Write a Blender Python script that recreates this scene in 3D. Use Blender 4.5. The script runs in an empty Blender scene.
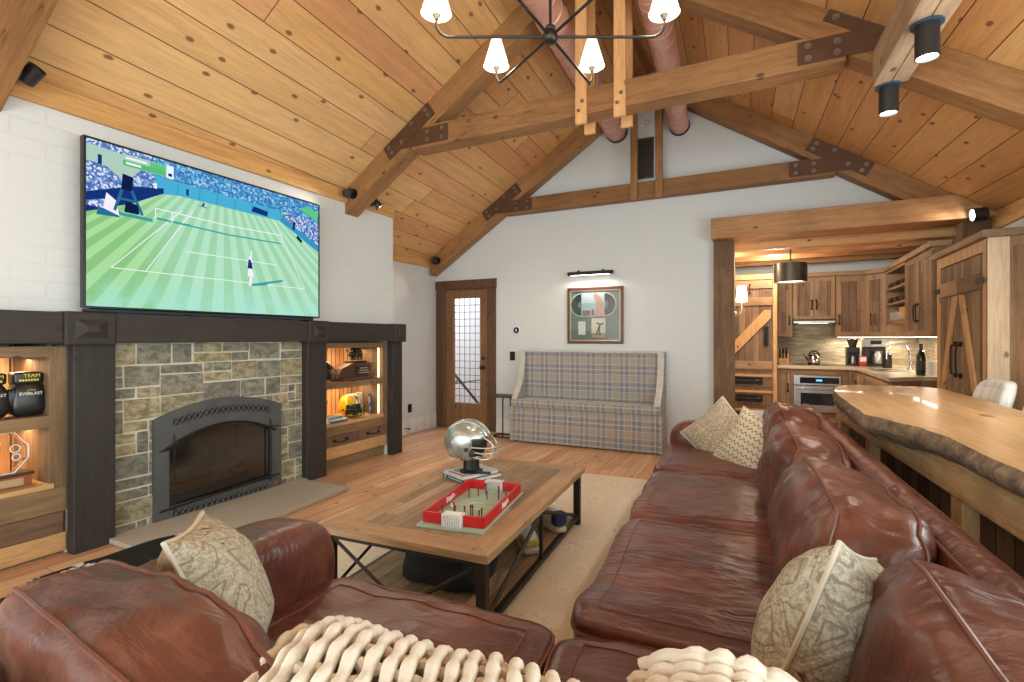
import bpy, bmesh, math, random
from mathutils import Vector, Matrix, Euler, noise as mnoise
random.seed(7)
SC = bpy.context.scene
COL = SC.collection
PI = math.pi

# ------------------------------------------------------------------ colours
def lin(c):
    return c / 12.92 if c <= 0.04045 else ((c + 0.055) / 1.055) ** 2.4
def rgb(r, g, b):
    return (lin(r / 255), lin(g / 255), lin(b / 255), 1.0)

# ------------------------------------------------------------------ node helper
class NT:
    def __init__(s, name):
        s.mat = bpy.data.materials.new(name)
        s.mat.use_nodes = True
        s.t = s.mat.node_tree
        s.t.nodes.clear()
        s.out = s.t.nodes.new('ShaderNodeOutputMaterial')
    def node(s, typ, **props):
        n = s.t.nodes.new(typ)
        for k, v in props.items():
            setattr(n, k, v)
        return n
    def put(s, sock, v):
        if hasattr(v, 'is_output'):
            s.t.links.new(v, sock)
        elif v is not None:
            sock.default_value = v
    def m(s, op, a, b=None, c=None):
        n = s.node('ShaderNodeMath', operation=op)
        s.put(n.inputs[0], a)
        if b is not None: s.put(n.inputs[1], b)
        if c is not None: s.put(n.inputs[2], c)
        return n.outputs[0]
    def obj(s):
        return s.node('ShaderNodeTexCoord').outputs['Object']
    def uv(s):
        return s.node('ShaderNodeTexCoord').outputs['UV']
    def rnd(s):
        return s.node('ShaderNodeObjectInfo').outputs['Random']
    def sep(s, v):
        n = s.node('ShaderNodeSeparateXYZ'); s.put(n.inputs[0], v)
        return n.outputs
    def comb(s, x, y, z=0.0):
        n = s.node('ShaderNodeCombineXYZ')
        s.put(n.inputs[0], x); s.put(n.inputs[1], y); s.put(n.inputs[2], z)
        return n.outputs[0]
    def vm(s, op, a, b):
        n = s.node('ShaderNodeVectorMath', operation=op)
        s.put(n.inputs[0], a); s.put(n.inputs[1], b)
        return n.outputs[0]
    def noise(s, v, scale=5, detail=3, rough=.5, dist=0.0):
        n = s.node('ShaderNodeTexNoise')
        s.put(n.inputs['Vector'], v); n.inputs['Scale'].default_value = scale
        n.inputs['Detail'].default_value = detail; n.inputs['Roughness'].default_value = rough
        n.inputs['Distortion'].default_value = dist
        return n.outputs['Fac']
    def vor(s, v, scale=5, feature='F1', rand=1.0, out='Distance', dims='3D'):
        n = s.node('ShaderNodeTexVoronoi', feature=feature, voronoi_dimensions=dims)
        s.put(n.inputs['Vector'], v); n.inputs['Scale'].default_value = scale
        n.inputs['Randomness'].default_value = rand
        return n.outputs[out]
    def wn(s, v):
        n = s.node('ShaderNodeTexWhiteNoise', noise_dimensions='3D'); s.put(n.inputs['Vector'], v)
        return n.outputs
    def ramp(s, f, stops, const=False):
        n = s.node('ShaderNodeValToRGB')
        cr = n.color_ramp
        cr.interpolation = 'CONSTANT' if const else 'LINEAR'
        while len(cr.elements) < len(stops): cr.elements.new(0.5)
        for e, (p, c) in zip(cr.elements, stops):
            e.position = p; e.color = c if len(c) == 4 else (*c, 1)
        s.put(n.inputs[0], f)
        return n.outputs[0]
    def mix(s, f, a, b, blend='MIX'):
        n = s.node('ShaderNodeMix', data_type='RGBA', blend_type=blend)
        s.put(n.inputs[0], f); s.put(n.inputs[6], a); s.put(n.inputs[7], b)
        return n.outputs[2]
    def step(s, f, a, b):
        n = s.node('ShaderNodeMapRange'); n.interpolation_type = 'SMOOTHSTEP'
        s.put(n.inputs[0], f); n.inputs[1].default_value = a; n.inputs[2].default_value = b
        n.inputs[3].default_value = 0; n.inputs[4].default_value = 1
        return n.outputs[0]
    def bump(s, h, strength=.3, dist=.01, prev=None):
        n = s.node('ShaderNodeBump')
        n.inputs['Strength'].default_value = strength; n.inputs['Distance'].default_value = dist
        s.put(n.inputs['Height'], h)
        if prev is not None: s.put(n.inputs['Normal'], prev)
        return n.outputs[0]
    def bsdf(s, col, rough=.5, metal=0.0, normal=None, spec=.5, emis=None, estr=0, trans=0, sheen=0, coat=0, alpha=None):
        n = s.node('ShaderNodeBsdfPrincipled')
        s.put(n.inputs['Base Color'], col); s.put(n.inputs['Roughness'], rough)
        s.put(n.inputs['Metallic'], metal)
        n.inputs['Specular IOR Level'].default_value = spec
        if normal is not None: s.put(n.inputs['Normal'], normal)
        if emis is not None:
            s.put(n.inputs['Emission Color'], emis); s.put(n.inputs['Emission Strength'], estr)
        n.inputs['Transmission Weight'].default_value = trans
        n.inputs['Sheen Weight'].default_value = sheen
        n.inputs['Coat Weight'].default_value = coat
        if alpha is not None: s.put(n.inputs['Alpha'], alpha)
        s.t.links.new(n.outputs[0], s.out.inputs[0])
        return s.mat
    def emit(s, col, strength):
        n = s.node('ShaderNodeEmission'); s.put(n.inputs[0], col); s.put(n.inputs[1], strength)
        s.t.links.new(n.outputs[0], s.out.inputs[0])
        return s.mat

_plain = {}
def plain(col, rough=.5, metal=0.0, spec=.5, name='paint', grain=0.0, trans=0, coat=0):
    key = (col, rough, metal, spec, grain, trans, coat)
    if key not in _plain:
        t = NT(name)
        c = rgb(*col)
        v = t.noise(t.obj(), 9, 4, .6)
        d = tuple(x * .82 for x in c[:3]) + (1,)
        cc = t.mix(t.step(v, .3, .7), d, c)
        nrm = t.bump(t.noise(t.obj(), 140, 2), grain, .003) if grain else None
        _plain[key] = t.bsdf(cc, rough, metal, nrm, spec, trans=trans, coat=coat)
    return _plain[key]

def lamp_mat(col, strength, name='lamp glow'):
    t = NT(name)
    return t.emit(rgb(*col), strength)

def boards(name, pal, axes='xy', w=None, l=2.2, gap=.003, knots=.5, rough=.55, grain=1.0, bump=.25,
           saw=0.0, dark=(60, 35, 18), contrast=.5, spec=.4, vary=0.0, skew=0.0, kscale=3.0, coat=0, lift=1.27, sat=.88, crack=0.0):
    """Procedural timber. axes[0] runs along the grain, axes[1] across. w = plank width (None: one board)."""
    t = NT(name)
    o = t.sep(t.obj())
    ix = {'x': 0, 'y': 1, 'z': 2}
    L = o[ix[axes[0]]]; A = o[ix[axes[1]]]
    T = o[[i for i in range(3) if i not in (ix[axes[0]], ix[axes[1]])][0]]
    if skew: A = t.m('ADD', A, t.m('MULTIPLY', L, skew))
    orn = t.rnd()
    if w:
        r = t.m('DIVIDE', A, w); row = t.m('FLOOR', r); fr = t.m('SUBTRACT', r, row)
        rr = t.wn(t.comb(row, 3.7, 1.3))[0]
        s = t.m('DIVIDE', t.m('ADD', L, t.m('MULTIPLY', rr, l * 3)), l)
        col = t.m('FLOOR', s); fs = t.m('SUBTRACT', s, col)
        rn = t.wn(t.comb(row, col, t.m('MULTIPLY', orn, 17.0)))
        r1 = rn[0]; rc = t.sep(rn[1])
        e1 = t.m('MULTIPLY', t.m('MINIMUM', fr, t.m('SUBTRACT', 1.0, fr)), w)
        e2 = t.m('MULTIPLY', t.m('MINIMUM', fs, t.m('SUBTRACT', 1.0, fs)), l)
        gp = t.m('MULTIPLY', t.step(e1, gap * .4, gap), t.step(e2, gap * .4, gap))
        off = t.m('MULTIPLY', r1, 53.0)
    else:
        r1 = orn; rc = t.sep(t.wn(t.comb(orn, 2.0, 5.0))[1]); gp = None
        off = t.m('MULTIPLY', orn, 53.0)
    gv = t.comb(t.m('ADD', t.m('MULTIPLY', L, 1.1), off), t.m('ADD', t.m('MULTIPLY', A, 13.0), off),
                t.m('ADD', t.m('MULTIPLY', T, 13.0), off))
    kv = t.comb(t.m('ADD', t.m('MULTIPLY', L, .6), off), t.m('ADD', t.m('ADD', A, T), off), 0.0)
    kd = t.vor(kv, kscale * 1.6, dims='2D')
    krand = t.sep(t.vor(kv, kscale * 1.6, out='Color', dims='2D'))[0]
    kd = t.m('ADD', kd, t.m('MULTIPLY', t.m('SUBTRACT', t.noise(t.obj(), 40, 2), .5), .04))
    kmask = t.m('MULTIPLY', t.m('SUBTRACT', 1.0, t.step(kd, .045, .085)), t.m('LESS_THAN', krand, knots))
    n1 = t.noise(gv, 1.6 * grain, 5, .62, .7)
    n2 = t.noise(gv, 9 * grain, 3, .6, .3)
    n3 = t.noise(t.vm('MULTIPLY', gv, (1.0, 2.6, 2.6)), 5 * grain, 3, .6, .2)
    f = t.m('ADD', t.m('ADD', t.m('MULTIPLY', n1, .45), t.m('MULTIPLY', n2, .25)), t.m('MULTIPLY', n3, .3))
    pals = []
    for p in pal:
        q = [x * lift for x in rgb(*p)[:3]]; gr = .3 * q[0] + .55 * q[1] + .15 * q[2]
        pals.append(tuple(min(.86, gr + (x - gr) * sat) for x in q) + (1,))
    base = t.ramp(r1, [(i / max(1, len(pals) - 1), c) for i, c in enumerate(pals)]) if len(pals) > 1 else pals[0]
    hi = t.mix(1.0, base, (1.18, 1.16, 1.12, 1), 'MULTIPLY')
    lo = t.mix(1.0, base, (1 - contrast, 1 - contrast * 1.08, 1 - contrast * 1.15, 1), 'MULTIPLY')
    c = t.mix(t.step(f, .34, .66), lo, hi)
    if vary:
        big = t.noise(t.obj(), 2.3, 3, .6)
        c = t.mix(t.m('MULTIPLY', t.step(big, .42, .7), vary), c, rgb(*dark))
    c = t.mix(t.m('MULTIPLY', kmask, .8), c, rgb(*dark))
    h = t.m('MULTIPLY', f, .35)
    if crack:
        cn = t.noise(t.vm('MULTIPLY', gv, (.55, .5, .5)), 2.2, 2, .5, .25)
        ck = t.m('MULTIPLY', t.m('SUBTRACT', 1.0, t.step(t.m('ABSOLUTE', t.m('SUBTRACT', cn, .5)), .0, .012)), t.step(t.noise(t.obj(), 2.6, 2), .5, .62))
        c = t.mix(t.m('MULTIPLY', ck, crack), c, rgb(*dark)); h = t.m('SUBTRACT', h, t.m('MULTIPLY', ck, crack))
    if saw:
        sv = t.m('SINE', t.m('ADD', t.m('MULTIPLY', L, 330.0), t.m('MULTIPLY', t.noise(t.obj(), 5, 2), 26.0)))
        sv = t.m('MULTIPLY', sv, t.step(t.noise(t.obj(), 4, 2), .35, .6))
        c = t.mix(t.m('MULTIPLY', t.step(sv, .2, 1.0), saw), c, lo)
        h = t.m('ADD', h, t.m('MULTIPLY', sv, .25))
    if gp is not None:
        c = t.mix(gp, tuple(x * .45 for x in rgb(*dark)[:3]) + (1,), c)
        h = t.m('ADD', h, gp)
    return t.bsdf(c, rough, 0.0, t.bump(h, bump, .006), spec, coat=coat)

def boards_dark(*a, **k):
    return boards(*a, lift=1.0, sat=1.0, **k)

# ------------------------------------------------------------------ mesh builder
class MB:
    def __init__(s):
        s.v = []; s.f = []; s.mi = []; s.uvs = {}
    def _add(s, verts, faces, mat=0):
        b = len(s.v); s.v += [Vector(p) for p in verts]
        for f in faces:
            s.f.append([b + i for i in f]); s.mi.append(mat)
        return s
    def box(s, x0, x1, y0, y1, z0, z1, mat=0, M=None):
        vs = [Vector((x, y, z)) for z in (z0, z1) for y in (y0, y1) for x in (x0, x1)]
        if M is not None: vs = [M @ v for v in vs]
        return s._add(vs, [(0, 2, 3, 1), (4, 5, 7, 6), (0, 1, 5, 4), (2, 6, 7, 3), (0, 4, 6, 2), (1, 3, 7, 5)], mat)
    def cbox(s, c, d, M=None, mat=0):
        return s.box(c[0] - d[0] / 2, c[0] + d[0] / 2, c[1] - d[1] / 2, c[1] + d[1] / 2, c[2] - d[2] / 2, c[2] + d[2] / 2, mat, M)
    def prism(s, poly, axis, a, b, mat=0, M=None):
        """poly in the plane normal to axis; axis 'x': (y,z), 'y': (x,z), 'z': (x,y)."""
        def P(p, h):
            if axis == 'x': return Vector((h, p[0], p[1]))
            if axis == 'y': return Vector((p[0], h, p[1]))
            return Vector((p[0], p[1], h))
        n = len(poly)
        vs = [P(p, a) for p in poly] + [P(p, b) for p in poly]
        if M is not None: vs = [M @ v for v in vs]
        fs = [tuple(range(n))[::-1], tuple(range(n, 2 * n))]
        fs += [(i, (i + 1) % n, n + (i + 1) % n, n + i) for i in range(n)]
        return s._add(vs, fs, mat)
    def tube(s, pts, r, seg=8, mat=0, closed=False, caps=True, flat=1.0):
        pts = [Vector(p) for p in pts]
        n = len(pts)
        rs = r if isinstance(r, (list, tuple)) else [r] * n
        rings = []; up = None
        for i, p in enumerate(pts):
            if closed: d = pts[(i + 1) % n] - pts[i - 1]
            else: d = pts[min(i + 1, n - 1)] - pts[max(i - 1, 0)]
            d = d.normalized() if d.length > 1e-9 else Vector((0, 0, 1))
            if up is None:
                up = Vector((0, 0, 1)) if abs(d.z) < .9 else Vector((1, 0, 0))
            a = d.cross(up)
            if a.length < 1e-6: a = d.orthogonal()
            a.normalize(); bb = a.cross(d).normalized(); up = bb
            rings.append([p + (a * math.cos(2 * PI * k / seg) + bb * flat * math.sin(2 * PI * k / seg)) * rs[i] for k in range(seg)])
        vs = [v for rg in rings for v in rg]; fs = []
        for i in range(n if closed else n - 1):
            j = (i + 1) % n
            for k in range(seg):
                k2 = (k + 1) % seg
                fs.append((i * seg + k, i * seg + k2, j * seg + k2, j * seg + k))
        if caps and not closed:
            fs.append(tuple(range(seg))[::-1]); fs.append(tuple((n - 1) * seg + k for k in range(seg)))
        return s._add(vs, fs, mat)
    def lathe(s, prof, seg=20, c=(0, 0, 0), M=None, mat=0, a0=0, a1=2 * PI):
        full = abs(a1 - a0 - 2 * PI) < 1e-6
        na = seg if full else seg + 1
        vs = []
        for (r, z) in prof:
            for k in range(na):
                a = a0 + (a1 - a0) * k / seg
                v = Vector((r * math.cos(a), r * math.sin(a), z))
                if M is not None: v = M @ v
                vs.append(v + Vector(c))
        fs = []
        for i in range(len(prof) - 1):
            for k in range(seg):
                k2 = (k + 1) % na
                fs.append((i * na + k, i * na + k2, (i + 1) * na + k2, (i + 1) * na + k))
        return s._add(vs, fs, mat)
    def ball(s, c, r, seg=14, mat=0, M=None, rings=9):
        rr = r if isinstance(r, (tuple, list)) else (r, r, r)
        vs = []; fs = []
        for i in range(rings + 1):
            th = PI * i / rings
            for k in range(seg):
                a = 2 * PI * k / seg
                v = Vector((rr[0] * math.sin(th) * math.cos(a), rr[1] * math.sin(th) * math.sin(a), rr[2] * math.cos(th)))
                if M is not None: v = M @ v
                vs.append(v + Vector(c))
        for i in range(rings):
            for k in range(seg):
                k2 = (k + 1) % seg
                fs.append((i * seg + k, (i + 1) * seg + k, (i + 1) * seg + k2, i * seg + k2))
        return s._add(vs, fs, mat)
    def rbox(s, c, half, k=6.0, n=12, mat=0, M=None, fn=None):
        """Rounded (superquadric) box; fn(unit_pos, point) may displace each point."""
        vs = []; fs = []; idx = {}
        def vid(p):
            key = tuple(round(q * n) for q in p)
            if key not in idx:
                q = Vector(p)
                L = (abs(q.x) ** k + abs(q.y) ** k + abs(q.z) ** k) ** (1 / k)
                u = q / L
                w = Vector((u.x * half[0], u.y * half[1], u.z * half[2]))
                if fn: w = fn(u, w)
                if M is not None: w = M @ w
                idx[key] = len(vs); vs.append(w + Vector(c))
            return idx[key]
        for ax in range(3):
            for sg in (-1, 1):
                for i in range(n):
                    for j in range(n):
                        q = []
                        for (di, dj) in ((0, 0), (1, 0), (1, 1), (0, 1)):
                            p = [0, 0, 0]; p[ax] = sg
                            p[(ax + 1) % 3] = -1 + 2 * (i + di) / n; p[(ax + 2) % 3] = -1 + 2 * (j + dj) / n
                            q.append(vid(p))
                        fs.append(tuple(q) if sg > 0 else tuple(q[::-1]))
        return s._add(vs, fs, mat)
    def grid(s, fn, nu, nv, mat=0, flip=False):
        vs = [fn(i / nu, j / nv) for j in range(nv + 1) for i in range(nu + 1)]
        fs = []
        for j in range(nv):
            for i in range(nu):
                a = j * (nu + 1) + i
                q = (a, a + 1, a + nu + 2, a + nu + 1)
                fs.append(q[::-1] if flip else q)
        return s._add(vs, fs, mat)
    def build(s, name, mats, parent=None, smooth=False, bevel=0.0, subsurf=0, matrix=None, local=False, uv=None, seg=2):
        me = bpy.data.meshes.new(name)
        me.from_pydata([tuple(v) for v in s.v], [], s.f)
        if not isinstance(mats, (list, tuple)): mats = [mats]
        for m in mats: me.materials.append(m)
        for p, i in zip(me.polygons, s.mi): p.material_index = i
        ul = me.uv_layers.new(name='UVMap')
        for p in me.polygons:
            nx, ny, nz = abs(p.normal.x), abs(p.normal.y), abs(p.normal.z)
            for li in p.loop_indices:
                co = me.vertices[me.loops[li].vertex_index].co
                if uv: q = uv(co)
                elif nz >= nx and nz >= ny: q = (co.x, co.y)
                elif ny >= nx: q = (co.x, co.z)
                else: q = (co.y, co.z)
                ul.data[li].uv = q
        if smooth:
            me.polygons.foreach_set('use_smooth', [True] * len(me.polygons))
            try: me.set_sharp_from_angle(angle=math.radians(smooth if smooth is not True else 40))
            except Exception: pass
        me.update()
        o = bpy.data.objects.new(name, me)
        COL.objects.link(o)
        if matrix is not None: o.matrix_basis = matrix
        if parent is not None:
            o.parent = parent
            if not local and not parent.get('_loc'):
                o.matrix_parent_inverse = world_of(parent).inverted()
        if bevel:
            b = o.modifiers.new('bevel', 'BEVEL'); b.width = bevel; b.segments = seg
            b.limit_method = 'ANGLE'; b.angle_limit = math.radians(35)
        if subsurf:
            q = o.modifiers.new('sub', 'SUBSURF'); q.levels = subsurf; q.render_levels = subsurf
        return o

def pieces(name, mat, parent, boxes, bevel=0.0, local=False, matrix=None):
    for bx in boxes:
        MB().box(*bx).build(name, mat, parent, bevel=bevel, local=local, matrix=matrix)
def world_of(o):
    m = o.matrix_basis.copy()
    while o.parent:
        m = o.parent.matrix_basis @ o.matrix_parent_inverse @ m if False else (o.parent.matrix_basis @ (o.matrix_parent_inverse @ m))
        o = o.parent
    return m

def thing(name, label, cat, loc=(0, 0, 0), rz=0.0, group=None, local=False):
    o = bpy.data.objects.new(name, None)
    COL.objects.link(o)
    o.empty_display_size = .1
    o.matrix_basis = Matrix.Translation(loc) @ Matrix.Rotation(rz, 4, 'Z')
    o['label'] = label; o['category'] = cat; o['kind'] = 'thing'
    if group: o['group'] = group
    if local: o['_loc'] = 1
    return o
def tag(o, label, cat, group=None):
    o['label'] = label; o['category'] = cat; o['kind'] = 'thing'
    if group: o['group'] = group
    return o
def struct(o, label=None, cat=None):
    o['kind'] = 'structure'
    if label: o['label'] = label
    if cat: o['category'] = cat
    return o
def copy_tree(o, parent=None):
    c = o.copy(); COL.objects.link(c)
    if parent is not None: c.parent = parent
    for ch in list(o.children): copy_tree(ch, c)
    return c
def dup(o, loc, rz=0.0, label=None):
    c = copy_tree(o)
    c.matrix_basis = Matrix.Translation(loc) @ Matrix.Rotation(rz, 4, 'Z')
    if label: c['label'] = label
    return c
def frame(o, x, z):
    """matrix with local X along x, local Z near z"""
    x = Vector(x).normalized(); z = Vector(z)
    y = z.cross(x).normalized(); z = x.cross(y).normalized()
    m = Matrix((x, y, z)).transposed().to_4x4()
    m.translation = Vector(o)
    return m
def timber(name, p0, p1, w, h, mat, parent=None, up=(0, 0, 1), bevel=.006, rough=0.0):
    """Beam from p0 to p1 (centre line); local X along the beam, w across, h along 'up'."""
    p0 = Vector(p0); p1 = Vector(p1)
    L = (p1 - p0).length
    b = MB().box(0, L, -w / 2, w / 2, -h / 2, h / 2)
    return b.build(name, mat, parent, bevel=bevel, matrix=frame(p0, p1 - p0, up))
def text_mesh(name, body, size, mat, matrix, parent=None, extrude=.0008, shear=0.0, align='CENTER'):
    cu = bpy.data.curves.new(name, 'FONT')
    cu.body = body; cu.size = size; cu.extrude = extrude; cu.align_x = align; cu.align_y = 'CENTER'; cu.shear = shear
    cu.resolution_u = 2
    tmp = bpy.data.objects.new(name + '_t', cu); COL.objects.link(tmp)
    dg = bpy.context.evaluated_depsgraph_get()
    me = bpy.data.meshes.new_from_object(tmp.evaluated_get(dg))
    bpy.data.objects.remove(tmp)
    me.materials.clear(); me.materials.append(mat)
    o = bpy.data.objects.new(name, me); COL.objects.link(o)
    o.matrix_basis = matrix
    if parent is not None:
        o.parent = parent
        if not parent.get('_loc'): o.matrix_parent_inverse = world_of(parent).inverted()
    return o
def light(name, typ, loc, power, col=(255, 255, 255), size=.1, sy=None, target=None, spot=None, blend=.5, radius=None):
    l = bpy.data.lights.new(name, typ)
    l.energy = power; l.color = rgb(*col)[:3]
    if typ == 'AREA':
        l.size = size
        if sy: l.shape = 'RECTANGLE'; l.size_y = sy
    else: l.shadow_soft_size = radius or size
    if typ == 'SPOT':
        l.spot_size = math.radians(spot or 90); l.spot_blend = blend
    o = bpy.data.objects.new(name, l); COL.objects.link(o)
    o.location = loc
    if target is not None:
        o.rotation_euler = (Vector(target) - Vector(loc)).to_track_quat('-Z', 'Y').to_euler()
    return o

# ------------------------------------------------------------------ materials
M = {}
def make_mats():
    t = NT('white wall paint')
    M['wall'] = t.bsdf(t.mix(t.noise(t.obj(), 1.5, 2), rgb(212, 213, 213), rgb(217, 218, 218)), .75, 0, t.bump(t.noise(t.obj(), 90, 2), .06, .002), .3)
    # painted brick
    t = NT('white painted brick')
    o = t.sep(t.obj())
    zz = t.m('DIVIDE', o[2], .102); row = t.m('FLOOR', zz); fz = t.m('SUBTRACT', zz, row)
    ss = t.m('DIVIDE', t.m('ADD', o[1], t.m('MULTIPLY', t.m('MODULO', row, 2.0), .16)), .32); fy = t.m('FRACT', ss)
    wob = t.m('MULTIPLY', t.noise(t.obj(), 8, 3), .06)
    ez = t.m('MINIMUM', fz, t.m('SUBTRACT', 1.0, fz)); ey = t.m('MULTIPLY', t.m('MINIMUM', fy, t.m('SUBTRACT', 1.0, fy)), 3.1)
    br = t.step(t.m('ADD', t.m('MINIMUM', ez, ey), wob), .0, .16)
    soft = t.step(t.noise(t.obj(), 1.4, 3), .36, .62)
    hh = t.m('ADD', t.m('MULTIPLY', br, soft), t.m('MULTIPLY', t.noise(t.obj(), 14, 4), .5))
    M['brick'] = t.bsdf(t.mix(t.m('MULTIPLY', t.m('SUBTRACT', 1.0, br), soft), rgb(217, 218, 218), rgb(211, 212, 211)), .7, 0, t.bump(hh, .13, .01), .3)
    pinep = [(214, 166, 116), (222, 178, 128), (206, 154, 106), (228, 188, 140), (210, 156, 116), (218, 172, 122)]
    M['pine_left'] = boards('pine ceiling boards', pinep, 'xy', w=.235, l=4.6, gap=.0045, knots=.62, rough=.55, grain=.8, dark=(104, 60, 38), contrast=.16, lift=.9, sat=1.1, kscale=2.6, skew=-.055, bump=.2)
    M['pine_right'] = boards('pine ceiling boards right', pinep, 'xy', w=.235, l=4.6, gap=.0045, knots=.62, rough=.55, grain=.8, dark=(104, 60, 38), contrast=.16, lift=.9, sat=1.1, kscale=2.6, skew=-.055, bump=.2)
    M['pine_trim'] = boards('pine trim', [(212, 164, 108)], 'yz', lift=.95, sat=1.05, knots=.3, dark=(96, 54, 30), contrast=.24, kscale=3)
    M['beam'] = boards('brown stained timber', [(168, 122, 80), (156, 112, 74), (174, 130, 88)], 'xy', knots=.5, rough=.6, dark=(78, 46, 28), contrast=.34, lift=.88, sat=1.06, crack=.8, kscale=2.6, vary=.2)
    M['beam_front'] = boards('golden timber', [(208, 154, 96)], 'xy', knots=.3, rough=.55, dark=(110, 62, 30), contrast=.25, kscale=3)
    M['beam_gray'] = boards('greyish timber', [(176, 146, 116), (168, 138, 108)], 'xy', knots=.3, rough=.65, dark=(84, 58, 38), contrast=.34, saw=.2, kscale=2.6, vary=.25)  # paler, greyer tone than the brown beams
    M['sawn'] = boards('rough sawn timber', [(176, 128, 80)], 'xy', knots=.3, rough=.7, dark=(90, 56, 30), contrast=.35, saw=.45, vary=.25)
    M['post'] = boards('aged brown timber', [(120, 88, 60)], 'xy', knots=.3, rough=.7, dark=(58, 40, 26), contrast=.45, saw=.3, vary=.4)
    M['floor'] = boards('wide plank floor', [(206, 162, 122), (190, 140, 104), (214, 174, 134), (184, 130, 98), (206, 166, 126), (198, 150, 116)], 'yx', w=.135, l=1.9, gap=.0025, knots=.25, rough=.38, grain=.9, dark=(88, 52, 32), contrast=.33, kscale=3, spec=.4)
    M['mantel'] = boards_dark('near black stained timber', [(56, 50, 48), (50, 45, 43)], 'xy', knots=.3, rough=.6, dark=(30, 25, 23), contrast=.4, kscale=3)
    M['mantelz'] = boards_dark('near black stained post', [(56, 50, 48), (50, 45, 43)], 'zy', knots=.3, rough=.6, dark=(30, 25, 23), contrast=.4, kscale=3)
    cabp = [(182, 144, 102), (166, 128, 88), (190, 154, 112)]
    for ax in ('zx', 'zy', 'xz', 'yz', 'xy', 'yx'):
        M['cab_' + ax] = boards('reclaimed cabinet timber ' + ax, cabp[:3], ax, knots=.3, rough=.62, dark=(92, 64, 42), contrast=.34, kscale=3, vary=.3, lift=.84, sat=.82)
        M['plk_' + ax] = boards('reclaimed planks ' + ax, [(160, 124, 86), (132, 102, 74), (178, 142, 102), (120, 96, 76), (168, 130, 94)], ax, w=.085, l=3, gap=.003, knots=.35, rough=.65, lift=.86, sat=.8, dark=(70, 52, 38), contrast=.38, kscale=3, vary=.35)
        M['gold_' + ax] = boards('honey timber ' + ax, [(198, 156, 104)], ax, knots=.3, rough=.6, dark=(96, 60, 32), contrast=.32, lift=1.05, sat=.95, kscale=3)
    for ax in ('zy', 'yz'): M['dk_' + ax] = boards('grey brown shelf timber ' + ax, [(146, 118, 84), (134, 106, 76)], ax, knots=.35, rough=.65, dark=(70, 50, 34), contrast=.36, lift=1.0, sat=.95, vary=.25)
    M['drawer_dark'] = boards('dark drawer timber', [(104, 78, 58), (112, 86, 62)], 'yz', knots=.3, rough=.65, dark=(52, 36, 26), contrast=.4, vary=.2)
    M['ribs'] = boards('ribbed back boards', [(196, 146, 92), (166, 118, 70), (208, 160, 108)], 'zy', w=.06, l=3, gap=.006, knots=.2, rough=.6, dark=(80, 48, 26), contrast=.35)
    M['table'] = boards('reclaimed table planks', [(186, 152, 110), (154, 124, 92), (200, 166, 122), (140, 112, 84), (176, 146, 110)], 'yx', w=.085, lift=.92, sat=.85, l=.62, gap=.0018, knots=.25, rough=.6, dark=(92, 68, 46), contrast=.32, vary=.25, kscale=5)
    M['table_x'] = boards('table end board', [(180, 142, 100)], 'xy', lift=.95, knots=.3, rough=.6, dark=(92, 68, 46), contrast=.34, vary=.2, kscale=5)
    M['table_y'] = boards('table side board', [(184, 146, 102)], 'yx', lift=.95, knots=.3, rough=.6, dark=(92, 68, 46), contrast=.34, vary=.2, kscale=5)
    M['slab'] = boards('polished slab', [(188, 148, 102)], 'yx', knots=.16, rough=.3, lift=1.05, sat=.92, crack=.7, dark=(112, 78, 48), contrast=.34, grain=.5, spec=.5, vary=.12, kscale=1.4, bump=.04, coat=.15)
    t = NT('live edge bark')
    n = t.noise(t.obj(), 16, 6, .68, .7)
    M['bark'] = t.bsdf(t.ramp(n, [(.28, rgb(72, 60, 50)), (.5, rgb(122, 104, 86)), (.72, rgb(158, 134, 108))]), .8, 0, t.bump(n, .7, .02), .3)
    M['iron'] = plain((44, 40, 38), .45, .6, name='blackened iron', grain=.1)
    M['black'] = plain((22, 22, 23), .5, 0, name='black paint')
    M['darkmetal'] = plain((64, 60, 58), .4, .8, name='dark bronze metal')
    M['rust'] = plain((100, 68, 48), .55, .35, name='rusty steel plate', grain=.15)
    M['steel'] = plain((186, 186, 184), .3, .95, name='stainless steel')
    M['chrome'] = plain((220, 220, 222), .12, 1.0, name='chrome')
    M['white'] = plain((236, 236, 234), .5, name='white plastic')
    M['trimwhite'] = plain((232, 232, 230), .45, name='white trim paint')
    M['red'] = plain((196, 30, 32), .4, name='red lacquer')
    # leather
    def leather(name, a, b, c):
        t = NT(name)
        n = t.noise(t.obj(), 3.2, 5, .6, .3); n2 = t.noise(t.obj(), 11, 4, .6, .5)
        col = t.ramp(t.m('ADD', t.m('MULTIPLY', n, .7), t.m('MULTIPLY', n2, .3)), [(.3, rgb(*a)), (.5, rgb(*b)), (.72, rgb(*c))])
        cr = t.vor(t.obj(), 260)
        h = t.m('ADD', t.m('MULTIPLY', n2, .6), t.m('MULTIPLY', cr, .08))
        wr = t.noise(t.obj(), 9, 4, .55, 2.2)
        rg = t.m('ABSOLUTE', t.m('SUBTRACT', wr, .5))
        h = t.m('ADD', t.m('MULTIPLY', h, .5), t.m('MULTIPLY', rg, .5))
        fold = t.noise(t.vm('MULTIPLY', t.obj(), (3.2, 9.0, 4.0)), 1.6, 3, .5, .9)
        h = t.m('ADD', h, t.m('MULTIPLY', fold, 2.2))
        return t.bsdf(col, t.m('ADD', .22, t.m('MULTIPLY', n, .22)), 0, t.bump(h, .28, .02), .5)
    M['leather'] = leather('oxblood brown leather', (58, 30, 25), (93, 50, 39), (128, 77, 59))
    M['piping'] = plain((104, 58, 44), .4, name='leather piping')
    M['leather_dark'] = plain((88, 44, 36), .36, name='leather base')
    # plaid
    t = NT('plaid wool')
    u = t.sep(t.uv())
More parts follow.
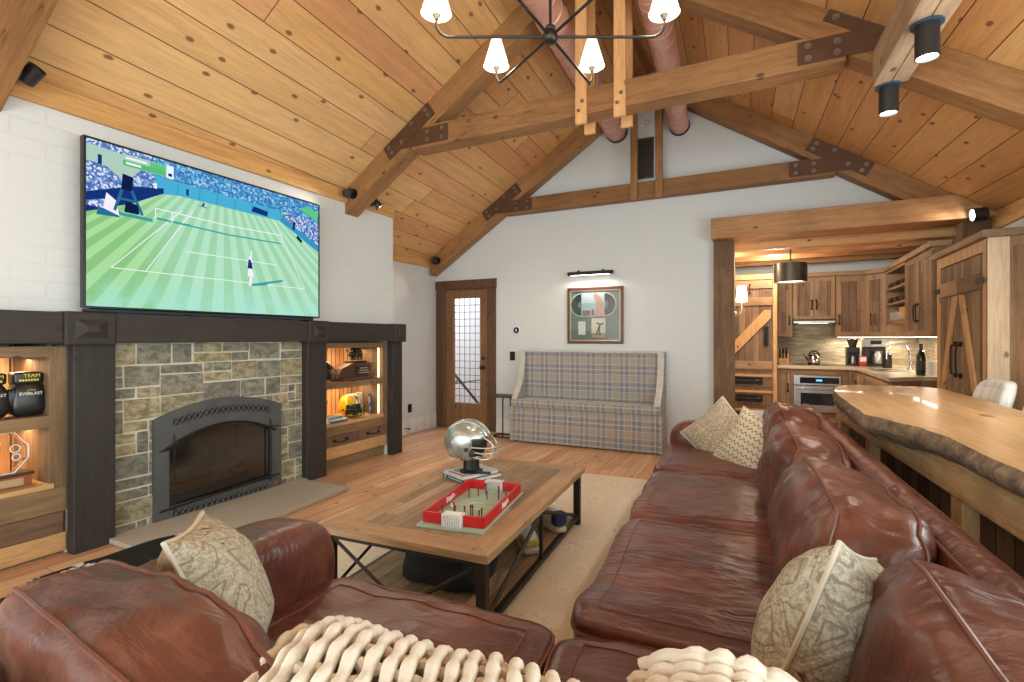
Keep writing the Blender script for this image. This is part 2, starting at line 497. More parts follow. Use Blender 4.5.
    def stripes(x, shift):
        x = t.m('FRACT', t.m('DIVIDE', t.m('ADD', x, shift), .205))
        def band(a, b): return t.m('MULTIPLY', t.m('GREATER_THAN', x, a), t.m('LESS_THAN', x, b))
        tan = t.m('MULTIPLY', band(.06, .33), t.m('SUBTRACT', 1.0, t.m('MULTIPLY', band(.18, .24), .6)))
        wht = t.m('MAXIMUM', band(.0, .022), t.m('MAXIMUM', band(.68, .71), band(.395, .415)))
        drk = t.m('MAXIMUM', band(.46, .62), band(.77, .93))
        return tan, wht, drk
    a1, w1, d1 = stripes(u[0], .02); a2, w2, d2 = stripes(u[1], .05)
    base = rgb(156, 156, 158)
    c = t.mix(t.m('MULTIPLY', t.m('ADD', d1, d2), .4), base, rgb(124, 126, 132))
    c = t.mix(t.m('MULTIPLY', t.m('ADD', a1, a2), .27), c, rgb(200, 166, 114))
    c = t.mix(t.m('MINIMUM', t.m('MULTIPLY', t.m('ADD', w1, w2), .6), 1.0), c, rgb(226, 224, 218))
    wv = t.noise(t.obj(), 220, 2)
    c = t.mix(t.m('MULTIPLY', wv, .25), c, rgb(110, 110, 112))
    M['plaid'] = t.bsdf(c, .9, 0, t.bump(wv, .2, .002), .2, sheen=.2)
    t = NT('pale plaid wool')
    u = t.sep(t.uv())
    x = t.m('FRACT', t.m('DIVIDE', u[0], .11)); y = t.m('FRACT', t.m('DIVIDE', u[1], .11))
    f = t.m('ADD', t.m('LESS_THAN', x, .22), t.m('LESS_THAN', y, .22))
    g = t.m('ADD', t.m('GREATER_THAN', x, .88), t.m('GREATER_THAN', y, .88))
    c = t.mix(t.m('MULTIPLY', f, .4), rgb(226, 226, 222), rgb(200, 198, 184)); c = t.mix(t.m('MULTIPLY', g, .4), c, rgb(176, 186, 196))
    M['plaid_pale'] = t.bsdf(c, .9, 0, t.bump(t.noise(t.obj(), 200, 2), .15, .002), .2)
    # throw pillow with rosettes
    t = NT('rosette pillow cloth')
    v = t.obj()
    wob = t.noise(t.obj(), 34, 3, .6)
    vv = t.vm('ADD', v, t.comb(t.m('MULTIPLY', wob, .02), t.m('MULTIPLY', wob, -.014), 0.0))
    de = t.vor(vv, 10.5, 'DISTANCE_TO_EDGE', rand=.85); dd = t.noise(t.obj(), 75, 4, .7, 1.2)
    ring = t.m('SUBTRACT', t.m('MULTIPLY', t.m('SUBTRACT', dd, .5), 5.0), t.m('SUBTRACT', 1.0, t.step(t.m('ABSOLUTE', t.m('SUBTRACT', de, .19)), .01, .035)))
    c = t.mix(t.step(ring, -.9, .7), rgb(144, 133, 113), rgb(198, 189, 171))
    fill = t.step(t.m('ADD', de, t.m('MULTIPLY', wob, .06)), .07, .12)
    c = t.mix(t.m('MAXIMUM', fill, t.step(t.noise(t.obj(), 16, 2), .34, .42)), rgb(92, 79, 60), c)
    M['rosette'] = t.bsdf(c, .9, 0, t.bump(t.m('ADD', t.m('MULTIPLY', ring, .3), fill), .5, .008), .2)
    t = NT('plain pillow cloth')
    n = t.noise(t.obj(), 90, 3, .7)
    M['linen'] = t.bsdf(t.mix(t.step(n, .4, .65), rgb(140, 126, 106), rgb(200, 188, 168)), .9, 0, t.bump(n, .5, .004), .2)
    t = NT('brown linen pillow cloth')
    n = t.noise(t.vm('MULTIPLY', t.obj(), (1, 1, .35)), 70, 3, .7)
    M['linen_brown'] = t.bsdf(t.mix(t.step(n, .36, .62), rgb(150, 124, 92), rgb(188, 166, 134)), .9, 0, t.bump(n, .5, .004), .2)
    t = NT('scale stitched pillow cloth')
    u = t.sep(t.uv())
    rw = t.m('DIVIDE', u[1], .042); row = t.m('FLOOR', rw); fr = t.m('SUBTRACT', rw, row)
    fx = t.m('FRACT', t.m('ADD', t.m('DIVIDE', u[0], .036), t.m('MULTIPLY', t.m('MODULO', row, 2.0), .5)))
    tri = t.m('ABSOLUTE', t.m('SUBTRACT', fx, .5))
    zig = t.m('ABSOLUTE', t.m('SUBTRACT', fr, t.m('MULTIPLY', tri, 1.1)))
    ln = t.step(zig, .03, .17)
    c = t.mix(ln, rgb(108, 92, 70), rgb(206, 194, 172))
    M['scales'] = t.bsdf(c, .9, 0, t.bump(t.m('ADD', ln, t.noise(t.obj(), 80, 2)), .4, .006), .2)
    t = NT('chunky cream wool')
    n = t.noise(t.obj(), 120, 3, .6)
    M['wool'] = t.bsdf(t.mix(n, rgb(200, 189, 172), rgb(226, 217, 203)), .95, 0, t.bump(n, .35, .004), .15, sheen=.3)
    t = NT('beige wool rug')
    n = t.noise(t.obj(), 4.0, 5, .7, .6); n2 = t.noise(t.obj(), 230, 2)
    pat = t.vor(t.obj(), 5.5, 'DISTANCE_TO_EDGE'); nn = t.noise(t.obj(), 13, 4, .7, 1.4)
    c = t.ramp(n, [(.3, rgb(224, 214, 194)), (.5, rgb(236, 229, 214)), (.7, rgb(242, 238, 226))])
    thread = t.m('MULTIPLY', t.m('SUBTRACT', 1.0, t.step(t.m('ABSOLUTE', t.m('SUBTRACT', nn, .5)), .0, .022)), t.step(n, .42, .6))
    c = t.mix(t.m('MULTIPLY', thread, .8), c, rgb(140, 110, 82))
    c = t.mix(t.m('MULTIPLY', n2, .3), c, rgb(170, 146, 112))
    M['rug'] = t.bsdf(c, .95, 0, t.bump(n2, .5, .006), .1)
    t = NT('cowhide')
    n = t.noise(t.vm('MULTIPLY', t.obj(), (1.0, 2.2, 1)), 2.4, 4, .6, .5)
    M['hide'] = t.bsdf(t.mix(t.step(n, .555, .59), rgb(30, 29, 30), rgb(214, 212, 206)), .6, 0, t.bump(t.noise(t.obj(), 160, 2), .3, .004), .3)
    t = NT('grey hearth stone')
    n = t.noise(t.vm('MULTIPLY', t.obj(), (5, 1, 1)), 3, 5, .65)
    M['hearth'] = t.bsdf(t.mix(n, rgb(160, 150, 138), rgb(186, 178, 166)), .6, 0, t.bump(n, .2, .006), .3)
    # stone veneer: colour per stone stored by face material
    st = [((166, 158, 130), (112, 106, 88)), ((154, 150, 134), (108, 104, 92)), ((178, 166, 132), (124, 113, 87)), ((152, 150, 134), (106, 104, 92)), ((168, 160, 132), (116, 108, 86)), ((138, 136, 124), (96, 94, 86)), ((184, 172, 142), (130, 119, 95))]
    for i, (a, b) in enumerate(st):
        t = NT('split stone %s' % 'abcdefg'[i])
        n = t.noise(t.vm('MULTIPLY', t.obj(), (1, 1, 1.8)), 13, 6, .7, .6)
        M['stone%d' % i] = t.bsdf(t.mix(t.step(n, .36, .64), rgb(*b), rgb(*a)), .75, 0, t.bump(n, .8, .018), .3)
    M['mortar'] = plain((208, 202, 184), .85, name='pale mortar', grain=.3)
    t = NT('stacked slate backsplash')
    n = t.noise(t.vm('MULTIPLY', t.obj(), (3, 3, 26)), 2, 4, .7, .5)
    M['slate'] = t.bsdf(t.ramp(n, [(.3, rgb(104, 98, 86)), (.5, rgb(154, 144, 124)), (.7, rgb(190, 180, 158))]), .6, 0, t.bump(n, .6, .01), .4)
    t = NT('speckled quartz counter')
    M['quartz'] = t.bsdf(t.mix(t.noise(t.obj(), 60, 3), rgb(176, 156, 128), rgb(206, 192, 168)), .25, 0, None, .5)
    t = NT('copper duct')
    n = t.noise(t.obj(), 5, 4, .6)
    M['copper'] = t.bsdf(t.mix(n, rgb(204, 148, 132), rgb(230, 186, 170)), t.m('ADD', .3, t.m('MULTIPLY', n, .15)), .4, t.bump(n, .1, .01), .5)
    t = NT('lamp shade linen')
    M['shade'] = t.bsdf(rgb(246, 240, 226), .8, 0, None, .2, emis=rgb(255, 240, 214), estr=1.7)
    M['bulb'] = lamp_mat((255, 236, 204), 30, 'lamp bulb')
    M['led'] = lamp_mat((255, 220, 168), 7, 'led strip')
    M['spotglow'] = lamp_mat((255, 244, 226), 26, 'spot glow')
    t = NT('clear glass')
    M['glass'] = t.bsdf((1, 1, 1, 1), .02, 0, None, .5, trans=1.0)
    g = NT('door glass')
    tr = g.node('ShaderNodeBsdfTransparent'); gl = g.node('ShaderNodeBsdfGlossy'); gl.inputs['Roughness'].default_value = .05
    mx = g.node('ShaderNodeMixShader'); mx.inputs[0].default_value = .07
    g.t.links.new(tr.outputs[0], mx.inputs[1]); g.t.links.new(gl.outputs[0], mx.inputs[2]); g.t.links.new(mx.outputs[0], g.out.inputs[0])
    M['pane'] = g.mat
    t = NT('smoky firebox glass')
    tr = t.node('ShaderNodeBsdfTransparent'); tr.inputs[0].default_value = (.30, .30, .31, 1)
    gl = t.node('ShaderNodeBsdfGlossy'); gl.inputs['Roughness'].default_value = .12; gl.inputs[0].default_value = (.8, .8, .8, 1)
    mx = t.node('ShaderNodeMixShader'); mx.inputs[0].default_value = .11
    t.t.links.new(tr.outputs[0], mx.inputs[1]); t.t.links.new(gl.outputs[0], mx.inputs[2]); t.t.links.new(mx.outputs[0], t.out.inputs[0])
    M['fireglass'] = t.mat
    t = NT('silver helmet paint')
    n = t.noise(t.obj(), 12, 3)
    M['silver'] = t.bsdf(t.mix(t.step(n, .4, .65), rgb(160, 172, 172), rgb(206, 206, 198)), .28, .75, None, .5, coat=.4)
make_mats()
# ------------------------------------------------------------------ room shell
RX, RZ, SL = -1.25, 4.46, .66
def ceil_z(x): return RZ - SL * abs(x - RX)
YB = 6.17; XL = -4.34; XC = -3.78; XR = 1.86; YF = -2.5; YK = 8.6

def room():
    struct(MB().box(-4.6, 2.0, YF - .1, 8.8, -.1, 0).build('floor', M['floor']))
    ph = math.atan(SL); c, s = math.cos(ph), math.sin(ph)
    L1 = (RX - (-4.42)) / c; L2 = (2.0 - RX) / c
    struct(MB().box(YF, YB + .15, 0, L1, 0, .1).build('ceiling', M['pine_left'], matrix=frame((RX, 0, RZ), (0, 1, 0), (-s, 0, c))))
    struct(MB().box(YF, YB + .15, -L2, 0, 0, .1).build('ceiling_right', M['pine_right'], matrix=frame((RX, 0, RZ), (0, 1, 0), (s, 0, c))))
    # back wall with door hole and kitchen opening
    zl = ceil_z(-4.34)
    out = [(-4.34, 0), (-4.2, 0), (-4.2, 2.0), (-3.47, 2.0), (-3.47, 0), (-.53, 0), (-.53, 2.6), (1.57, 2.6), (RX, RZ), (-4.34, zl)]
    struct(MB().prism(out, 'y', YB, YB + .13).build('wall_back', M['wall']))
    struct(MB().box(XL - .15, XL, 4.4, YB + .13, 0, 2.5).build('wall_left', M['wall']))
    # chimney breast: white brick above, piers and firebox lining below
    b = MB().box(XL, XC, YF, 4.53, 1.27, 2.83).box(XL, XC, YF, .3, 0, 1.27).box(XL, XC, 4.45, 4.53, 0, 1.27)
    b.box(XL, XC - .02, 1.537, 2.07, 0, 1.27).box(XL, XC - .02, 2.97, 3.488, 0, 1.27).box(XL, XC - .02, 2.07, 2.97, .72, 1.27)
    b.box(XL - .15, XL, YF, 4.5, 0, 2.83)
    struct(b.build('wall_chimney', M['brick']))
    # right wall with three unseen windows, added to let daylight in
    zt = 2.47
    w = MB().box(XR, XR + .14, YF, YK, 0, .75).box(XR, XR + .14, YF, YK, 2.15, zt)
    edges = [YF, -1.9, -.3, .2, 1.8, 2.2, 3.6, YK]
    for i in range(0, len(edges), 2): w.box(XR, XR + .14, edges[i], edges[i + 1], .75, 2.15)
    struct(w.build('wall_right', M['wall']))
    wf = MB().box(-4.4, -3.2, YF - .14, YF, 0, 2.6).box(.9, 2.0, YF - .14, YF, 0, 2.6).box(-3.2, .9, YF - .14, YF, 0, .35)
    wf.prism([(-4.4, 2.4), (2.0, 2.4), (2.0, ceil_z(2.0)), (RX, RZ), (-4.4, ceil_z(-4.4))], 'y', YF - .14, YF)
    struct(wf.build('wall_front', M['wall']))
    k = 0
    for (y0, y1) in ((-1.9, -.3), (.2, 1.8), (2.2, 3.6)):
        k += 1
        f = MB()
        for (a, b_, c0, c1) in ((y0, y1, .75, .81), (y0, y1, 2.09, 2.15), (y0, y0 + .06, .81, 2.09), (y1 - .06, y1, .81, 2.09), ((y0 + y1) / 2 - .02, (y0 + y1) / 2 + .02, .81, 2.09), (y0, y1, 1.43, 1.46)):
            f.box(XR + .04, XR + .1, a, b_, c0, c1)
        struct(f.build('window_%d' % k, M['trimwhite']))
    f = MB()
    for i in range(5):
        x = -3.2 + 4.1 * i / 4
        f.box(max(-3.2, x - .035), min(.9, x + .035), YF - .1, YF - .04, .35, 2.4)
    f.box(-3.2, .9, YF - .1, YF - .04, .35, .42).box(-3.2, .9, YF - .1, YF - .04, 2.33, 2.4)
    struct(f.build('window_4', M['trimwhite']))  # unseen window behind the camera, added to let daylight in
    # eaves trim boards
    struct(MB().box(XC, XC + .03, YF, 4.53, 2.655, 2.785).build('trim_1', M['pine_trim'], bevel=.003))
    struct(MB().box(XL, XL + .03, 4.53, YB, 2.305, 2.44).build('trim_2', M['pine_trim'], bevel=.003))
    struct(MB().box(XR - .03, XR, YF, YB, 2.27, 2.42).build('trim_3', M['pine_trim'], bevel=.003))
    struct(MB().box(XC - .02, XC, 4.53, 4.545, 2.3, 2.8).build('trim_4', M['pine_trim']))
    # baseboards
    struct(MB().box(XL, XL + .018, 4.62, YB, 0, .2).build('baseboard_left', M['trimwhite'], bevel=.003))
    struct(MB().box(-3.33, -.54, YB - .018, YB, 0, .2).build('baseboard_back', M['trimwhite'], bevel=.003))
    # kitchen shell
    struct(MB().box(-1.35, 2.0, YK, YK + .1, 0, 2.75).build('wall_kitchen', M['wall']))
    struct(MB().box(-1.35, -1.2, YB + .13, YK, 0, 2.75).build('wall_kitchen_left', M['wall']))
    struct(MB().box(XR - .0, XR + .14, YB, YK, 2.4, 2.75).build('wall_kitchen_right', M['wall']))
    struct(MB().box(-1.35, 2.0, YB + .17, YK + .1, 2.48, 2.56).build('ceiling_kitchen', boards('kitchen ceiling boards', [(184, 128, 78), (170, 114, 68)], 'yx', w=.14, gap=.005, dark=(80, 46, 26)), ))
    # stair hall behind the glazed door
    h = MB().box(-4.9, -4.8, YB + .13, 8.2, -.1, 2.6).box(-2.9, -2.8, YB + .13, 8.2, -.1, 2.6).box(-4.9, -2.8, 8.2, 8.3, -.1, 2.6)
    h.box(-4.9, -2.8, YB + .13, 8.3, 2.5, 2.6)
    struct(h.build('wall_hall', M['wall']))

def stone_wall():
    random.seed(11)
    U, V = .0754, .0745
    NY, NZ = 20, 17
    y0 = 1.757
    occ = [[False] * NZ for _ in range(NY)]
    for i in range(NY):
        for j in range(NZ):
            y = y0 + (i + .5) * U; z = (j + .5) * V
            if 2.1 < y < 2.93 and z < .66: occ[i][j] = True
    b = MB()
    last = -1
    for j in range(NZ - 1, -1, -1):
        for i in range(NY):
            if occ[i][j]: continue
            w, h = random.choice([(2, 1), (3, 2), (2, 2), (3, 1), (4, 2), (2, 1), (3, 2), (2, 2), (1, 1), (4, 1)])
            def free(w, h):
                return all(i + a < NY and j - q >= 0 and not occ[i + a][j - q] for a in range(w) for q in range(h))
            while not free(w, h):
                if w > 1: w -= 1
                elif h > 1: h -= 1
                else: break
            for a in range(w):
                for q in range(h): occ[i + a][j - q] = True
            g = .006
            ya, yb = y0 + i * U + g, y0 + (i + w) * U - g
            za, zb = (j - h + 1) * V + g, (j + 1) * V - g
            m = random.choice([k for k in range(7) if k != last]); last = m
            d = random.uniform(.0, .012)
            j4 = [random.uniform(-.003, .003) for _ in range(8)]
            b.prism([(ya + j4[0], za + j4[1]), (yb + j4[2], za + j4[3]), (yb + j4[4], zb + j4[5]), (ya + j4[6], zb + j4[7])], 'x', XC - .02, XC + .008 + d, m)
    b.build('wall_fireplace', [M['stone%d' % k] for k in range(7)], bevel=.005)['kind'] = 'structure'
    g = MB()
    for (ya, yb, za, zb) in ((1.757, 2.1, 0, 1.266), (2.93, 3.265, 0, 1.266), (2.1, 2.93, .672, 1.266)):
        g.box(XC - .02, XC + .007, ya, yb, za, zb)
    struct(g.build('wall_mortar', M['mortar']))

def mantel():
    t = thing('fireplace_mantel', 'near black timber mantel on three square posts around the stone fireplace', 'mantel', (-3.7, 3.0, 0))
    XM = -3.655
    for (a, b_) in ((-.6, 1.47), (1.735, 3.235), (3.47, 4.41)):
        MB().box(XC + .001, XM, a, b_, 1.268, 1.452).build('mantel_beam', boards_mantel, t, bevel=.006)
    for (a, b_) in ((1.47, 1.735), (3.235, 3.47), (4.41, 4.6)):
        q = MB(); x = XM + .015
        q.box(XC + .001, x, a, b_, 1.256, 1.458)
        # shallow pyramid facet on the face
        ym = (a + b_) / 2
        q._add([(x, a + .05, 1.30), (x, b_ - .05, 1.30), (x, b_ - .05, 1.41), (x, a + .05, 1.41), (x + .018, ym - .03, 1.335), (x + .018, ym + .03, 1.335), (x + .018, ym + .03, 1.375), (x + .018, ym - .03, 1.375)],
               [(0, 1, 5, 4), (1, 2, 6, 5), (2, 3, 7, 6), (3, 0, 4, 7), (4, 5, 6, 7)])
        q.build('corner_block', boards_mantel, t, bevel=.012)
    for (a, b_) in ((1.535, 1.757), (3.265, 3.49), (4.43, 4.6)):
        MB().box(-3.779, -3.70, a, b_, 0, 1.268).build('post', M['mantelz'], t, bevel=.008)
    MB().box(-3.8, XM + .03, 4.38, 4.46, 1.235, 1.268).build('bracket', M['mantelz'], t, bevel=.01) if False else None
boards_fire = plain((88, 88, 88), .9, name='sooty firebrick')
boards_mantel = boards_dark('dark mantel timber', [(58, 51, 49), (52, 46, 44)], 'yz', knots=.35, rough=.6, dark=(30, 25, 23), contrast=.4, kscale=3)

def insert():
    t = thing('fireplace_insert', 'black arched iron gas fireplace insert with lattice vents', 'fireplace', (-3.75, 2.5, 0))
    Y0, Y1 = 2.005, 3.02
    x0, x1 = -3.768, -3.738
    ym = (Y0 + Y1) / 2
    def arch(y, zs, rise, a=Y0, b_=Y1):
        u = (y - (a + b_) / 2) / ((b_ - a) / 2)
        return zs + rise * (1 - u * u)
    n = 28
    gy0, gy1 = 2.10, 2.925
    gb = .115
    # face plate with arched opening
    p = MB()
    def face(x, flip):
        vs = []; fs = []
        ys = [Y0 + (Y1 - Y0) * i / n for i in range(n + 1)]
        for y in ys:
            vs.append((x, y, arch(y, .735, .105)))
        for i, y in enumerate(ys):
            yy = gy0 + (gy1 - gy0) * i / n
            vs.append((x, yy, arch(yy, .53, .10, gy0, gy1)))
        for i in range(n): fs.append((i, n + 1 + i, n + 2 + i, i + 1))
        k = len(vs)
        vs += [(x, Y0, 0.005), (x, gy0, 0.005), (x, gy0, gb), (x, gy1, gb), (x, gy1, .005), (x, Y1, .005)]
        fs += [(0, k, k + 1, k + 2, n + 1), (k + 1, k + 4, k + 3, k + 2), (n, 2 * n + 1, k + 3, k + 4, k + 5)]
        p._add(vs, [f if not flip else f[::-1] for f in fs])
    face(x1, True); face(x0, False)
    rim = [(Y0 + (Y1 - Y0) * i / n) for i in range(n + 1)]
    for i in range(n):
        a, b_ = rim[i], rim[i + 1]
        p._add([(x0, a, arch(a, .735, .105)), (x1, a, arch(a, .735, .105)), (x1, b_, arch(b_, .735, .105)), (x0, b_, arch(b_, .735, .105))], [(0, 1, 2, 3)])
    for (ya, za, zb) in ((Y0, .005, .735), (Y1, .005, .735), (gy0, gb, .53), (gy1, gb, .53)):
        p._add([(x0, ya, za), (x1, ya, za), (x1, ya, zb), (x0, ya, zb)], [(0, 1, 2, 3)])
    p._add([(x0, gy0, gb), (x1, gy0, gb), (x1, gy1, gb), (x0, gy1, gb)], [(0, 1, 2, 3)])
    p.build('face_plate', M['iron2'], t)
    # arched moulding and cross bars
    m = MB()
    m.tube([(x1 + .006, gy0 - .03 + (gy1 - gy0 + .06) * i / 24, arch(gy0 - .03 + (gy1 - gy0 + .06) * i / 24, .52, .125, gy0 - .03, gy1 + .03)) for i in range(25)], .011, 6)
    m.tube([(x1 + .012, Y0 + .03, .515), (x1 + .012, gy0 + .05, .535)], .005, 6)
    m.tube([(x1 + .012, gy1 - .05, .56), (x1 + .012, Y1 - .03, .55)], .005, 6)
    m.build('arch_moulding', M['iron'], t, smooth=True)
    m = MB()
    m.tube([(x1 + .01, Y0 + .03, .10), (x1 + .01, Y1 - .03, .14)], .007, 6)
    m.tube([(x1 + .01, gy0 + .03, .08), (x1 + .01, gy0 + .03, .62)], .004, 6)
    m.tube([(x1 + .01, gy1 - .02, .10), (x1 + .01, gy1 - .02, .62)], .006, 6)
    m.build('crossbar', M['iron'], t, smooth=True)
    # lattice vents
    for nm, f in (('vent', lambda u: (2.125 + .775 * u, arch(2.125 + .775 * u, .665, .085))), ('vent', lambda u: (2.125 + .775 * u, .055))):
        q = MB(); hh = .026
        N = 18
        for i in range(N):
            a = f(i / N); b_ = f((i + 1) / N)
            q.tube([(x1 + .004, a[0], a[1] - hh), (x1 + .004, b_[0], b_[1] + hh)], .0045, 5)
            q.tube([(x1 + .004, a[0], a[1] + hh), (x1 + .004, b_[0], b_[1] - hh)], .0045, 5)
        for sg in (-1, 1):
            q.tube([(x1 + .003, f(i / N)[0], f(i / N)[1] + sg * hh) for i in range(N + 1)], .004, 5)
        q.build(nm, M['iron2'], t)
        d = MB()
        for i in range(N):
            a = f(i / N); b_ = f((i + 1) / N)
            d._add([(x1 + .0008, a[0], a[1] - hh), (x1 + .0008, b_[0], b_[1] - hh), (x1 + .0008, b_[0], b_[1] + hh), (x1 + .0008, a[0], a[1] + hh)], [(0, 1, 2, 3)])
        d.build('vent_dark_sheet', M['black'], t)  # flat black sheet painting the shade of the openings behind the lattice
    # firebox, glass and logs
    f = MB()
    f.box(-4.25, -4.22, gy0, gy1, .05, .7).box(-4.25, x0, gy0 - .02, gy0, .05, .7).box(-4.25, x0, gy1, gy1 + .02, .05, .7).box(-4.25, x0, gy0, gy1, .68, .7).box(-4.25, x0, gy0, gy1, .05, .1)
    f.build('firebox', boards_fire, t)
    g = MB()
    ys = [gy0 - .0 + (gy1 - gy0) * i / n for i in range(n + 1)]
    g._add([(-3.762, y, gb) for y in ys] + [(-3.762, y, arch(y, .53, .10, gy0, gy1)) for y in ys], [(i, i + 1, n + 2 + i, n + 1 + i) for i in range(n)])
    g.build('glass_pane', M['fireglass'], t)
    lm = boards('charred log', [(104, 98, 92)], 'yx', contrast=.6, dark=(30, 24, 20), rough=.9)
    random.seed(3)
    for (ya, yb, z, x, dz) in ((2.2, 2.8, .17, -3.95, .03), (2.3, 2.75, .24, -4.05, -.04), (2.25, 2.5, .27, -3.98, .14), (2.55, 2.85, .22, -3.97, .12)):
        q = MB(); pts = []
        for i in range(9):
            u = i / 8
            pts.append((x + .03 * math.sin(3 * u), ya + (yb - ya) * u, z + dz * u))
        q.tube(pts, [.04 + .008 * random.uniform(-1, 1) for _ in pts], 9)
        q.build('log', lm, t, smooth=True)
    q = MB().lathe([(0, .002), (.017, .002), (.02, 0)], 16, M=Matrix.Translation((x1 + .001, 2.965, .07)) @ Matrix.Rotation(PI / 2, 4, 'Y') @ Matrix.Scale(1.0, 4))
    q.build('badge', plain((176, 92, 44), .4, .4, name='copper badge'), t)
M['iron2'] = plain((86, 88, 90), .5, .2, name='grey cast iron', grain=.25)

def hearth():
    b = MB().prism([(XC + .02, 1.72), (-3.08, 1.72), (-3.10, 2.3), (-3.16, 2.9), (-3.18, 3.24), (XC + .085, 3.24), (XC + .085, 3.262), (XC + .02, 3.262)], 'z', .002, .035)
    tag(b.build('hearth_slab', M['hearth'], bevel=.006), 'flat grey stone hearth slab in front of the fireplace', 'hearth')

def truss(name, label, Y, tie_z=(3.05, 3.25), kings=(-1.29, -.985), kz=2.97, th=.18, foot_x=None, front='beam', tiex=None, full=True, w=.088, only_left=False):
    t = thing(name, label, 'roof truss', (RX, Y + th / 2, 3.2))
    ph = math.atan(SL); c = math.cos(ph)
    d = .205
    yc = Y + th / 2
    lx = foot_x if foot_x is not None else XL
    up = Vector((0, 0, 1))
    for sx, ex in ((-1, lx), (1, XR)) if not only_left else ((-1, lx),):
        # centre line lies d/2 below the ceiling plane
        a = Vector((RX, yc, RZ - (d / 2) / c)); b_ = Vector((ex, yc, ceil_z(ex) - (d / 2) / c))
        zc0, ze = RZ, ceil_z(ex)
        poly = [(RX, zc0), (RX, zc0 - d / c), (ex, ze - d / c), (ex, ze)]
        mtx = frame((RX, yc, RZ), b_ - a, (0, 0, 1))
        inv = mtx.inverted()
        if not full and sx > 0: poly[2:] = [(RX + (RZ - d / c - 2.612) / SL, 2.612), (RX + (RZ - 2.612) / SL, 2.612)]
        q = MB()
        vs = [inv @ Vector((p[0], yy, p[1])) for yy in (Y, Y + th) for p in poly]
        q._add(vs, [(0, 1, 2, 3), (7, 6, 5, 4), (0, 4, 5, 1), (1, 5, 6, 2), (2, 6, 7, 3), (3, 7, 4, 0)])
        bm = q.build('rafter', M['beam'], t, bevel=.005, matrix=mtx)
    if only_left: return t
    z0, z1 = tie_z
    zc = (z0 + z1) / 2
    xa = RX - (RZ - d / c - zc + .06) / SL; xb = RX + (RZ - d / c - zc + .06) / SL
    if full:
        timber('tie_beam', (xa, yc, zc), (xb, yc, zc), th + .004, z1 - z0, M['beam'], t)
    else:
        timber('tie_beam', (xa, yc, zc), (xb, yc, zc), th - .02, z1 - z0, M['beam'], t)
    for kx in kings:
        for (ya, yb) in ((Y - .038, Y - .001), (Y + th + .001, Y + th + .038)):
            if not full and ya > Y: continue
            q = MB()
            top = ceil_z(kx) - .02
            mtx = frame((kx, (ya + yb) / 2, kz), (0, 0, 1), (0, -1, 0))
            MB().box(0, top - kz, -w / 2, w / 2, -.0185, .0185).build('king_post', M['beam_front'] if full else M['beam'], t, bevel=.004, matrix=mtx)
    # steel plates with bolts
    for sx in (-1, 1):
        x0 = RX + sx * (RZ - d / c - zc) / SL      # where the tie meets the rafter
        q = MB()
        yp = Y - .006
        x0 += sx * (.1 + (.14 if sx > 0 and full else 0))
        def pl(u, z): return (x0 + sx * u, z)
        r = [pl(-.55, zc + .085), pl(-.55, zc - .085), pl(.05, zc - .085), pl(.32, zc - .23), pl(.38, zc - .11), pl(.05, zc + .11), pl(-.16, zc + .28), pl(-.27, zc + .19), pl(-.2, zc + .085)]
        # horizontal strap and raking strap
        h1 = [pl(-.42, zc + .075), pl(-.42, zc - .075), pl(.12, zc - .075), pl(.12, zc + .075)]
        ux, uz = math.cos(ph), -math.sin(ph)
        def rk(a, b2): return (x0 + sx * (.06 + a * ux + b2 * math.sin(ph)), zc + .045 + a * uz + b2 * math.cos(ph))
        h2 = [rk(-.36, -.07), rk(.26, -.07), rk(.26, .07), rk(-.36, .07)]
        q.prism(h1, 'y', yp, Y); q.prism(h2, 'y', yp - .003, Y)
        bolts = [pl(-.36, zc + .04), pl(-.36, zc - .04), pl(-.2, zc + .03), pl(-.2, zc - .04), rk(-.3, .03), rk(-.3, -.03), rk(-.12, .035), rk(.06, -.03), rk(.2, .03), rk(.2, -.035)]
        for (bx, bz) in bolts:
            q.lathe([(.022, 0), (.022, .004), (.013, .004), (.013, .014), (0, .014)], 8, M=Matrix.Translation((bx, yp - .003, bz)) @ Matrix.Rotation(PI / 2, 4, 'X'), mat=1)
        q.build('steel_plate', [M['rust'], M['darkmetal2']], t)
    if full:
        q = MB()
        for kx in kings:
            for (dx, dz) in ((-.015, .1), (.015, .17)):
                q.lathe([(.014, 0), (.014, .008), (0, .008)], 8, M=Matrix.Translation((kx + dx, Y - .038, kz + dz)) @ Matrix.Rotation(PI / 2, 4, 'X'))
        q.build('bolts', M['darkmetal2'], t)
M['darkmetal2'] = plain((140, 128, 116), .4, .7, name='bolt steel')

def structure_timbers():
    truss('roof_truss', 'heavy brown timber roof truss spanning the room, carrying paired golden king posts', 3.80, foot_x=XC)
    truss('roof_truss', 'slim timber truss set against the white back gable wall', 5.98, tie_z=(2.945, 3.13), kings=(-1.385, -1.098), kz=2.92, full=False, th=.17, foot_x=-4.31, w=.082)
    truss('roof_rafter', 'timber rafter in the upper corner, nearest the viewer and left of the television', 1.06, foot_x=XC, only_left=True)['category'] = 'rafter'
    tag(timber('ridge_beam', (RX, YF, 4.36), (RX, YB, 4.36), .09, .2, M['beam']), 'long timber ridge beam at the peak of the ceiling', 'beam')
    # beam carrying the two down lights
    a = Vector((.672, 3.775, 2.945)); b_ = Vector((.96, -1.6, 2.945))
    mtx = frame(a, b_ - a, (0, 0, 1))
    q = MB().box(0, (b_ - a).length, -.088, -.002, -.105, .105).box(0, (b_ - a).length, .002, .088, -.105, .105)
    tag(q.build('ceiling_beam', M['beam_gray'], matrix=mtx, bevel=.004), 'pale double timber beam holding two black cylinder downlights', 'beam')

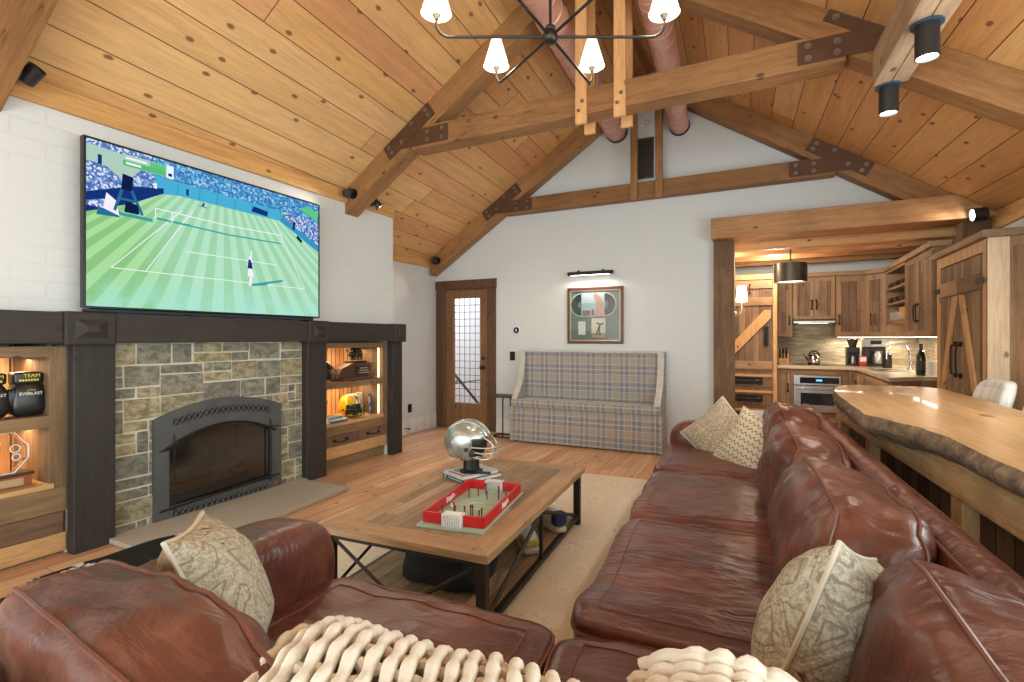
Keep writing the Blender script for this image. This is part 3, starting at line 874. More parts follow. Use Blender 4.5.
def ducts():
    for (p0, p1, r, lab) in (((-.90, 6.16, 3.77), (-.55, 1.3, 3.77), .105, 'copper spiral duct, the right-hand one of two under the ridge'),
                             ((-1.64, 6.16, 3.83), (-1.39, 1.3, 3.83), .122, 'copper spiral duct, the left-hand one of two under the ridge')):
        p0 = Vector(p0); p1 = Vector(p1)
        t = thing('ventilation_duct', lab, 'duct', tuple(p0))
        L = (p1 - p0).length
        mtx = frame(p0, p1 - p0, (0, 0, 1))
        b = MB(); n = 90
        b.tube([(L * i / n, 0, 0) for i in range(n + 1)], r, 28)
        # spiral seam
        turns = L / .16
        N = int(turns * 22)
        b.tube([(L * i / N, (r + .002) * math.cos(2 * PI * turns * i / N), (r + .002) * math.sin(2 * PI * turns * i / N)) for i in range(N + 1)], .004, 4)
        b.build('duct_pipe', M['copper'], t, smooth=35, matrix=mtx)
        c = MB()
        c.lathe([(r + .001, 0), (r + .01, 0), (r + .01, .03), (r + .001, .03)], 28, M=mtx @ Matrix.Rotation(PI / 2, 4, 'Y'))
        c.build('wall_collar', M['darkmetal'], t, smooth=30)
        for u in (1.2, 2.4):
            c = MB()
            c.lathe([(r + .001, -.02), (r + .007, -.02), (r + .007, .02), (r + .001, .02)], 28, M=mtx @ Matrix.Translation((u, 0, 0)) @ Matrix.Rotation(PI / 2, 4, 'Y'))
            c.build('joint_band', M['copper'], t, smooth=30)

def back_wall_things():
    # air vent, detector
    t = thing('air_vent', 'black wire mesh air vent between the timber posts of the back gable', 'vent', (-1.29, YB, 3.2))
    MB().box(-1.385, -1.195, YB - .012, YB, 3.215, 3.695).build('backing', M['black'], t)
    b = MB()
    for (x0, x1, z0, z1) in ((-1.385, -1.195, 3.215, 3.225), (-1.385, -1.195, 3.685, 3.695), (-1.385, -1.375, 3.215, 3.695), (-1.205, -1.195, 3.215, 3.695)):
        b.box(x0, x1, YB - .022, YB - .012, z0, z1)
    n = 16
    for i in range(-8, 18):
        for sg in (1, -1):
            za = 3.215 + i * .03; pts = []
            xa, xb = (-1.38, -1.20)
            z_a, z_b = (za, za + .18) if sg > 0 else (za + .18, za)
            # clip to the frame
            lo, hi = 3.22, 3.69
            u0, u1 = 0.0, 1.0
            dz = z_b - z_a
            for (lim, side) in ((lo, 0), (hi, 1)):
                u = (lim - z_a) / dz
                if (dz > 0) == (side == 0): u0 = max(u0, u)
                else: u1 = min(u1, u)
            if u1 - u0 > .05:
                b.tube([(xa + (xb - xa) * u0, YB - .015, z_a + dz * u0), (xa + (xb - xa) * u1, YB - .015, z_a + dz * u1)], .003, 4)
    b.build('mesh_grille', plain((96, 88, 78), .5, name='grille metal'), t)
    t = thing('smoke_detector', 'round white ceiling-style smoke detector above the black mesh vent', 'smoke detector', (-1.27, YB, 3.87))
    R = Matrix.Translation((-1.27, YB, 3.875)) @ Matrix.Rotation(PI / 2, 4, 'X')
    MB().lathe([(.062, 0), (.062, .018), (.052, .03), (.035, .034), (0, .034)], 24, M=R).build('body', M['white'], t, smooth=40)
    MB().lathe([(.032, .034), (.032, .036), (.022, .036), (.022, .034)], 20, M=R).build('ring', plain((190, 190, 186), .5), t)
    struct(MB().box(-1.395, -1.185, YB - .03, YB - .001, 3.70, 4.2).build('trim_5', M['trimwhite']))
    # thermostat, switch, outlet, door stop
    t = thing('thermostat', 'round white wall thermostat with a dark dial beside the door', 'thermostat', (-3.015, YB, 1.405))
    R = Matrix.Translation((-3.015, YB, 1.405)) @ Matrix.Rotation(PI / 2, 4, 'X')
    MB().lathe([(.058, 0), (.058, .014), (.05, .022), (.042, .022)], 28, M=R).build('rim', M['white'], t, smooth=40)
    MB().lathe([(.042, .023), (0, .024)], 28, M=R).build('dial', plain((24, 26, 32), .2), t)
    MB().lathe([(.02, .026), (0, .026)], 16, M=R @ Matrix.Diagonal((.6, 1, 1, 1))).build('readout', lamp_mat((120, 190, 255), 1.2), t)
    t = thing('light_switch', 'dark bronze light switch plate on the white wall under the thermostat', 'light switch', (-3.083, YB, 1.05))
    MB().box(-3.122, -3.044, YB - .006, YB, .995, 1.115).build('plate', M['darkmetal'], t, bevel=.002)
    MB().box(-3.1, -3.066, YB - .011, YB - .006, 1.02, 1.09).build('rocker', M['black'], t, bevel=.002)
    t = thing('wall_outlet', 'small black electrical outlet low on the white left wall', 'outlet', (XL, 5.55, .34))
    MB().box(XL, XL + .006, 5.51, 5.59, .285, .4).build('plate', M['black'], t, bevel=.002)
    MB().box(XL + .006, XL + .009, 5.532, 5.568, .305, .335).box(XL + .006, XL + .009, 5.532, 5.568, .35, .38).build('socket', M['iron'], t, bevel=.002)
    t = thing('door_stop', 'small metal spring door stop on the left baseboard', 'door stop', (XL + .02, 5.45, .09))
    MB().tube([(XL + .018, 5.42, .09), (XL + .085, 5.42, .09)], .006, 8).build('rod', M['darkmetal'], t)
    MB().lathe([(0, 0), (.011, 0), (.011, .018), (0, .018)], 12, M=Matrix.Translation((XL + .085, 5.42, .09)) @ Matrix.Rotation(PI / 2, 4, 'Y')).build('tip', M['black'], t)

def door():
    fr = MB().box(-4.325, -4.2, YB - .022, YB + .0, 0, 2.0).box(-3.47, -3.335, YB - .022, YB, 0, 2.0).box(-4.335, -3.325, YB - .03, YB, 2.0, 2.125)
    fr.box(-4.2, -4.185, YB, YB + .13, 0, 2.0).box(-3.485, -3.47, YB, YB + .13, 0, 2.0).box(-4.2, -3.47, YB, YB + .13, 1.985, 2.0)
    root = struct(fr.build('door_1', boards('dark door casing', [(92, 62, 40)], 'zx', knots=.3, dark=(50, 32, 20), contrast=.4), bevel=.004))
    wd = boards('stained door timber', [(140, 98, 56)], 'zx', lift=1.0, knots=.5, dark=(70, 42, 22), contrast=.4, kscale=3)
    b = MB()
    y0, y1 = YB + .01, YB + .055
    b.box(-4.183, -4.04, y0, y1, .01, 1.985).box(-3.6, -3.487, y0, y1, .01, 1.985).box(-4.04, -3.6, y0, y1, .01, .37).box(-4.04, -3.6, y0, y1, 1.87, 1.985)
    leaf = b.build('door_leaf', wd, root, bevel=.003)
    MB().box(-4.04, -3.6, YB + .03, YB + .034, .37, 1.87).build('pane', M['pane'], root)
    g = MB()
    for i in range(1, 5):
        x = -4.04 + .44 * i / 5
        g.box(x - .0025, x + .0025, YB + .024, YB + .03, .37, 1.87)
    for i in range(1, 15):
        z = .37 + 1.5 * i / 15
        g.box(-4.04, -3.6, YB + .024, YB + .03, z - .003, z + .003)
    g.build('wire_grid', M['iron'], root)
    for z, r in ((1.015, .026), (.885, .03)):
        q = MB().lathe([(r, 0), (r, .012), (.012, .016), (.012, .04)] + ([(.028, .045), (.03, .06), (.02, .07), (0, .072)] if z < 1 else [(0, .04)]), 16, M=Matrix.Translation((-3.545, YB + .01, z)) @ Matrix.Rotation(PI / 2, 4, 'X'))
        q.build('knob' if z < 1 else 'deadbolt', M['black'], root, smooth=40)
    t = thing('stair_handrail', 'dark metal handrail sloping down, seen through the door glass', 'handrail', (-4.3, 7.0, 0))
    MB().tube([(-4.75, 7.0, .90), (-3.86, 7.0, .005)], .022, 10).build('rail', M['iron'], t, smooth=True)
    MB().tube([(-4.5, 7.0, .64), (-4.52, 7.0, .58), (-4.56, 7.02, .55), (-4.56, 8.2, .55)], .01, 8).build('bracket', M['iron'], t, smooth=True)

def picture():
    t = thing('picture_light', 'slim black picture lamp bar on the wall over the framed record', 'picture light', (-1.99, YB, 2.09))
    MB().box(-2.25, -1.66, YB - .13, YB - .085, 2.085, 2.13).build('lamp_bar', M['iron'], t, bevel=.012)
    for x in (-2.12, -1.8):
        MB().tube([(x, YB, 2.13), (x, YB - .06, 2.15), (x, YB - .1, 2.13)], .009, 8).build('arm', M['iron'], t, smooth=True)
    MB().box(-2.2, -1.71, YB - .122, YB - .096, 2.083, 2.086).build('diffuser', lamp_mat((255, 246, 230), 8), t)
    l = light('picture lamp', 'AREA', (-1.955, YB - .11, 2.075), 5, (255, 244, 226), .5, .03)
    l.rotation_euler = (math.radians(-22), 0, 0)
    t = thing('framed_record', 'framed gold-trim record display with sleeve and photo hanging above the plaid bench', 'picture', (-1.92, YB, 1.58))
    X0, X1, Z0, Z1 = -2.283, -1.559, 1.228, 1.94
    b = MB(); w = .035
    for (a, c, e, f) in ((X0, X1, Z0, Z0 + w), (X0, X1, Z1 - w, Z1), (X0, X0 + w, Z0 + w, Z1 - w), (X1 - w, X1, Z0 + w, Z1 - w)):
        b.box(a, c, YB - .03, YB, e, f)
    b.build('frame', plain((104, 58, 38), .3, name='mahogany frame'), t, bevel=.006)
    b = MB(); q = w; w2 = w + .012
    for (a, c, e, f) in ((X0 + q, X1 - q, Z0 + q, Z0 + w2), (X0 + q, X1 - q, Z1 - w2, Z1 - q), (X0 + q, X0 + w2, Z0 + q, Z1 - q), (X1 - w2, X1 - q, Z0 + q, Z1 - q)):
        b.box(a, c, YB - .024, YB - .004, e, f)
    b.build('gilt_slip', plain((206, 188, 158), .3, .5, name='gilt'), t)
    MB().box(X0 + q, X1 - q, YB - .012, YB - .002, Z0 + q, Z1 - q).build('mat_board', plain((104, 114, 108), .7, name='grey green mat'), t)
    cz = 1.72; cx = -1.945
    def stad(x0, x1, r, y, mat, nm):
        n = 16; pts = []
        for i in range(n + 1):
            a = -PI / 2 + PI * i / n; pts.append((x1 + r * math.cos(a), cz + r * math.sin(a)))
        for i in range(n + 1):
            a = PI / 2 + PI * i / n; pts.append((x0 + r * math.cos(a), cz + r * math.sin(a)))
        MB().prism(pts[::-1], 'y', y, y + .002).build(nm, mat, t)
    stad(cx - .15, cx + .15, .148, YB - .0145, plain((222, 222, 214), .6), 'opening_bevel')
    for sx in (-1, 1):
        rt = Matrix.Translation((cx + sx * .15, YB - .0148, cz)) @ Matrix.Rotation(PI / 2, 4, 'X')
        MB().lathe([(.138, 0), (.138, .0015), (0, .0015)], 40, M=rt).build('record', plain((26, 24, 26), .25, name='vinyl'), t)
        MB().lathe([(.045, .0016), (.045, .0025), (0, .0025)], 28, M=rt).build('record_label', plain((96, 112, 142), .5), t)
    # record sleeve: pale sky, seated figure shape in warm tone, dark foot
    y = YB - .020
    s = MB().box(cx - .15, cx + .15, y, y + .002, cz - .15, cz + .15, 0)
    s.box(cx - .15, cx + .03, y - .0006, y, cz - .06, cz + .02, 1)
    s.prism([(cx + .02, cz - .15), (cx + .15, cz - .15), (cx + .14, cz + .02), (cx + .09, cz + .1), (cx + .05, cz + .13), (cx + .01, cz + .1), (cx + .04, cz + .02)], 'y', y - .0012, y, 2)
    s.box(cx - .14, cx - .03, y - .0014, y, cz - .14, cz - .07, 3)
    s.box(cx - .02, cx + .02, y - .0014, y, cz - .14, cz - .06, 3)
    s.ball((cx + .035, y, cz + .115), (.03, .002, .03), 10, 2)
    s.build('record_sleeve', [plain((190, 212, 220), .5), plain((150, 186, 200), .5), plain((188, 150, 132), .5), plain((112, 76, 78), .5)], t)
    MB().box(-2.14, -2.045, YB - .0145, YB - .012, 1.34, 1.51).build('plaque', plain((222, 222, 216), .5), t)
    s = MB().box(-1.965, -1.785, YB - .0145, YB - .012, 1.305, 1.55)
    s.box(-1.965, -1.785, YB - .0149, YB - .0145, 1.305, 1.36, 1)
    s.tube([(-1.9, YB - .0152, 1.34), (-1.875, YB - .0152, 1.42), (-1.855, YB - .0152, 1.46)], .009, 6, 2)
    s.tube([(-1.85, YB - .0152, 1.335), (-1.865, YB - .0152, 1.40), (-1.855, YB - .0152, 1.46)], .009, 6, 2)
    s.tube([(-1.9, YB - .0152, 1.49), (-1.85, YB - .0152, 1.47), (-1.81, YB - .0152, 1.485)], .011, 6, 2)
    s.build('photo', [plain((214, 208, 190), .4), plain((170, 150, 118), .5), plain((70, 62, 60), .5)], t)
    MB().box(X0 + q, X1 - q, YB - .0265, YB - .0255, Z0 + q, Z1 - q).build('glazing', M['pane'], t)
# ------------------------------------------------------------------ television
def television():
    Y0, Y1, Z0, Z1 = 1.56, 3.348, 1.482, 2.516
    x = -3.64
    t = thing('television', 'large flat television on the white brick wall showing a tennis match', 'television', (-3.7, 2.45, 1.48))
    b = MB().box(x - .045, x - .004, Y0, Y1, Z0, Z1)
    w = .012
    for (a, c, e, f) in ((Y0, Y1, Z0, Z0 + w), (Y0, Y1, Z1 - w, Z1), (Y0, Y0 + w, Z0 + w, Z1 - w), (Y1 - w, Y1, Z0 + w, Z1 - w)):
        b.box(x - .004, x + .002, a, c, e, f)
    b.build('bezel', plain((20, 22, 24), .35, name='tv bezel'), t, bevel=.002)
    MB().box(-3.775, x - .046, 1.62, 3.3, 1.50, 2.39).build('rear_dark_block', plain((20, 26, 40), .6, name='tv rear'), t, bevel=.01)  # dark navy block filling the space behind the screen
    # the picture: flat shapes in the screen plane
    S0, S1, T0, T1 = Y0 + w, Y1 - w, Z0 + w, Z1 - w
    es = 1.0
    def em(c): return lamp_mat(c, es, 'screen colour')
    g = NT('screen court grass')
    uvs = g.sep(g.obj())
    u = g.m('DIVIDE', g.m('SUBTRACT', uvs[1], S0), S1 - S0); v = g.m('DIVIDE', g.m('SUBTRACT', uvs[2], T0), T1 - T0)
    q = g.m('DIVIDE', g.m('SUBTRACT', u, .49), g.m('SUBTRACT', 1.16, v))
    fr = g.m('FRACT', g.m('MULTIPLY', q, 11.0))
    c = g.mix(g.m('GREATER_THAN', fr, .5), rgb(160, 214, 172), rgb(182, 228, 198))
    cl = g.mix(g.m('GREATER_THAN', fr, .5), rgb(140, 200, 130), rgb(172, 222, 158))
    c = g.mix(g.step(u, .1, .35), cl, c)
    haze = g.m('MULTIPLY', g.m('SUBTRACT', 1.0, g.step(v, .02, .26)), g.step(g.noise(g.obj(), 9, 3), .2, .7))
    c = g.mix(g.m('MULTIPLY', haze, .8), c, rgb(168, 230, 216))
    g.emit(c, es)
    k = NT('screen crowd')
    n = k.vor(k.obj(), 80, out='Color'); s = k.sep(n)[0]
    k.emit(k.ramp(s, [(0, rgb(70, 108, 176)), (.3, rgb(120, 160, 212)), (.55, rgb(206, 220, 242)), (.7, rgb(90, 120, 190)), (.9, rgb(232, 232, 244))], True), es)
    k2 = NT('screen far stand')
    n = k2.vor(k2.obj(), 70, out='Color'); s = k2.sep(n)[0]
    k2.emit(k2.ramp(s, [(0, rgb(60, 120, 186)), (.4, rgb(104, 180, 222)), (.7, rgb(80, 146, 200)), (.9, rgb(160, 208, 232))], True), es)
    mats = [g.mat, k.mat, k2.mat, em((74, 176, 214)), em((52, 150, 196)), em((238, 248, 250)), em((22, 50, 120)), em((40, 110, 150)), em((96, 200, 130)), em((176, 206, 190)), em((150, 220, 140)), em((60, 160, 160)), em((250, 240, 250)), em((88, 190, 120)), em((16, 30, 70))]
    GR, CR, CR2, WALL, WALL2, WHT, NAVY, TEAL, GREEN, PALE, LG, SHAD, PLAYER, SC2, DK = range(15)
    b = MB(); lay = [0]
    def poly(pts, m):
        lay[0] += 1
        xx = x - .0035 + lay[0] * .00004
        vs = [(xx, S0 + (S1 - S0) * min(1, max(0, p[0])), T0 + (T1 - T0) * min(1, max(0, p[1]))) for p in pts]
        n = len(vs)
        # orient towards +X
        ar = sum(vs[i][1] * vs[(i + 1) % n][2] - vs[(i + 1) % n][1] * vs[i][2] for i in range(n))
        if ar < 0: vs = vs[::-1]
        b._add(vs, [tuple(range(n))], m)
    def line(p, q, w, m):
        d = Vector((q[0] - p[0], (q[1] - p[1]) * .58)); nrm = Vector((-d.y, d.x)).normalized() * w / 2
        nx, ny = nrm.x, nrm.y / .58
        poly([(p[0] + nx, p[1] + ny), (q[0] + nx, q[1] + ny), (q[0] - nx, q[1] - ny), (p[0] - nx, p[1] - ny)], m)
    poly([(0, 0), (1, 0), (1, 1), (0, 1)], GR)
    poly([(.0, .56), (.136, .66), (.249, .776), (.249, 1), (0, 1)], CR)
    poly([(0, .87), (.06, .86), (.11, .80), (.16, .87), (.18, .93), (.1, .96), (0, .97)], PALE)
    poly([(.22, .87), (.78, .862), (1, .772), (1, 1), (.22, 1)], CR2)
    poly([(.22, .762), (.30, .785), (.544, .781), (.769, .779), (.784, .864), (.531, .870), (.29, .878), (.22, .885)], WALL)
    for xx in (.30, .385, .46, .54, .62, .70, .77): line((xx, .784), (xx + .004, .866), .004, WALL2)
    poly([(.769, .779), (1, .578), (1, .70), (.784, .85)], WALL2)
    poly([(.80, .80), (1, .64), (1, .83), (.9, .86), (.8, .86)], CR)
    poly([(.88, .93), (.99, .85), (1, .93), (.93, .96)], GREEN)
    poly([(.62, .80), (.70, .79), (.705, .83), (.63, .845)], NAVY)
    poly([(0, .56), (.136, .66), (.249, .775), (.249, .81), (.136, .77), (0, .68)], NAVY)
    poly([(.0, .60), (.05, .60), (.06, .66), (0, .63)], CR)
    poly([(.03, .555), (.1, .56), (.1, .60), (.035, .60)], TEAL)
    poly([(.05, .60), (.1, .57), (.09, .66), (.06, .70)], PLAYER)
    line((.118, .80), (.085, .60), .010, TEAL); line((.125, .80), (.175, .60), .010, TEAL); line((.1, .68), (.155, .68), .008, TEAL)
    poly([(.105, .74), (.14, .74), (.145, .83), (.11, .84)], DK); poly([(.115, .60), (.165, .60), (.16, .66), (.12, .67)], DK)
    line((.1, .585), (.21, .58), .012, SHAD); line((.22, .60), (.35, .595), .008, SHAD)
    # court lines and net
    for (p, q) in (((.074, .242), (.28, .62)), ((.187, .244), (.348, .675)), ((.28, .62), (.32, .69)), ((.074, .242), (.914, .237)), ((.914, .237), (.776, .66)), ((.776, .66), (.735, .775)), ((.33, .41), (.75, .41)), ((.348, .675), (.36, .70))):
        line(p, q, .0032, WHT)
    poly([(.22, .663), (.512, .645), (.776, .66), (.779, .588), (.518, .572), (.225, .597)], SHAD) if False else None
    line((.22, .665), (.512, .650), .004, WHT); line((.512, .650), (.777, .662), .004, WHT)
    line((.225, .60), (.512, .582), .006, SHAD); line((.512, .582), (.778, .592), .006, SHAD)
    for xx in (.22, .28, .777): line((xx, .59), (xx, .665), .004, WHT)
    # players, shadow
    line((.651, .235), (.784, .285), .010, SHAD); line((.62, .225), (.70, .245), .012, SHAD)
    line((.613, .215), (.618, .30), .012, PLAYER); poly([(.60, .29), (.632, .29), (.622, .35), (.605, .35)], WHT); poly([(.60, .35), (.625, .35), (.62, .42), (.605, .42)], NAVY)
    line((.612, .42), (.612, .445), .010, PLAYER); line((.62, .40), (.618, .49), .006, PLAYER)
    line((.398, .745), (.405, .775), .008, NAVY); line((.385, .75), (.42, .745), .004, SHAD)
    line((.338, .80), (.338, .845), .010, NAVY); line((.22, .795), (.22, .83), .008, PLAYER)
    line((.865, .68), (.895, .64), .016, DK); line((.04, .86), (.04, .92), .012, NAVY); line((.845, .73), (.85, .80), .012, DK)
    # score panel
    poly([(.108, .89), (.258, .89), (.258, .966), (.108, .966)], PALE); poly([(.111, .893), (.255, .893), (.255, .928), (.111, .928)], SC2)
    poly([(.20, .928), (.255, .928), (.255, .963), (.20, .963)], GREEN); poly([(.259, .885), (.285, .885), (.285, .972), (.259, .972)], WHT)
    for (a, c_, z) in ((.12, .19, .945), (.12, .17, .912)): line((a, z), (c_, z), .008, WHT)
    poly([(.265, .90), (.279, .90), (.279, .92), (.265, .92)], NAVY)
    b.build('screen', mats, t)
    s = thing('soundbar', 'long dark soundbar lying on the mantel under the television', 'soundbar', (-3.69, 2.4, 1.46))
    MB().box(-3.76, -3.662, 1.60, 3.30, 1.459, 1.481).build('body', plain((22, 34, 40), .4, name='soundbar body'), s, bevel=.005)
    MB().box(-3.662, -3.659, 1.62, 3.28, 1.462, 1.478).build('grille', plain((40, 54, 60), .8, name='soundbar cloth'), s)

# ------------------------------------------------------------------ shelves beside the fire
def built_in(Y0, Y1, n0, n1, zb, zt, shelf, drawers, lab, led_y):
    t = thing('built_in_cabinet', lab, 'cabinet', (-4.0, (Y0 + Y1) / 2, 0))
    xf, xb = -3.785, -4.26
    pieces('stile', M['dk_zy'], t, [(xf - .03, xf, Y0, n0, zb - .03, 1.252), (xf - .03, xf, n1, Y1, zb - .03, 1.252)], .003)
    MB().box(xf - .03, xf, n0, n1, zt, 1.252).build('top_rail', M['dk_yz'], t, bevel=.003)
    MB().box(xb, xf + .004, n0 - .02, n1 + .02, zb - .03, zb).build('niche_floor', M['gold_yx'], t, bevel=.003)
    MB().box(xb - .015, xb, Y0, Y1, zb, 1.26).build('back_panel', M['ribs'], t)
    pieces('side_panel', M['plk_zx'], t, [(xb, xf - .03, n0 - .02, n0, zb, 1.26), (xb, xf - .03, n1, n1 + .02, zb, 1.26)])
    MB().box(xb, xf - .005, n0, n1, shelf[0], shelf[1]).build('shelf', M['dk_yz'], t, bevel=.003)
    MB().box(xb, xf - .03, n0, n1, zt, zt + .02).build('niche_ceiling', M['gold_yx'], t)
    q = MB()
    for (z0, z1) in ((shelf[1] + .01, zt - .01), (zb + .01, shelf[0] - .01)):
        for yy in led_y: q.box(xf - .05, xf - .042, yy[0], yy[1], z0, z1)
    for z in (zt - .006, shelf[0] - .006): q.box(xb + .02, xb + .028, n0 + .03, n1 - .03, z, z + .005)
    q.build('led_strip', M['led'], t)
    # drawer fronts
    for d in drawers:
        (a, c, z0, z1, kind) = d
        o = MB().box(xf - .03, xf + (.006 if kind == 'drawer' else .0), a, c, z0, z1).build('drawer' if kind == 'drawer' else 'front_board', M['drawer_dark'] if kind == 'drawer' else M['gold_yz'] if kind == 'gold' else M['dk_yz'], t, bevel=.003)
        if kind == 'drawer':
            ym = (a + c) / 2; zz = (z0 + z1) / 2 + .005; hw = .085
            h = MB().tube([(xf + .006, ym - hw, zz), (xf + .03, ym - hw + .008, zz - .004), (xf + .038, ym - hw * .4, zz - .012), (xf + .038, ym + hw * .4, zz - .012), (xf + .03, ym + hw - .008, zz - .004), (xf + .006, ym + hw, zz)], .006, 6)
            h.box(xf + .006, xf + .012, ym - hw - .015, ym - hw + .015, zz - .014, zz + .014).box(xf + .006, xf + .012, ym + hw - .015, ym + hw + .015, zz - .014, zz + .014)
            h.build('handle', M['iron'], o)
    MB().box(xb, xf - .04, Y0, Y1, .0, .1).build('plinth', M['dk_yz'], t)
    return t

def helmet(name, label, cat, loc, rz, s, shell, mask, stripes=None, group=None, pads=None, lift=0):
    t = thing(name, label, cat, loc, rz, group, local=True)
    b = MB(); N, R = 56, 34
    rx, ry, rz_ = .142 * s, .112 * s, .13 * s
    cz = .118 * s
    def P(th, a):
        # local +X is the face; slight flattening at the back
        x = math.sin(th) * math.cos(a); y = math.sin(th) * math.sin(a); z = math.cos(th)
        f = 1 + .05 * max(0, -x) * max(0, -z)
        jaw = 1.0
        return Vector((x * rx * f, y * ry, z * rz_ + cz)), Vector((x, y, z))
    vid = {}
    def v(i, k):
        k %= N
        if (i, k) not in vid:
            vid[(i, k)] = len(b.v); b.v.append(P(PI * (i + .0001) / R, 2 * PI * (k + .5) / N)[0])
        return vid[(i, k)]
    sm = []
    for i in range(R):
        for k in range(N):
            th = PI * (i + .5) / R; a = 2 * PI * (k + 1) / N
            u = P(th, a)[1]
            brow = .30 - .12 * abs(u.y)
            if u.x > .36 and -.62 < u.z < brow: continue
            if u.z < -.78: continue
            if u.x > .62 and u.z < brow: continue
            if u.x < -.2 and u.z < -.66: continue
            m = 0
            if stripes:
                if abs(u.y) < stripes[0] and u.z > -.5: m = 1
                if abs(u.y) < stripes[1] and u.z > -.5: m = 2
            b.f.append([v(i, k), v(i + 1, k), v(i + 1, k + 1), v(i, k + 1)]); b.mi.append(m)
    o = b.build('shell', shell, t, smooth=True)
    sd = o.modifiers.new('thick', 'SOLIDIFY'); sd.thickness = .007 * s; sd.offset = -1
    # raised crown ridges
    r = MB()
    for sg in (-1, 1):
        pts = []
        for i in range(15):
            an = math.radians(20 + 120 * i / 14)
            x = math.cos(an); z = math.sin(an)
            yy = sg * .36
            q = math.sqrt(1 - yy * yy)
            pts.append((x * q * rx * 1.005, yy * ry, z * q * rz_ * 1.01 + cz))
        r.tube(pts, .005 * s, 6)
        pts = []
        for i in range(13):
            an = 2 * PI * i / 12
            yx, yz = .35 * math.cos(an) - .15, .33 * math.sin(an) + .12
            q = math.sqrt(max(.05, 1 - yx * yx - yz * yz))
            pts.append((yx * rx * 1.01, sg * q * ry * 1.012, yz * rz_ + cz))
        r.tube(pts[2:11], .004 * s, 6)
    r.build('crown_ridge', shell[0], t, smooth=True)
    # padding, jaw pads, ear holes
    d = MB()
    d.ball((-.005 * s, 0, cz), (rx * .9, ry * .88, rz_ * .86), 20, 0, rings=12)
    d.build('padding', M['black'], t, smooth=True)
    j = MB()
    for sg in (-1, 1):
        j.ball((.055 * s, sg * ry * .86, cz - .055 * s), (.022 * s, .014 * s, .03 * s), 10)
        R_ = Matrix.Translation((.02 * s, sg * ry * .99, cz - .03 * s)) @ Matrix.Rotation(-sg * PI / 2, 4, 'X')
        j.lathe([(.013 * s, 0), (.013 * s, .004), (0, .004)], 14, M=R_)
    j.build('jaw_pad', M['black'], t, smooth=True)
    # face mask bars
    m = MB()
    def bar(zz, reach, half, r=.0042):
        pts = []
        for i in range(13):
            an = -half + 2 * half * i / 12
            pts.append((reach * math.cos(an * .95) * s, .108 * s * math.sin(an) / math.sin(half) if half > 0 else 0, cz + zz * s))
        pts[0] = (.05 * s, -.104 * s, cz + zz * s * .8); pts[-1] = (.05 * s, .104 * s, cz + zz * s * .8)
        m.tube(pts, r * s, 7)
    bar(-.022, .19, 1.05); bar(-.055, .185, 1.05); bar(-.088, .165, 1.05)
    for yy in (-.05, -.0, .05):
        xx = .19 * math.cos(1.05 * yy / .108)
        m.tube([(xx * s, yy * s, cz - .022 * s), (xx * s, yy * s, cz - .055 * s), ((xx - .02) * s, yy * s, cz - .088 * s)], .0042 * s, 7)
    for sg in (-1, 1):
        m.tube([(.105 * s, sg * .075 * s, cz + .045 * s), (.15 * s, sg * .06 * s, cz + .01 * s), (.172 * s, sg * .056 * s, cz - .022 * s)], .0042 * s, 7)
    m.build('face_mask', mask, t, smooth=True)
    return t

def fn_pillow_shape(w, h, th, n=30, M_=None, two=False):
    b = MB()
    def pt(u, v, sg):
        x = w / 2 * u * (1 - .085 * (1 - v * v) * abs(u)); y = h / 2 * v * (1 - .085 * (1 - u * u) * abs(v))
        f = max(0.0, (1 - abs(u) ** 2.6)) ** .62 * max(0.0, (1 - abs(v) ** 2.6)) ** .62
        z = sg * th * f
        z += .006 * mnoise.noise(Vector((x * 14, y * 14, sg * 3.0 + w))) * min(1, f * 3)
        return Vector((x, y, z))
    b.grid(lambda a, c: pt(2 * a - 1, 2 * c - 1, 1), n, n, 0)
    b.grid(lambda a, c: pt(2 * a - 1, 2 * c - 1, -1), n, n, 1 if two else 0, flip=True)
    loop = []
    for (f, g) in ((lambda s: s, lambda s: -1), (lambda s: 1, lambda s: s), (lambda s: -s, lambda s: 1), (lambda s: -1, lambda s: -s)):
        for i in range(16):
            s = -1 + 2 * i / 16; loop.append(pt(f(s), g(s), 0))
    return b, loop
def basis(c, n, up):
    n = Vector(n).normalized(); up = Vector(up); r = up.cross(n).normalized(); u = n.cross(r).normalized()
    m = Matrix((r, u, n)).transposed().to_4x4(); m.translation = Vector(c); return m
def throw_pillow(label, c, n, up, w, h, th, mats, pipe, group=None, spin=0.0):
    t = thing('throw_pillow', label, 'pillow', c, group=group)
    two = isinstance(mats, list)
    b, loop = fn_pillow_shape(w, h, th, two=two)
    mtx = basis(c, n, up) @ Matrix.Rotation(spin, 4, 'Z')
    b.build('cover', mats, t, smooth=True, matrix=mtx, uv=lambda co: (co.x, co.y))
    MB().tube(loop, .006, 6, closed=True).build('piping', pipe, t, smooth=True, matrix=mtx)
    return t

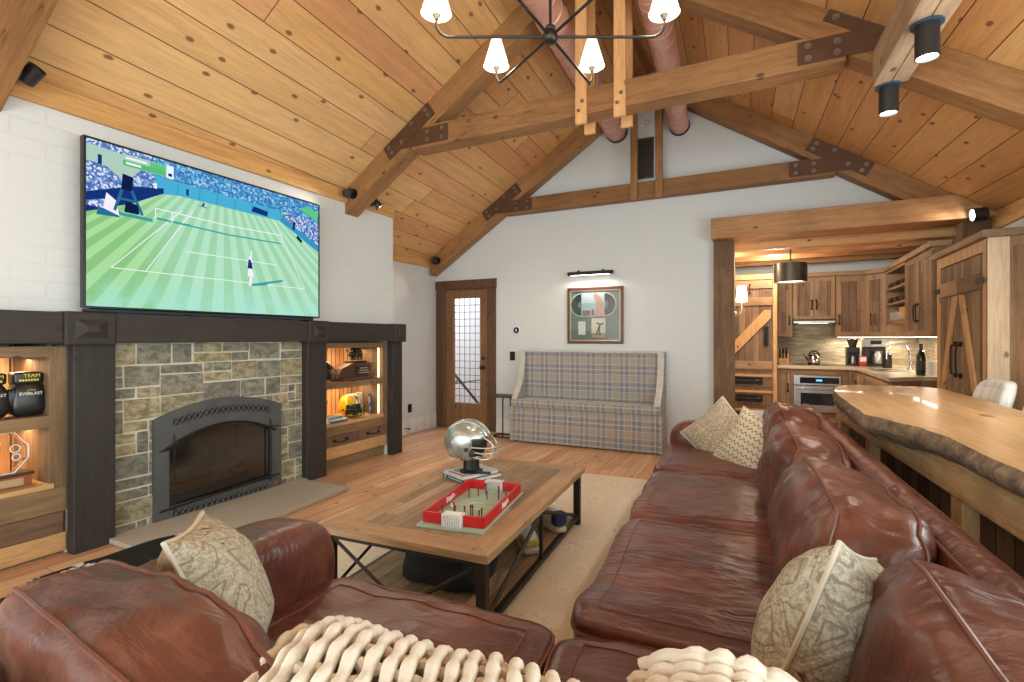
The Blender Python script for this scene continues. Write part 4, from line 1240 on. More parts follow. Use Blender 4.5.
# ------------------------------------------------------------------ coffee table group
TC = (-1.53, 2.575); TA = .065; TH = .40
def tw(x, y):
    c, s = math.cos(TA), math.sin(TA)
    return (TC[0] + x * c - y * s, TC[1] + x * s + y * c)
def coffee_table():
    W, L = .455, .785
    t = thing('coffee_table', 'low reclaimed plank coffee table with dark metal legs and lower shelf', 'coffee table', (TC[0], TC[1], 0), TA, local=True)
    e = .13
    b = MB().box(-W + e, W - e, -L + e, L - e, TH - .035, TH)
    b.build('tabletop', M['table'], t)
    MB().prism([(-W, -L), (-W + e, -L + e), (-W + e, L - e), (-W, L)][::-1], 'z', TH - .036, TH).build('side_board', M['table_y'], t, bevel=.003)
    MB().prism([(W, -L), (W - e, -L + e), (W - e, L - e), (W, L)], 'z', TH - .036, TH).build('side_board', M['table_y'], t, bevel=.003)
    MB().prism([(-W, -L), (W, -L), (W - e, -L + e), (-W + e, -L + e)], 'z', TH - .036, TH).build('end_board', M['table_x'], t, bevel=.003)
    MB().prism([(-W, L), (W, L), (W - e, L - e), (-W + e, L - e)][::-1], 'z', TH - .036, TH).build('end_board', M['table_x'], t, bevel=.003)
    dm = plain((52, 46, 42), .5, .4, name='table metal')
    lw = .022; x0, y0 = W - .045, L - .045
    for sx in (-1, 1):
        for sy in (-1, 1):
            MB().box(sx * x0 - lw, sx * x0 + lw, sy * y0 - lw, sy * y0 + lw, .012, TH - .036).build('leg', dm, t, bevel=.002)
    f = MB()
    for sx in (-1, 1): f.box(sx * x0 - .014, sx * x0 + .014, -y0, y0, TH - .066, TH - .036).box(sx * x0 - .014, sx * x0 + .014, -y0, y0, .05, .078)
    for sy in (-1, 1): f.box(-x0, x0, sy * y0 - .014, sy * y0 + .014, TH - .066, TH - .036).box(-x0, x0, sy * y0 - .014, sy * y0 + .014, .05, .078)
    f.build('frame', dm, t, bevel=.002)
    MB().box(-x0 + .014, x0 - .014, -y0 + .014, y0 - .014, .058, .08).build('shelf', M['table'], t, bevel=.002)
    for sx in (-1, 1):
        q = MB().box(sx * x0 - .008, sx * x0 + .008, -.011, .011, .078, TH - .066)
        q.build('mid_post', dm, t)
        for sy in (-1, 1):
            MB().tube([(sx * x0, 0, TH - .07), (sx * x0, sy * (y0 - .02), .08)], .011, 4).build('brace', dm, t)
    for sy in (-1, 1):
        for sx in (-1, 1):
            MB().tube([(sx * (x0 - .02), sy * y0, TH - .07), (0, sy * y0, .08)], .011, 4).build('brace', dm, t)

def table_things():
    # two books
    a = -.40
    cx, cy = -1.705, 2.83
    for k, (lab, z, w, l, h, cov, dx) in enumerate((('dark teal hardback lying at the bottom of the pair on the coffee table', TH, .235, .30, .024, (52, 74, 82), 0), ('pale grey book with red lettering band lying on top of the teal book', TH + .0245, .215, .285, .018, (196, 200, 204), -.006))):
        t = thing('book', lab, 'book', (cx + dx, cy + dx, z), a, local=True)
        b = MB().box(-w / 2, w / 2, -l / 2, l / 2, 0, .0025).box(-w / 2, w / 2, -l / 2, l / 2, h - .0025, h).box(-w / 2, w / 2, -l / 2, -l / 2 + .003, .0025, h - .0025)
        b.build('cover', plain(cov, .4), t)
        MB().box(-w / 2 + .004, w / 2 - .003, -l / 2 + .003, l / 2 - .004, .0025, h - .0025).build('pages', plain((226, 222, 210), .8, name='paper'), t)
        d = MB()
        if k == 0:
            for i in range(9): d.box(-w / 2 + .06 + .017 * i, -w / 2 + .073 + .017 * i, -l / 2 - .0004, -l / 2, .008, .015)
            d.build('spine_title', plain((206, 214, 216), .5), t)
            MB().box(-w / 2 + .02, -w / 2 + .035, -l / 2 - .0005, -l / 2, .003, .021).build('spine_mark', plain((222, 190, 140), .5), t)
        else:
            d.box(-w / 2 + .03, w / 2 - .01, -l / 2 + .012, -l / 2 + .03, h, h + .0006).box(-w / 2 + .02, -w / 2 + .09, -l / 2 + .05, l / 2 - .16, h, h + .0005, 1)
            d.build('cover_print', [plain((168, 40, 48), .5), plain((120, 128, 134), .5)], t)
    zb = TH + .0429
    t = thing('helmet_stand', 'black pedestal stand under the silver football helmet', 'stand', (-1.695, 2.80, zb), .2, local=True)
    b = MB().lathe([(.078, 0), (.078, .008), (.06, .016), (.054, .022), (.052, .092), (.056, .096), (0, .096)], 10)
    b.build('pedestal', M['black'], t)
    MB().box(.06, .14, -.05, -.02, 0, .012).build('foot', M['black'], t, bevel=.004)
    helmet('football_helmet', 'shiny silver football helmet on a black pedestal, standing on books on the coffee table', 'helmet', (-1.715, 2.785, zb + .070), .30, 1.07, [M['silver']], plain((206, 202, 190), .35, .5, name='grey face mask'))
    # table football game
    ga = .155
    t = thing('table_football_game', 'red walled miniature tabletop football game with white goals and pegs', 'board game', (-1.37, 2.31, TH), ga, local=True)
    w, l = .155, .29
    gr = NT('printed pitch'); n = gr.noise(gr.obj(), 10, 3)
    gm = gr.bsdf(gr.mix(n, rgb(122, 156, 136), rgb(178, 196, 180)), .6)
    MB().box(-w - .02, w + .012, -l - .045, l + .02, .001, .013).build('board', gm, t, bevel=.002)
    c = MB().tube([(.05 * math.cos(2 * PI * i / 24), .05 * math.sin(2 * PI * i / 24), .0135) for i in range(24)], .0016, 4, closed=True)
    c.box(-w, w, -.0015, .0015, .013, .0142)
    c.build('pitch_line', plain((214, 220, 208), .6), t)
    h0, h1 = .013, .066
    for sx in (-1, 1):
        MB().box(sx * w - .006, sx * w + .006, -l, l, h0, h1).build('side_wall', M['red'], t, bevel=.002)
    for sy in (-1, 1):
        pieces('end_wall', M['red'], t, [(-w + .007, -.052, sy * l - .005, sy * l + .005, h0, h1), (.052, w - .007, sy * l - .005, sy * l + .005, h0, h1)], .002)
        g = MB()
        ys = sy * l
        for k in range(9):
            xx = -.045 + .09 * k / 8
            g.tube([(xx, ys - sy * .02, h0), (xx, ys - sy * .02, .07), (xx, ys + sy * .022, .062), (xx, ys + sy * .03, h0)], .0024, 4)
        for k in range(6):
            zz = h0 + .052 * k / 5
            g.tube([(-.045, ys + sy * .028, zz), (.045, ys + sy * .028, zz)], .0024, 4)
        g.box(-.048, .048, ys - .02, ys + .024, .066, .07)
        g.box(-.05, -.044, ys - .024, ys + .026, h0, .07).box(.044, .05, ys - .024, ys + .026, h0, .07)
        g.build('goal', M['white'], t)
    # script lettering on both long walls, drawn as a brush stroke
    def script(x, sg):
        pts = []
        N = 60
        for i in range(N + 1):
            s = i / N
            pts.append((x, sg * (-.05 + .1 * s) + .008 * math.sin(s * 34), .04 + .011 * math.cos(s * 34) * (1 if s > .12 else 1.5) + .004 * math.sin(s * 9)))
        return pts
    MB().tube(script(w + .0068, 1), .0022, 5).build('lettering', M['white'], t)
    MB().tube(script(-w + .0068, 1), .0022, 5).build('lettering', M['white'], t)
    random.seed(5)
    pm = plain((128, 44, 40), .5, name='peg paint')
    for (px, py) in ((-.1, -.2), (-.06, -.15), (-.03, -.2), (.02, -.2), (.035, -.16), (.05, -.17), (.09, -.15), (.1, -.21), (-.09, .12), (-.05, .16), (-.02, .2), (.02, .11), (.06, .19), (.08, .13), (.1, .2)):
        hgt = random.uniform(.045, .066)
        MB().lathe([(.0035, .013), (.0035, .013 + hgt * .7), (.005, .013 + hgt * .78), (.0045, .013 + hgt), (0, .014 + hgt)], 8, c=(px, py, 0)).build('peg', pm, t, smooth=40)
    MB().ball((-.11, -.06, .022), .009, 10).build('ball', M['white'], t, smooth=True)

def under_table():
    # black bag slumped on the lower shelf
    x, y = tw(.08, -.42)
    t = thing('duffel_bag', 'slumped black fabric bag on the lower shelf under the coffee table', 'bag', (x, y, .08), TA, local=True)
    cloth = plain((30, 29, 30), .85, name='black canvas', grain=.3)
    def fn(u, w):
        d = mnoise.noise(Vector((w.x * 9, w.y * 9, w.z * 9))) * .02
        w = w + Vector((u.x, u.y, u.z)) * d
        if u.z < -.5: w.z = max(w.z, -.1)
        w.z -= .02 * (u.y ** 2) * (u.z > 0)
        return w
    MB().rbox((0, 0, .105), (.22, .16, .105), 4.5, 12, fn=fn).build('body', cloth, t, smooth=True)
    MB().tube([(-.1 + .2 * i / 12, -.06, .195 + .03 * math.sin(PI * i / 12)) for i in range(13)], .009, 6).build('strap', cloth, t, smooth=True)
    # pair of trainers
    def shoe(loc, rz, lab):
        t = thing('sneaker', lab, 'shoe', loc, rz, 'sneakers under the coffee table', local=True)
        def up(u, w):
            k = (u.x + 1) / 2
            w.z = w.z if u.z < 0 else w.z * (1.0 - .52 * k)
            w.y *= 1 - .18 * (1 - k) ** 2 + .06 * k
            return w
        MB().rbox((0, 0, .07), (.14, .047, .05), 3.6, 10, fn=up).build('upper', plain((228, 226, 218), .5, name='white shoe leather'), t, smooth=True)
        MB().rbox((0, 0, .016), (.148, .05, .016), 8, 10, fn=lambda u, w: Vector((w.x, w.y * (1 - .15 * (1 - (u.x + 1) / 2)), w.z))).build('sole', plain((214, 210, 196), .6), t, smooth=True)
        MB().rbox((.075, 0, .062), (.068, .0485, .036), 4, 8, fn=lambda u, w: Vector((w.x, w.y, w.z * (1 - .3 * u.x)))).build('toe_panel', plain((206, 196, 84), .5, name='yellow panel'), t, smooth=True)
        MB().rbox((-.11, 0, .082), (.036, .046, .045), 4, 8).build('heel_panel', plain((38, 50, 92), .5, name='navy panel'), t, smooth=True)
        q = MB()
        for i in range(4): q.tube([(.02 - .024 * i, -.03, .098 + .008 * i), (.02 - .024 * i, 0, .112 + .008 * i), (.02 - .024 * i, .03, .098 + .008 * i)], .003, 5)
        q.build('laces', M['white'], t)
        return t
    x, y = tw(.27, .12); shoe((x, y, .08), 2.2 + TA + PI, 'white, yellow and navy sneaker on the lower table shelf, beside the table mid post')
    x, y = tw(.30, .46); shoe((x, y, .08), 2.5 + TA, 'white, yellow and navy sneaker near the far end of the lower table shelf')

def floor_things():
    n = 40
    poly = [(-2.72, 1.0), (-.45, 1.14), (-.9, 4.68), (-2.85, 4.55)]
    b = MB().prism(poly, 'z', .001, .011)
    tag(b.build('area_rug', M['rug'], bevel=.003), 'large beige patterned wool rug under the coffee table', 'rug')
    pts = []
    random.seed(4)
    base = [(-3.42, 1.25), (-3.42, 1.75), (-3.38, 2.0), (-3.2, 2.1), (-2.98, 2.16), (-2.86, 2.12), (-2.72, 1.9), (-2.45, 1.72), (-2.36, 1.4), (-2.5, 1.1), (-2.9, 1.0), (-3.2, .95)]
    m = len(base)
    for i in range(m):
        a, c = Vector(base[i]), Vector(base[(i + 1) % m])
        for k in range(5):
            p = a.lerp(c, k / 5); pts.append((p.x + random.uniform(-.012, .012), p.y + random.uniform(-.012, .012)))
    b = MB().prism(pts[::-1], 'z', .0365, .042)
    tag(b.build('cowhide_rug', M['hide']), 'black and white cowhide rug lying across the hearth edge', 'rug')

# ------------------------------------------------------------------ plaid bench and side table
def bench():
    t = thing('settee_bench', 'upholstered grey plaid high-back bench with wings against the back wall', 'bench', (-2.865, 5.70, 0), .024, local=True)
    W = 1.82
    q = MB()
    def sk(s, v):
        # skirt front with gentle pleats at the corners
        z = .44 - .425 * v
        x = W * s
        y = .03 - .022 * v + .008 * v * math.sin(s * 40) * (1 if s < .04 or s > .96 else .15)
        return Vector((x, y, z))
    q.grid(sk, 60, 6)
    q.box(.0, W, .035, .4, .03, .44)
    for (x0, sg) in ((0, -1), (W, 1)):
        q._add([(x0, .03, .44), (x0 + sg * .02, .01, .015), (x0 + sg * .02, .4, .015), (x0, .4, .44)], [(0, 1, 2, 3)])
    q.build('skirt', M['plaid'], t)
    q = MB().box(W - .03, W + .022, .0, .02, .012, .44).box(-.022, .03, .0, .02, .012, .44)
    q.build('corner_pleat', M['plaid'], t, bevel=.006)
    MB().box(-.008, W + .008, -.012, .38, .44, .535).build('seat', M['plaid'], t, bevel=.018, seg=3)
    MB().box(.05, W - .05, .30, .395, .535, 1.12).build('backrest', M['plaid'], t, bevel=.012)
    prof = [(.42, .53), (.42, 1.135), (.27, 1.135), (.262, 1.0), (.24, .87), (.2, .76), (.13, .66), (.06, .60), (.01, .535)]
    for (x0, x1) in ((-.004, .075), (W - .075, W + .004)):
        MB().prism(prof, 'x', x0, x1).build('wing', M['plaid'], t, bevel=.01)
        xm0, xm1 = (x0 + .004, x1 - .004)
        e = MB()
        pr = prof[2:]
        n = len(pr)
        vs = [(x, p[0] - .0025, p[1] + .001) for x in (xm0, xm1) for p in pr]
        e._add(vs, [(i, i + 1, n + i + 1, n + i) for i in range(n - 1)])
        e.build('wing_lit_welt', plain((206, 202, 194), .9, name='pale welt cloth', grain=.2), t, smooth=True)  # pale edge trim; its lightness also paints the light this edge catches
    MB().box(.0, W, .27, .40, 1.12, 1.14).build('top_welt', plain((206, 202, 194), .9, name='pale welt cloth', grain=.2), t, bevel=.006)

def side_table():
    t = thing('side_table', 'small dark metal C-shaped side table beside the plaid bench', 'side table', (-3.05, 5.9, 0))
    MB().box(-3.29, -2.885, 5.80, 6.06, .525, .548).build('table_top', plain((78, 66, 58), .5, name='dark wood top'), t, bevel=.003)
    b = MB()
    for y in (5.83, 6.03):
        b.tube([(-3.22, y, .012), (-2.94, y, .012), (-2.94, y, .525)], .011, 6)
    b.tube([(-3.22, 5.83, .012), (-3.22, 6.03, .012)], .011, 6).tube([(-2.94, 5.83, .012), (-2.94, 6.03, .012)], .011, 6)
    b.tube([(-3.06, 5.84, .012), (-3.06, 5.84, .525)], .009, 6)
    b.build('frame', M['iron'], t)

# ------------------------------------------------------------------ bar counter and chairs
def bar():
    t = thing('bar_counter', 'thick live-edge wooden bar counter running behind the leather sofa', 'bar counter', (.8, 2.8, 0))
    random.seed(9)
    key = [(4.64, .50), (4.45, .455), (4.1, .425), (3.7, .42), (3.3, .425), (3.0, .425), (2.8, .50), (2.6, .575), (2.4, .61), (2.1, .62), (1.87, .635), (1.5, .65), (1.1, .68), (.75, .70)]
    ZT = .93
    st = []
    N = 150
    for i in range(N + 1):
        y = 4.64 + (.75 - 4.64) * i / N
        for (a, c) in zip(key, key[1:]):
            if c[0] <= y <= a[0] + 1e-6:
                f = (a[0] - y) / (a[0] - c[0]); x = a[1] + (c[1] - a[1]) * (f * f * (3 - 2 * f)); break
        x += .008 * mnoise.noise(Vector((y * 4, 2, 0))) + .003 * mnoise.noise(Vector((y * 19, 7, 0)))
        st.append((x, y))
    b = MB()
    rows = 7
    vs = []
    for i, (x, y) in enumerate(st):
        far = max(0, min(1, (y - 2.3) / 2.0))
        thick = .10 + .06 * far
        for r in range(rows + 1):
            v = r / rows
            prof = -.018 * math.sin(v * PI) * 1.6 + .05 * v * v + .03 * far * v
            nz = .012 * mnoise.noise(Vector((y * 5, v * 3, 3))) + .006 * mnoise.noise(Vector((y * 20, v * 10, 9)))
            vs.append(Vector((x + prof + nz * (0 if r == 0 else 1), y, ZT - thick * v - (.0 if r == 0 else .006 * mnoise.noise(Vector((y * 11, v * 4, 1)))))))
    fs = []
    for i in range(N):
        for r in range(rows):
            a = i * (rows + 1) + r
            fs.append((a, a + rows + 1, a + rows + 2, a + 1))
    b._add(vs, fs, 0)
    b.build('live_edge', M['bark'], t, smooth=True)
    far_edge = [(.62, 4.80), (.864, 4.86), (1.05, 4.82), (1.15, 4.74), (1.155, 4.2), (1.16, 3.4), (1.18, 2.2), (1.2, .75)]
    out = [(x, y) for (x, y) in st][::-1]          # near to far along the live edge
    loop = out + far_edge
    q = MB()
    n = len(loop)
    top = [(x, y, ZT) for (x, y) in loop]; bot = [(x + (.06 if i < len(out) else -.01), y, ZT - .095) for i, (x, y) in enumerate(loop)]
    fs = [tuple(range(n))[::-1], tuple(range(n, 2 * n))]
    fs += [(i, i + 1, n + i + 1, n + i) for i in range(len(out) - 1, n - 1)] + [(n - 1, 0, n, 2 * n - 1)]
    q._add(top + bot, fs)
    q.build('slab_top', M['slab'], t)
    def bx(y): return .475 + (4.5 - y) * .086
    y0, y1 = .8, 4.52
    mt = frame((bx(y0), y0, 0), (bx(y1) - bx(y0), y1 - y0, 0), (0, 0, 1))
    Lr = math.hypot(bx(y1) - bx(y0), y1 - y0)
    MB().box(0, Lr, -.045, .0, .69, .822).build('apron_rail', M['rail'], t, bevel=.004, matrix=mt)
    MB().box(0, Lr, -.09, -.065, .03, .66).build('base_panel', boards('dark base planks', [(96, 70, 50), (76, 56, 42), (112, 84, 58), (66, 48, 38)], 'zx', w=.12, l=3, gap=.006, knots=.3, rough=.7, dark=(40, 28, 20), contrast=.4), t, matrix=mt)
    for yy in (4.47, 3.73, 2.52, 1.32):
        u = (yy - y0) / (y1 - y0) * Lr
        MB().box(u - .05, u + .05, -.075, -.012, 0.0, .692).build('post', M['railz'], t, bevel=.004, matrix=mt)
    MB().box(.87, .89, .8, 4.5, 0.0, .83).build('rear_panel', M['plk_zy'], t)
    MB().box(.56, .89, 4.5, 4.53, .0, .83).build('end_panel', M['plk_zx'], t)
M['rail'] = boards('pale rail timber', [(182, 146, 100)], 'xy', knots=.3, rough=.65, dark=(92, 66, 42), contrast=.35, vary=.3)
M['railz'] = boards('pale post timber', [(178, 140, 92)], 'zx', knots=.3, rough=.65, dark=(92, 66, 42), contrast=.35)

def bar_chairs():
    def chair(loc, rz, lab):
        t = thing('bar_chair', lab, 'chair', loc, rz, 'plaid chairs at the bar', local=True)
        # local -X is the front (towards the bar)
        MB().rbox((0, 0, .62), (.215, .215, .05), 6, 10).build('seat', M['plaid_pale'], t, smooth=True)
        def fn(u, w):
            w.x += .10 * ((w.z + .19) / .38) + .035 * (u.y ** 2) * -1
            w.y *= 1 - .05 * (u.z > 0) * u.z
            return w
        MB().rbox((.20, 0, .83), (.045, .235, .20), 5, 14, fn=fn).build('backrest', M['plaid_pale'], t, smooth=True)
        lm = plain((70, 52, 40), .5, name='dark chair legs')
        for sx in (-1, 1):
            for sy in (-1, 1):
                MB().tube([(sx * .17, sy * .17, .58), (sx * .2, sy * .2, .0)], [.02, .014], 8).build('leg', lm, t)
        q = MB()
        for sy in (-1, 1): q.tube([(-.19, sy * .19, .2), (.19, sy * .19, .2)], .01, 6)
        q.tube([(-.188, -.188, .22), (-.188, .188, .22)], .01, 6)
        q.build('stretcher', lm, t)
        return t
    c = chair((1.13, 4.53, -.015), .02, 'pale plaid upholstered bar chair nearest the tall cabinet')
    chair((1.15, 3.80, -.015), .0, 'pale plaid upholstered bar chair cut off by the right frame edge')

# ------------------------------------------------------------------ lamps
def chandelier():
    H = Vector((-.99, 2.415, 2.845))
    t = thing('chandelier', 'dark bronze six-arm chandelier with small white shades', 'chandelier', tuple(H), math.atan(254 / 507), local=True)
    top = ceil_z(H.x) - H.z
    b = MB().lathe([(0, -.035), (.02, -.033), (.036, -.018), (.04, 0), (.036, .02), (.024, .034), (.028, .04), (.026, .052), (.012, .06), (0, .06)], 20)
    b.build('hub', M['darkmetal'], t, smooth=50)
    MB().tube([(0, 0, .055), (0, 0, top - .01)], .0075, 8).build('rod', M['darkmetal'], t)
    MB().lathe([(.0, top - .045), (.06, top - .04), (.07, top)], 20).build('ceiling_rose', M['darkmetal'], t, smooth=50)
    R = .585
    for k in range(6):
        a = math.radians(60 * k)
        ca, sa = math.cos(a), math.sin(a)
        rot = Matrix.Rotation(a, 4, 'Z')
        pts = [(.03, 0, 0), (R - .07, 0, 0)]
        for i in range(9):
            q = i / 8 * PI / 2; pts.append((R - .07 + .07 * math.sin(q), 0, .07 - .07 * math.cos(q)))
        pts.append((R, 0, .09))
        arm = MB().tube([rot @ Vector(p) for p in pts], .0075, 8)
        ao = arm.build('arm', M['darkmetal'], t, smooth=True)
        c = Vector((R * ca, R * sa, 0))
        MB().lathe([(.0, .085), (.012, .088), (.014, .1), (.022, .108), (.024, .114), (.01, .118), (.01, .15), (0, .15)], 14, c=c).build('candle_cup', M['darkmetal2'], ao, smooth=50, local=True)
        sh = MB().lathe([(.078, .122), (.03, .285)], 28, c=c)
        so = sh.build('shade', M['shade'], t, smooth=True)
        MB().ball(c + Vector((0, 0, .165)), (.014, .014, .024), 10).build('bulb', M['bulb'], so, smooth=True, local=True)
        for z, r in ((.122, .0785), (.285, .0305)):
            MB().tube([(c.x + r * math.cos(2 * PI * i / 24), c.y + r * math.sin(2 * PI * i / 24), z) for i in range(24)], .0018, 5, closed=True).build('shade_rim', plain((190, 178, 158), .6), so, local=True)
        w = world_of(t) @ (c + Vector((0, 0, .17)))
        light('chandelier bulb', 'POINT', w, P_CHAND, (255, 232, 204), radius=.03)

def spots():
    def spot(lab, loc, d, aim, glow=True, r=.042, L=.105, base=.05, name='spot_light', power=0, grp=None):
        t = thing(name, lab, 'spot light', loc)
        loc = Vector(loc); d = Vector(d).normalized(); aim = Vector(aim).normalized()
        m1 = frame(loc, d, (0, 0, 1) if abs(d.z) < .9 else (1, 0, 0))
        r90 = Matrix.Rotation(PI / 2, 4, 'Y')
        MB().lathe([(0, 0), (base, 0), (base, .012), (.015, .014), (.015, .05), (0, .05)], 20, M=m1 @ r90).build('base', M['darkmetal'], t, smooth=40)
        c = loc + d * .06
        m2 = frame(c, aim, (0, 0, 1) if abs(aim.z) < .9 else (1, 0, 0)) @ r90
        MB().lathe([(0, -L * .4), (r * .9, -L * .4), (r, -L * .34), (r, L * .6), (r * .93, L * .6), (r * .93, L * .5), (0, L * .5)], 22, M=m2).build('can', M['black2'], t, smooth=40)
        if glow:
            MB().lathe([(r * .9, L * .53), (0, L * .53)], 20, M=m2).build('lens', M['spotglow'], t)
        if power:
            e = c + aim * (L * .75)
            light('spot beam', 'SPOT', e, power, (255, 240, 216), target=e + aim, spot=100, blend=.8, radius=.035)
        return t
    M['black2'] = plain((38, 38, 40), .45, name='satin black')
    spot('small black spotlight on the foot of the middle roof truss, above the television corner', (-3.66, 3.795, 2.73), (0, -1, 0), (.3, -.8, -.4), glow=False, power=P_SPOT)
    spot('small black spotlight behind the middle truss foot, its lens glowing white', (-3.60, 3.985, 2.70), (0, 1, 0), (.5, .5, -.7), power=P_SPOT, r=.035)
    spot('small black spotlight at the foot of the back truss above the door', (-4.18, 5.975, 2.40), (0, -1, 0), (.4, -.7, -.5), glow=False, power=P_SPOT)
    spot('black spotlight at the top left, beyond the nearest truss', (-3.62, 1.245, 2.74), (0, 1, 0), (.5, .25, .55), glow=False)
    spot('black spotlight over the kitchen post, its beam washing the header beam', (1.70, 5.935, 2.40), (0, -1, 0), (-.85, -.1, -.1), power=P_SPOT * .3, r=.055)
    # downlights under the double beam
    for (y, lab) in ((3.80, 'black cylinder downlight under the pale beam, the farther one next to the truss'), (3.13, 'black cylinder downlight under the pale beam, the nearer and larger one')):
        x = .66 + (3.98 - y) * .0538
        t = thing('downlight', lab, 'downlight', (x, y, 2.84), group=None)
        MB().lathe([(0, 2.839), (.068, 2.839), (.068, 2.83), (0, 2.83)], 28, c=(x, y, 0)).build('mounting_plate', plain((70, 92, 116), .4, .3, name='blue grey plate'), t, smooth=40)
        MB().lathe([(0, 2.829), (.05, 2.829), (.05, 2.67), (.045, 2.67), (.045, 2.69)], 28, c=(x, y, 0)).build('housing', M['black2'], t, smooth=40)
        MB().lathe([(.045, 2.684), (0, 2.684)], 24, c=(x, y, 0)).build('lens', M['spotglow'], t)
        light('downlight beam', 'SPOT', (x, y, 2.66), P_SPOT, (255, 240, 220), target=(x, y, 0), spot=120, blend=.7, radius=.045)
# ------------------------------------------------------------------ sectional sofa
SO = (-.53, 1.42); SA = .06
def sw(x, y, z=0.0):
    c, s = math.cos(SA), math.sin(SA)
    return Vector((SO[0] + x * c - y * s, SO[1] + x * s + y * c, z))
def sofa():
    t = thing('sectional_sofa', 'large oxblood brown leather L-shaped sectional sofa with loose cushions', 'sofa', (SO[0], SO[1], 0), SA, local=True)
    LE = M['leather']
    def super_pt(q, half, k):
        q = Vector(q); L = (abs(q.x) ** k + abs(q.y) ** k + abs(q.z) ** k) ** (1 / k)
        return q / L
    def cushion(name, c, half, k, seed, M_=None, seam=None, crown=.0, wr=.012, pipe_axis=None, pipe_at=.82, n=26, pleat=0.0, sag=0.0):
        Mx = M_ or Matrix.Identity(3)
        def fn(u, w):
            s = Vector((w.x * 5 + seed, w.y * 5, w.z * 5))
            d = mnoise.noise(s) * wr * 1.3 + mnoise.noise(s * 2.7) * wr * .55
            # gathered folds that run across the cushion
            d += pleat * math.sin((w.x if half[0] > half[1] else w.y) * 46 + 5 * mnoise.noise(s * 1.3)) * (1 - abs(u.z)) * .5 * abs(u.z + .2)
            w = w + Vector((u.x, u.y, u.z)) * d
            if u.z > 0: w.z += crown * (1 - u.x ** 2) * (1 - u.y ** 2)
            if sag: w.z += sag * (mnoise.noise(Vector((w.x * 2.2 + seed, w.y * 2.2, 4))) ) * (u.z > 0)
            return w
        b = MB().rbox(c, half, k, n, fn=fn, M=Mx.to_4x4())
        o = b.build(name, LE, t, smooth=True)
        if seam:
            p = MB(); pts = []
            for (f, g) in ((lambda s: s, lambda s: -1), (lambda s: 1, lambda s: s), (lambda s: -s, lambda s: 1), (lambda s: -1, lambda s: -s)):
                for i in range(30):
                    s = -1 + 2 * i / 30
                    q = Vector((f(s) * (1 - seam / half[0]), g(s) * (1 - seam / half[1]), 1)); u = super_pt(q, half, k)
                    w = fn(u, Vector((u.x * half[0], u.y * half[1], u.z * half[2])))
                    pts.append(Mx @ w + Vector(c) + Vector((0, 0, .0005)))
            p.tube(pts, .0028, 5, closed=True)
            p.build('seam', M['piping'], o, smooth=True, local=True)
        if pipe_axis is not None:
            p = MB()
            for sg in (-1, 1):
                pts = []
                m = 26
                for (f, g) in ((lambda s: s, lambda s: -1), (lambda s: 1, lambda s: s), (lambda s: -s, lambda s: 1), (lambda s: -1, lambda s: -s)):
                    for i in range(m):
                        s = -1 + 2 * i / m
                        a, e = f(s), g(s)
                        q = [0, 0, 0]; q[pipe_axis] = sg * pipe_at; q[(pipe_axis + 1) % 3] = a; q[(pipe_axis + 2) % 3] = e
                        u = super_pt(q, half, k)
                        w = fn(u, Vector((u.x * half[0], u.y * half[1], u.z * half[2])))
                        w = w + Vector((u.x, u.y, u.z)) * .002
                        pts.append(Mx @ w + Vector(c))
                p.tube(pts, .0046, 6, closed=True)
            p.build('piping', M['piping'], o, smooth=True, local=True)
        return o
    # base and back frames
    q = MB().prism([(-1.08, -1.12), (1.05, -1.12), (1.05, 2.98), (.03, 2.98), (.03, -.03), (-1.08, -.03)], 'z', .05, .27)
    q.build('base', M['leather_dark'], t, bevel=.02, seg=3)
    f = MB()
    for (x, y) in ((-1.03, -.09), (-1.03, -1.06), (.99, -1.06), (.99, 2.9), (.1, 2.9), (.1, .1)):
        f.box(x - .035, x + .035, y - .035, y + .035, .012, .055)
    f.build('foot', M['black'], t)
    def rail(p0, p1, name='back_frame'):
        # padded back: a rounded slab with stitched joints
        p0 = Vector(p0); p1 = Vector(p1); L = (p1 - p0).length
        d = (p1 - p0).normalized(); nrm = Vector((d.y, -d.x, 0))
        b = MB(); N = 70; prof = [(-.07, .06), (-.075, .40), (-.075, .62), (-.07, .715), (-.05, .77), (-.018, .797), (.018, .797), (.045, .77), (.06, .71), (.062, .60), (.06, .06)]
        vs = []
        for i in range(N + 1):
            s = i / N
            tuck = 1.0
            for j in (.2, .4, .6, .8): tuck -= .10 * math.exp(-((s - j) * L / .022) ** 2)
            for (a, z) in prof:
                zz = z - (1 - tuck) * .35 * max(0, z - .5)
                aa = a * (tuck if z > .5 else 1)
                p = p0 + d * (L * s) + nrm * aa
                ww = mnoise.noise(Vector((s * L * 6, z * 5, a * 9))) * .008 * (z > .3)
                vs.append((p.x + nrm.x * ww, p.y + nrm.y * ww, zz + ww))
        m = len(prof); fs = [(i * m + k, i * m + k + 1, (i + 1) * m + k + 1, (i + 1) * m + k) for i in range(N) for k in range(m - 1)]
        fs += [tuple(range(m))[::-1], tuple(N * m + k for k in range(m))]
        b._add(vs, fs)
        o = b.build(name, LE, t, smooth=50)
        p = MB()
        for sg in (-.05, .045):
            p.tube([p0 + d * (L * i / 60) + nrm * sg + Vector((0, 0, .772 + .004 * mnoise.noise(Vector((i * .4, sg * 40, 0))))) for i in range(61)], .0055, 6)
        p.build('piping', M['piping'], o, smooth=True, local=True)
    rail((.985, -1.02, 0), (.985, 3.0, 0))
    rail((1.0, -1.16, 0), (-1.08, -1.16, 0))
    # arms
    def arm(c, half, name='arm'):
        def fn(u, w):
            d = .008 * mnoise.noise(Vector((w.x * 6, w.y * 6, w.z * 6 + 3)))
            return w + Vector((u.x, u.y, u.z)) * d
        o = MB().rbox(c, half, 5, 16, fn=fn).build(name, LE, t, smooth=True)
        return o
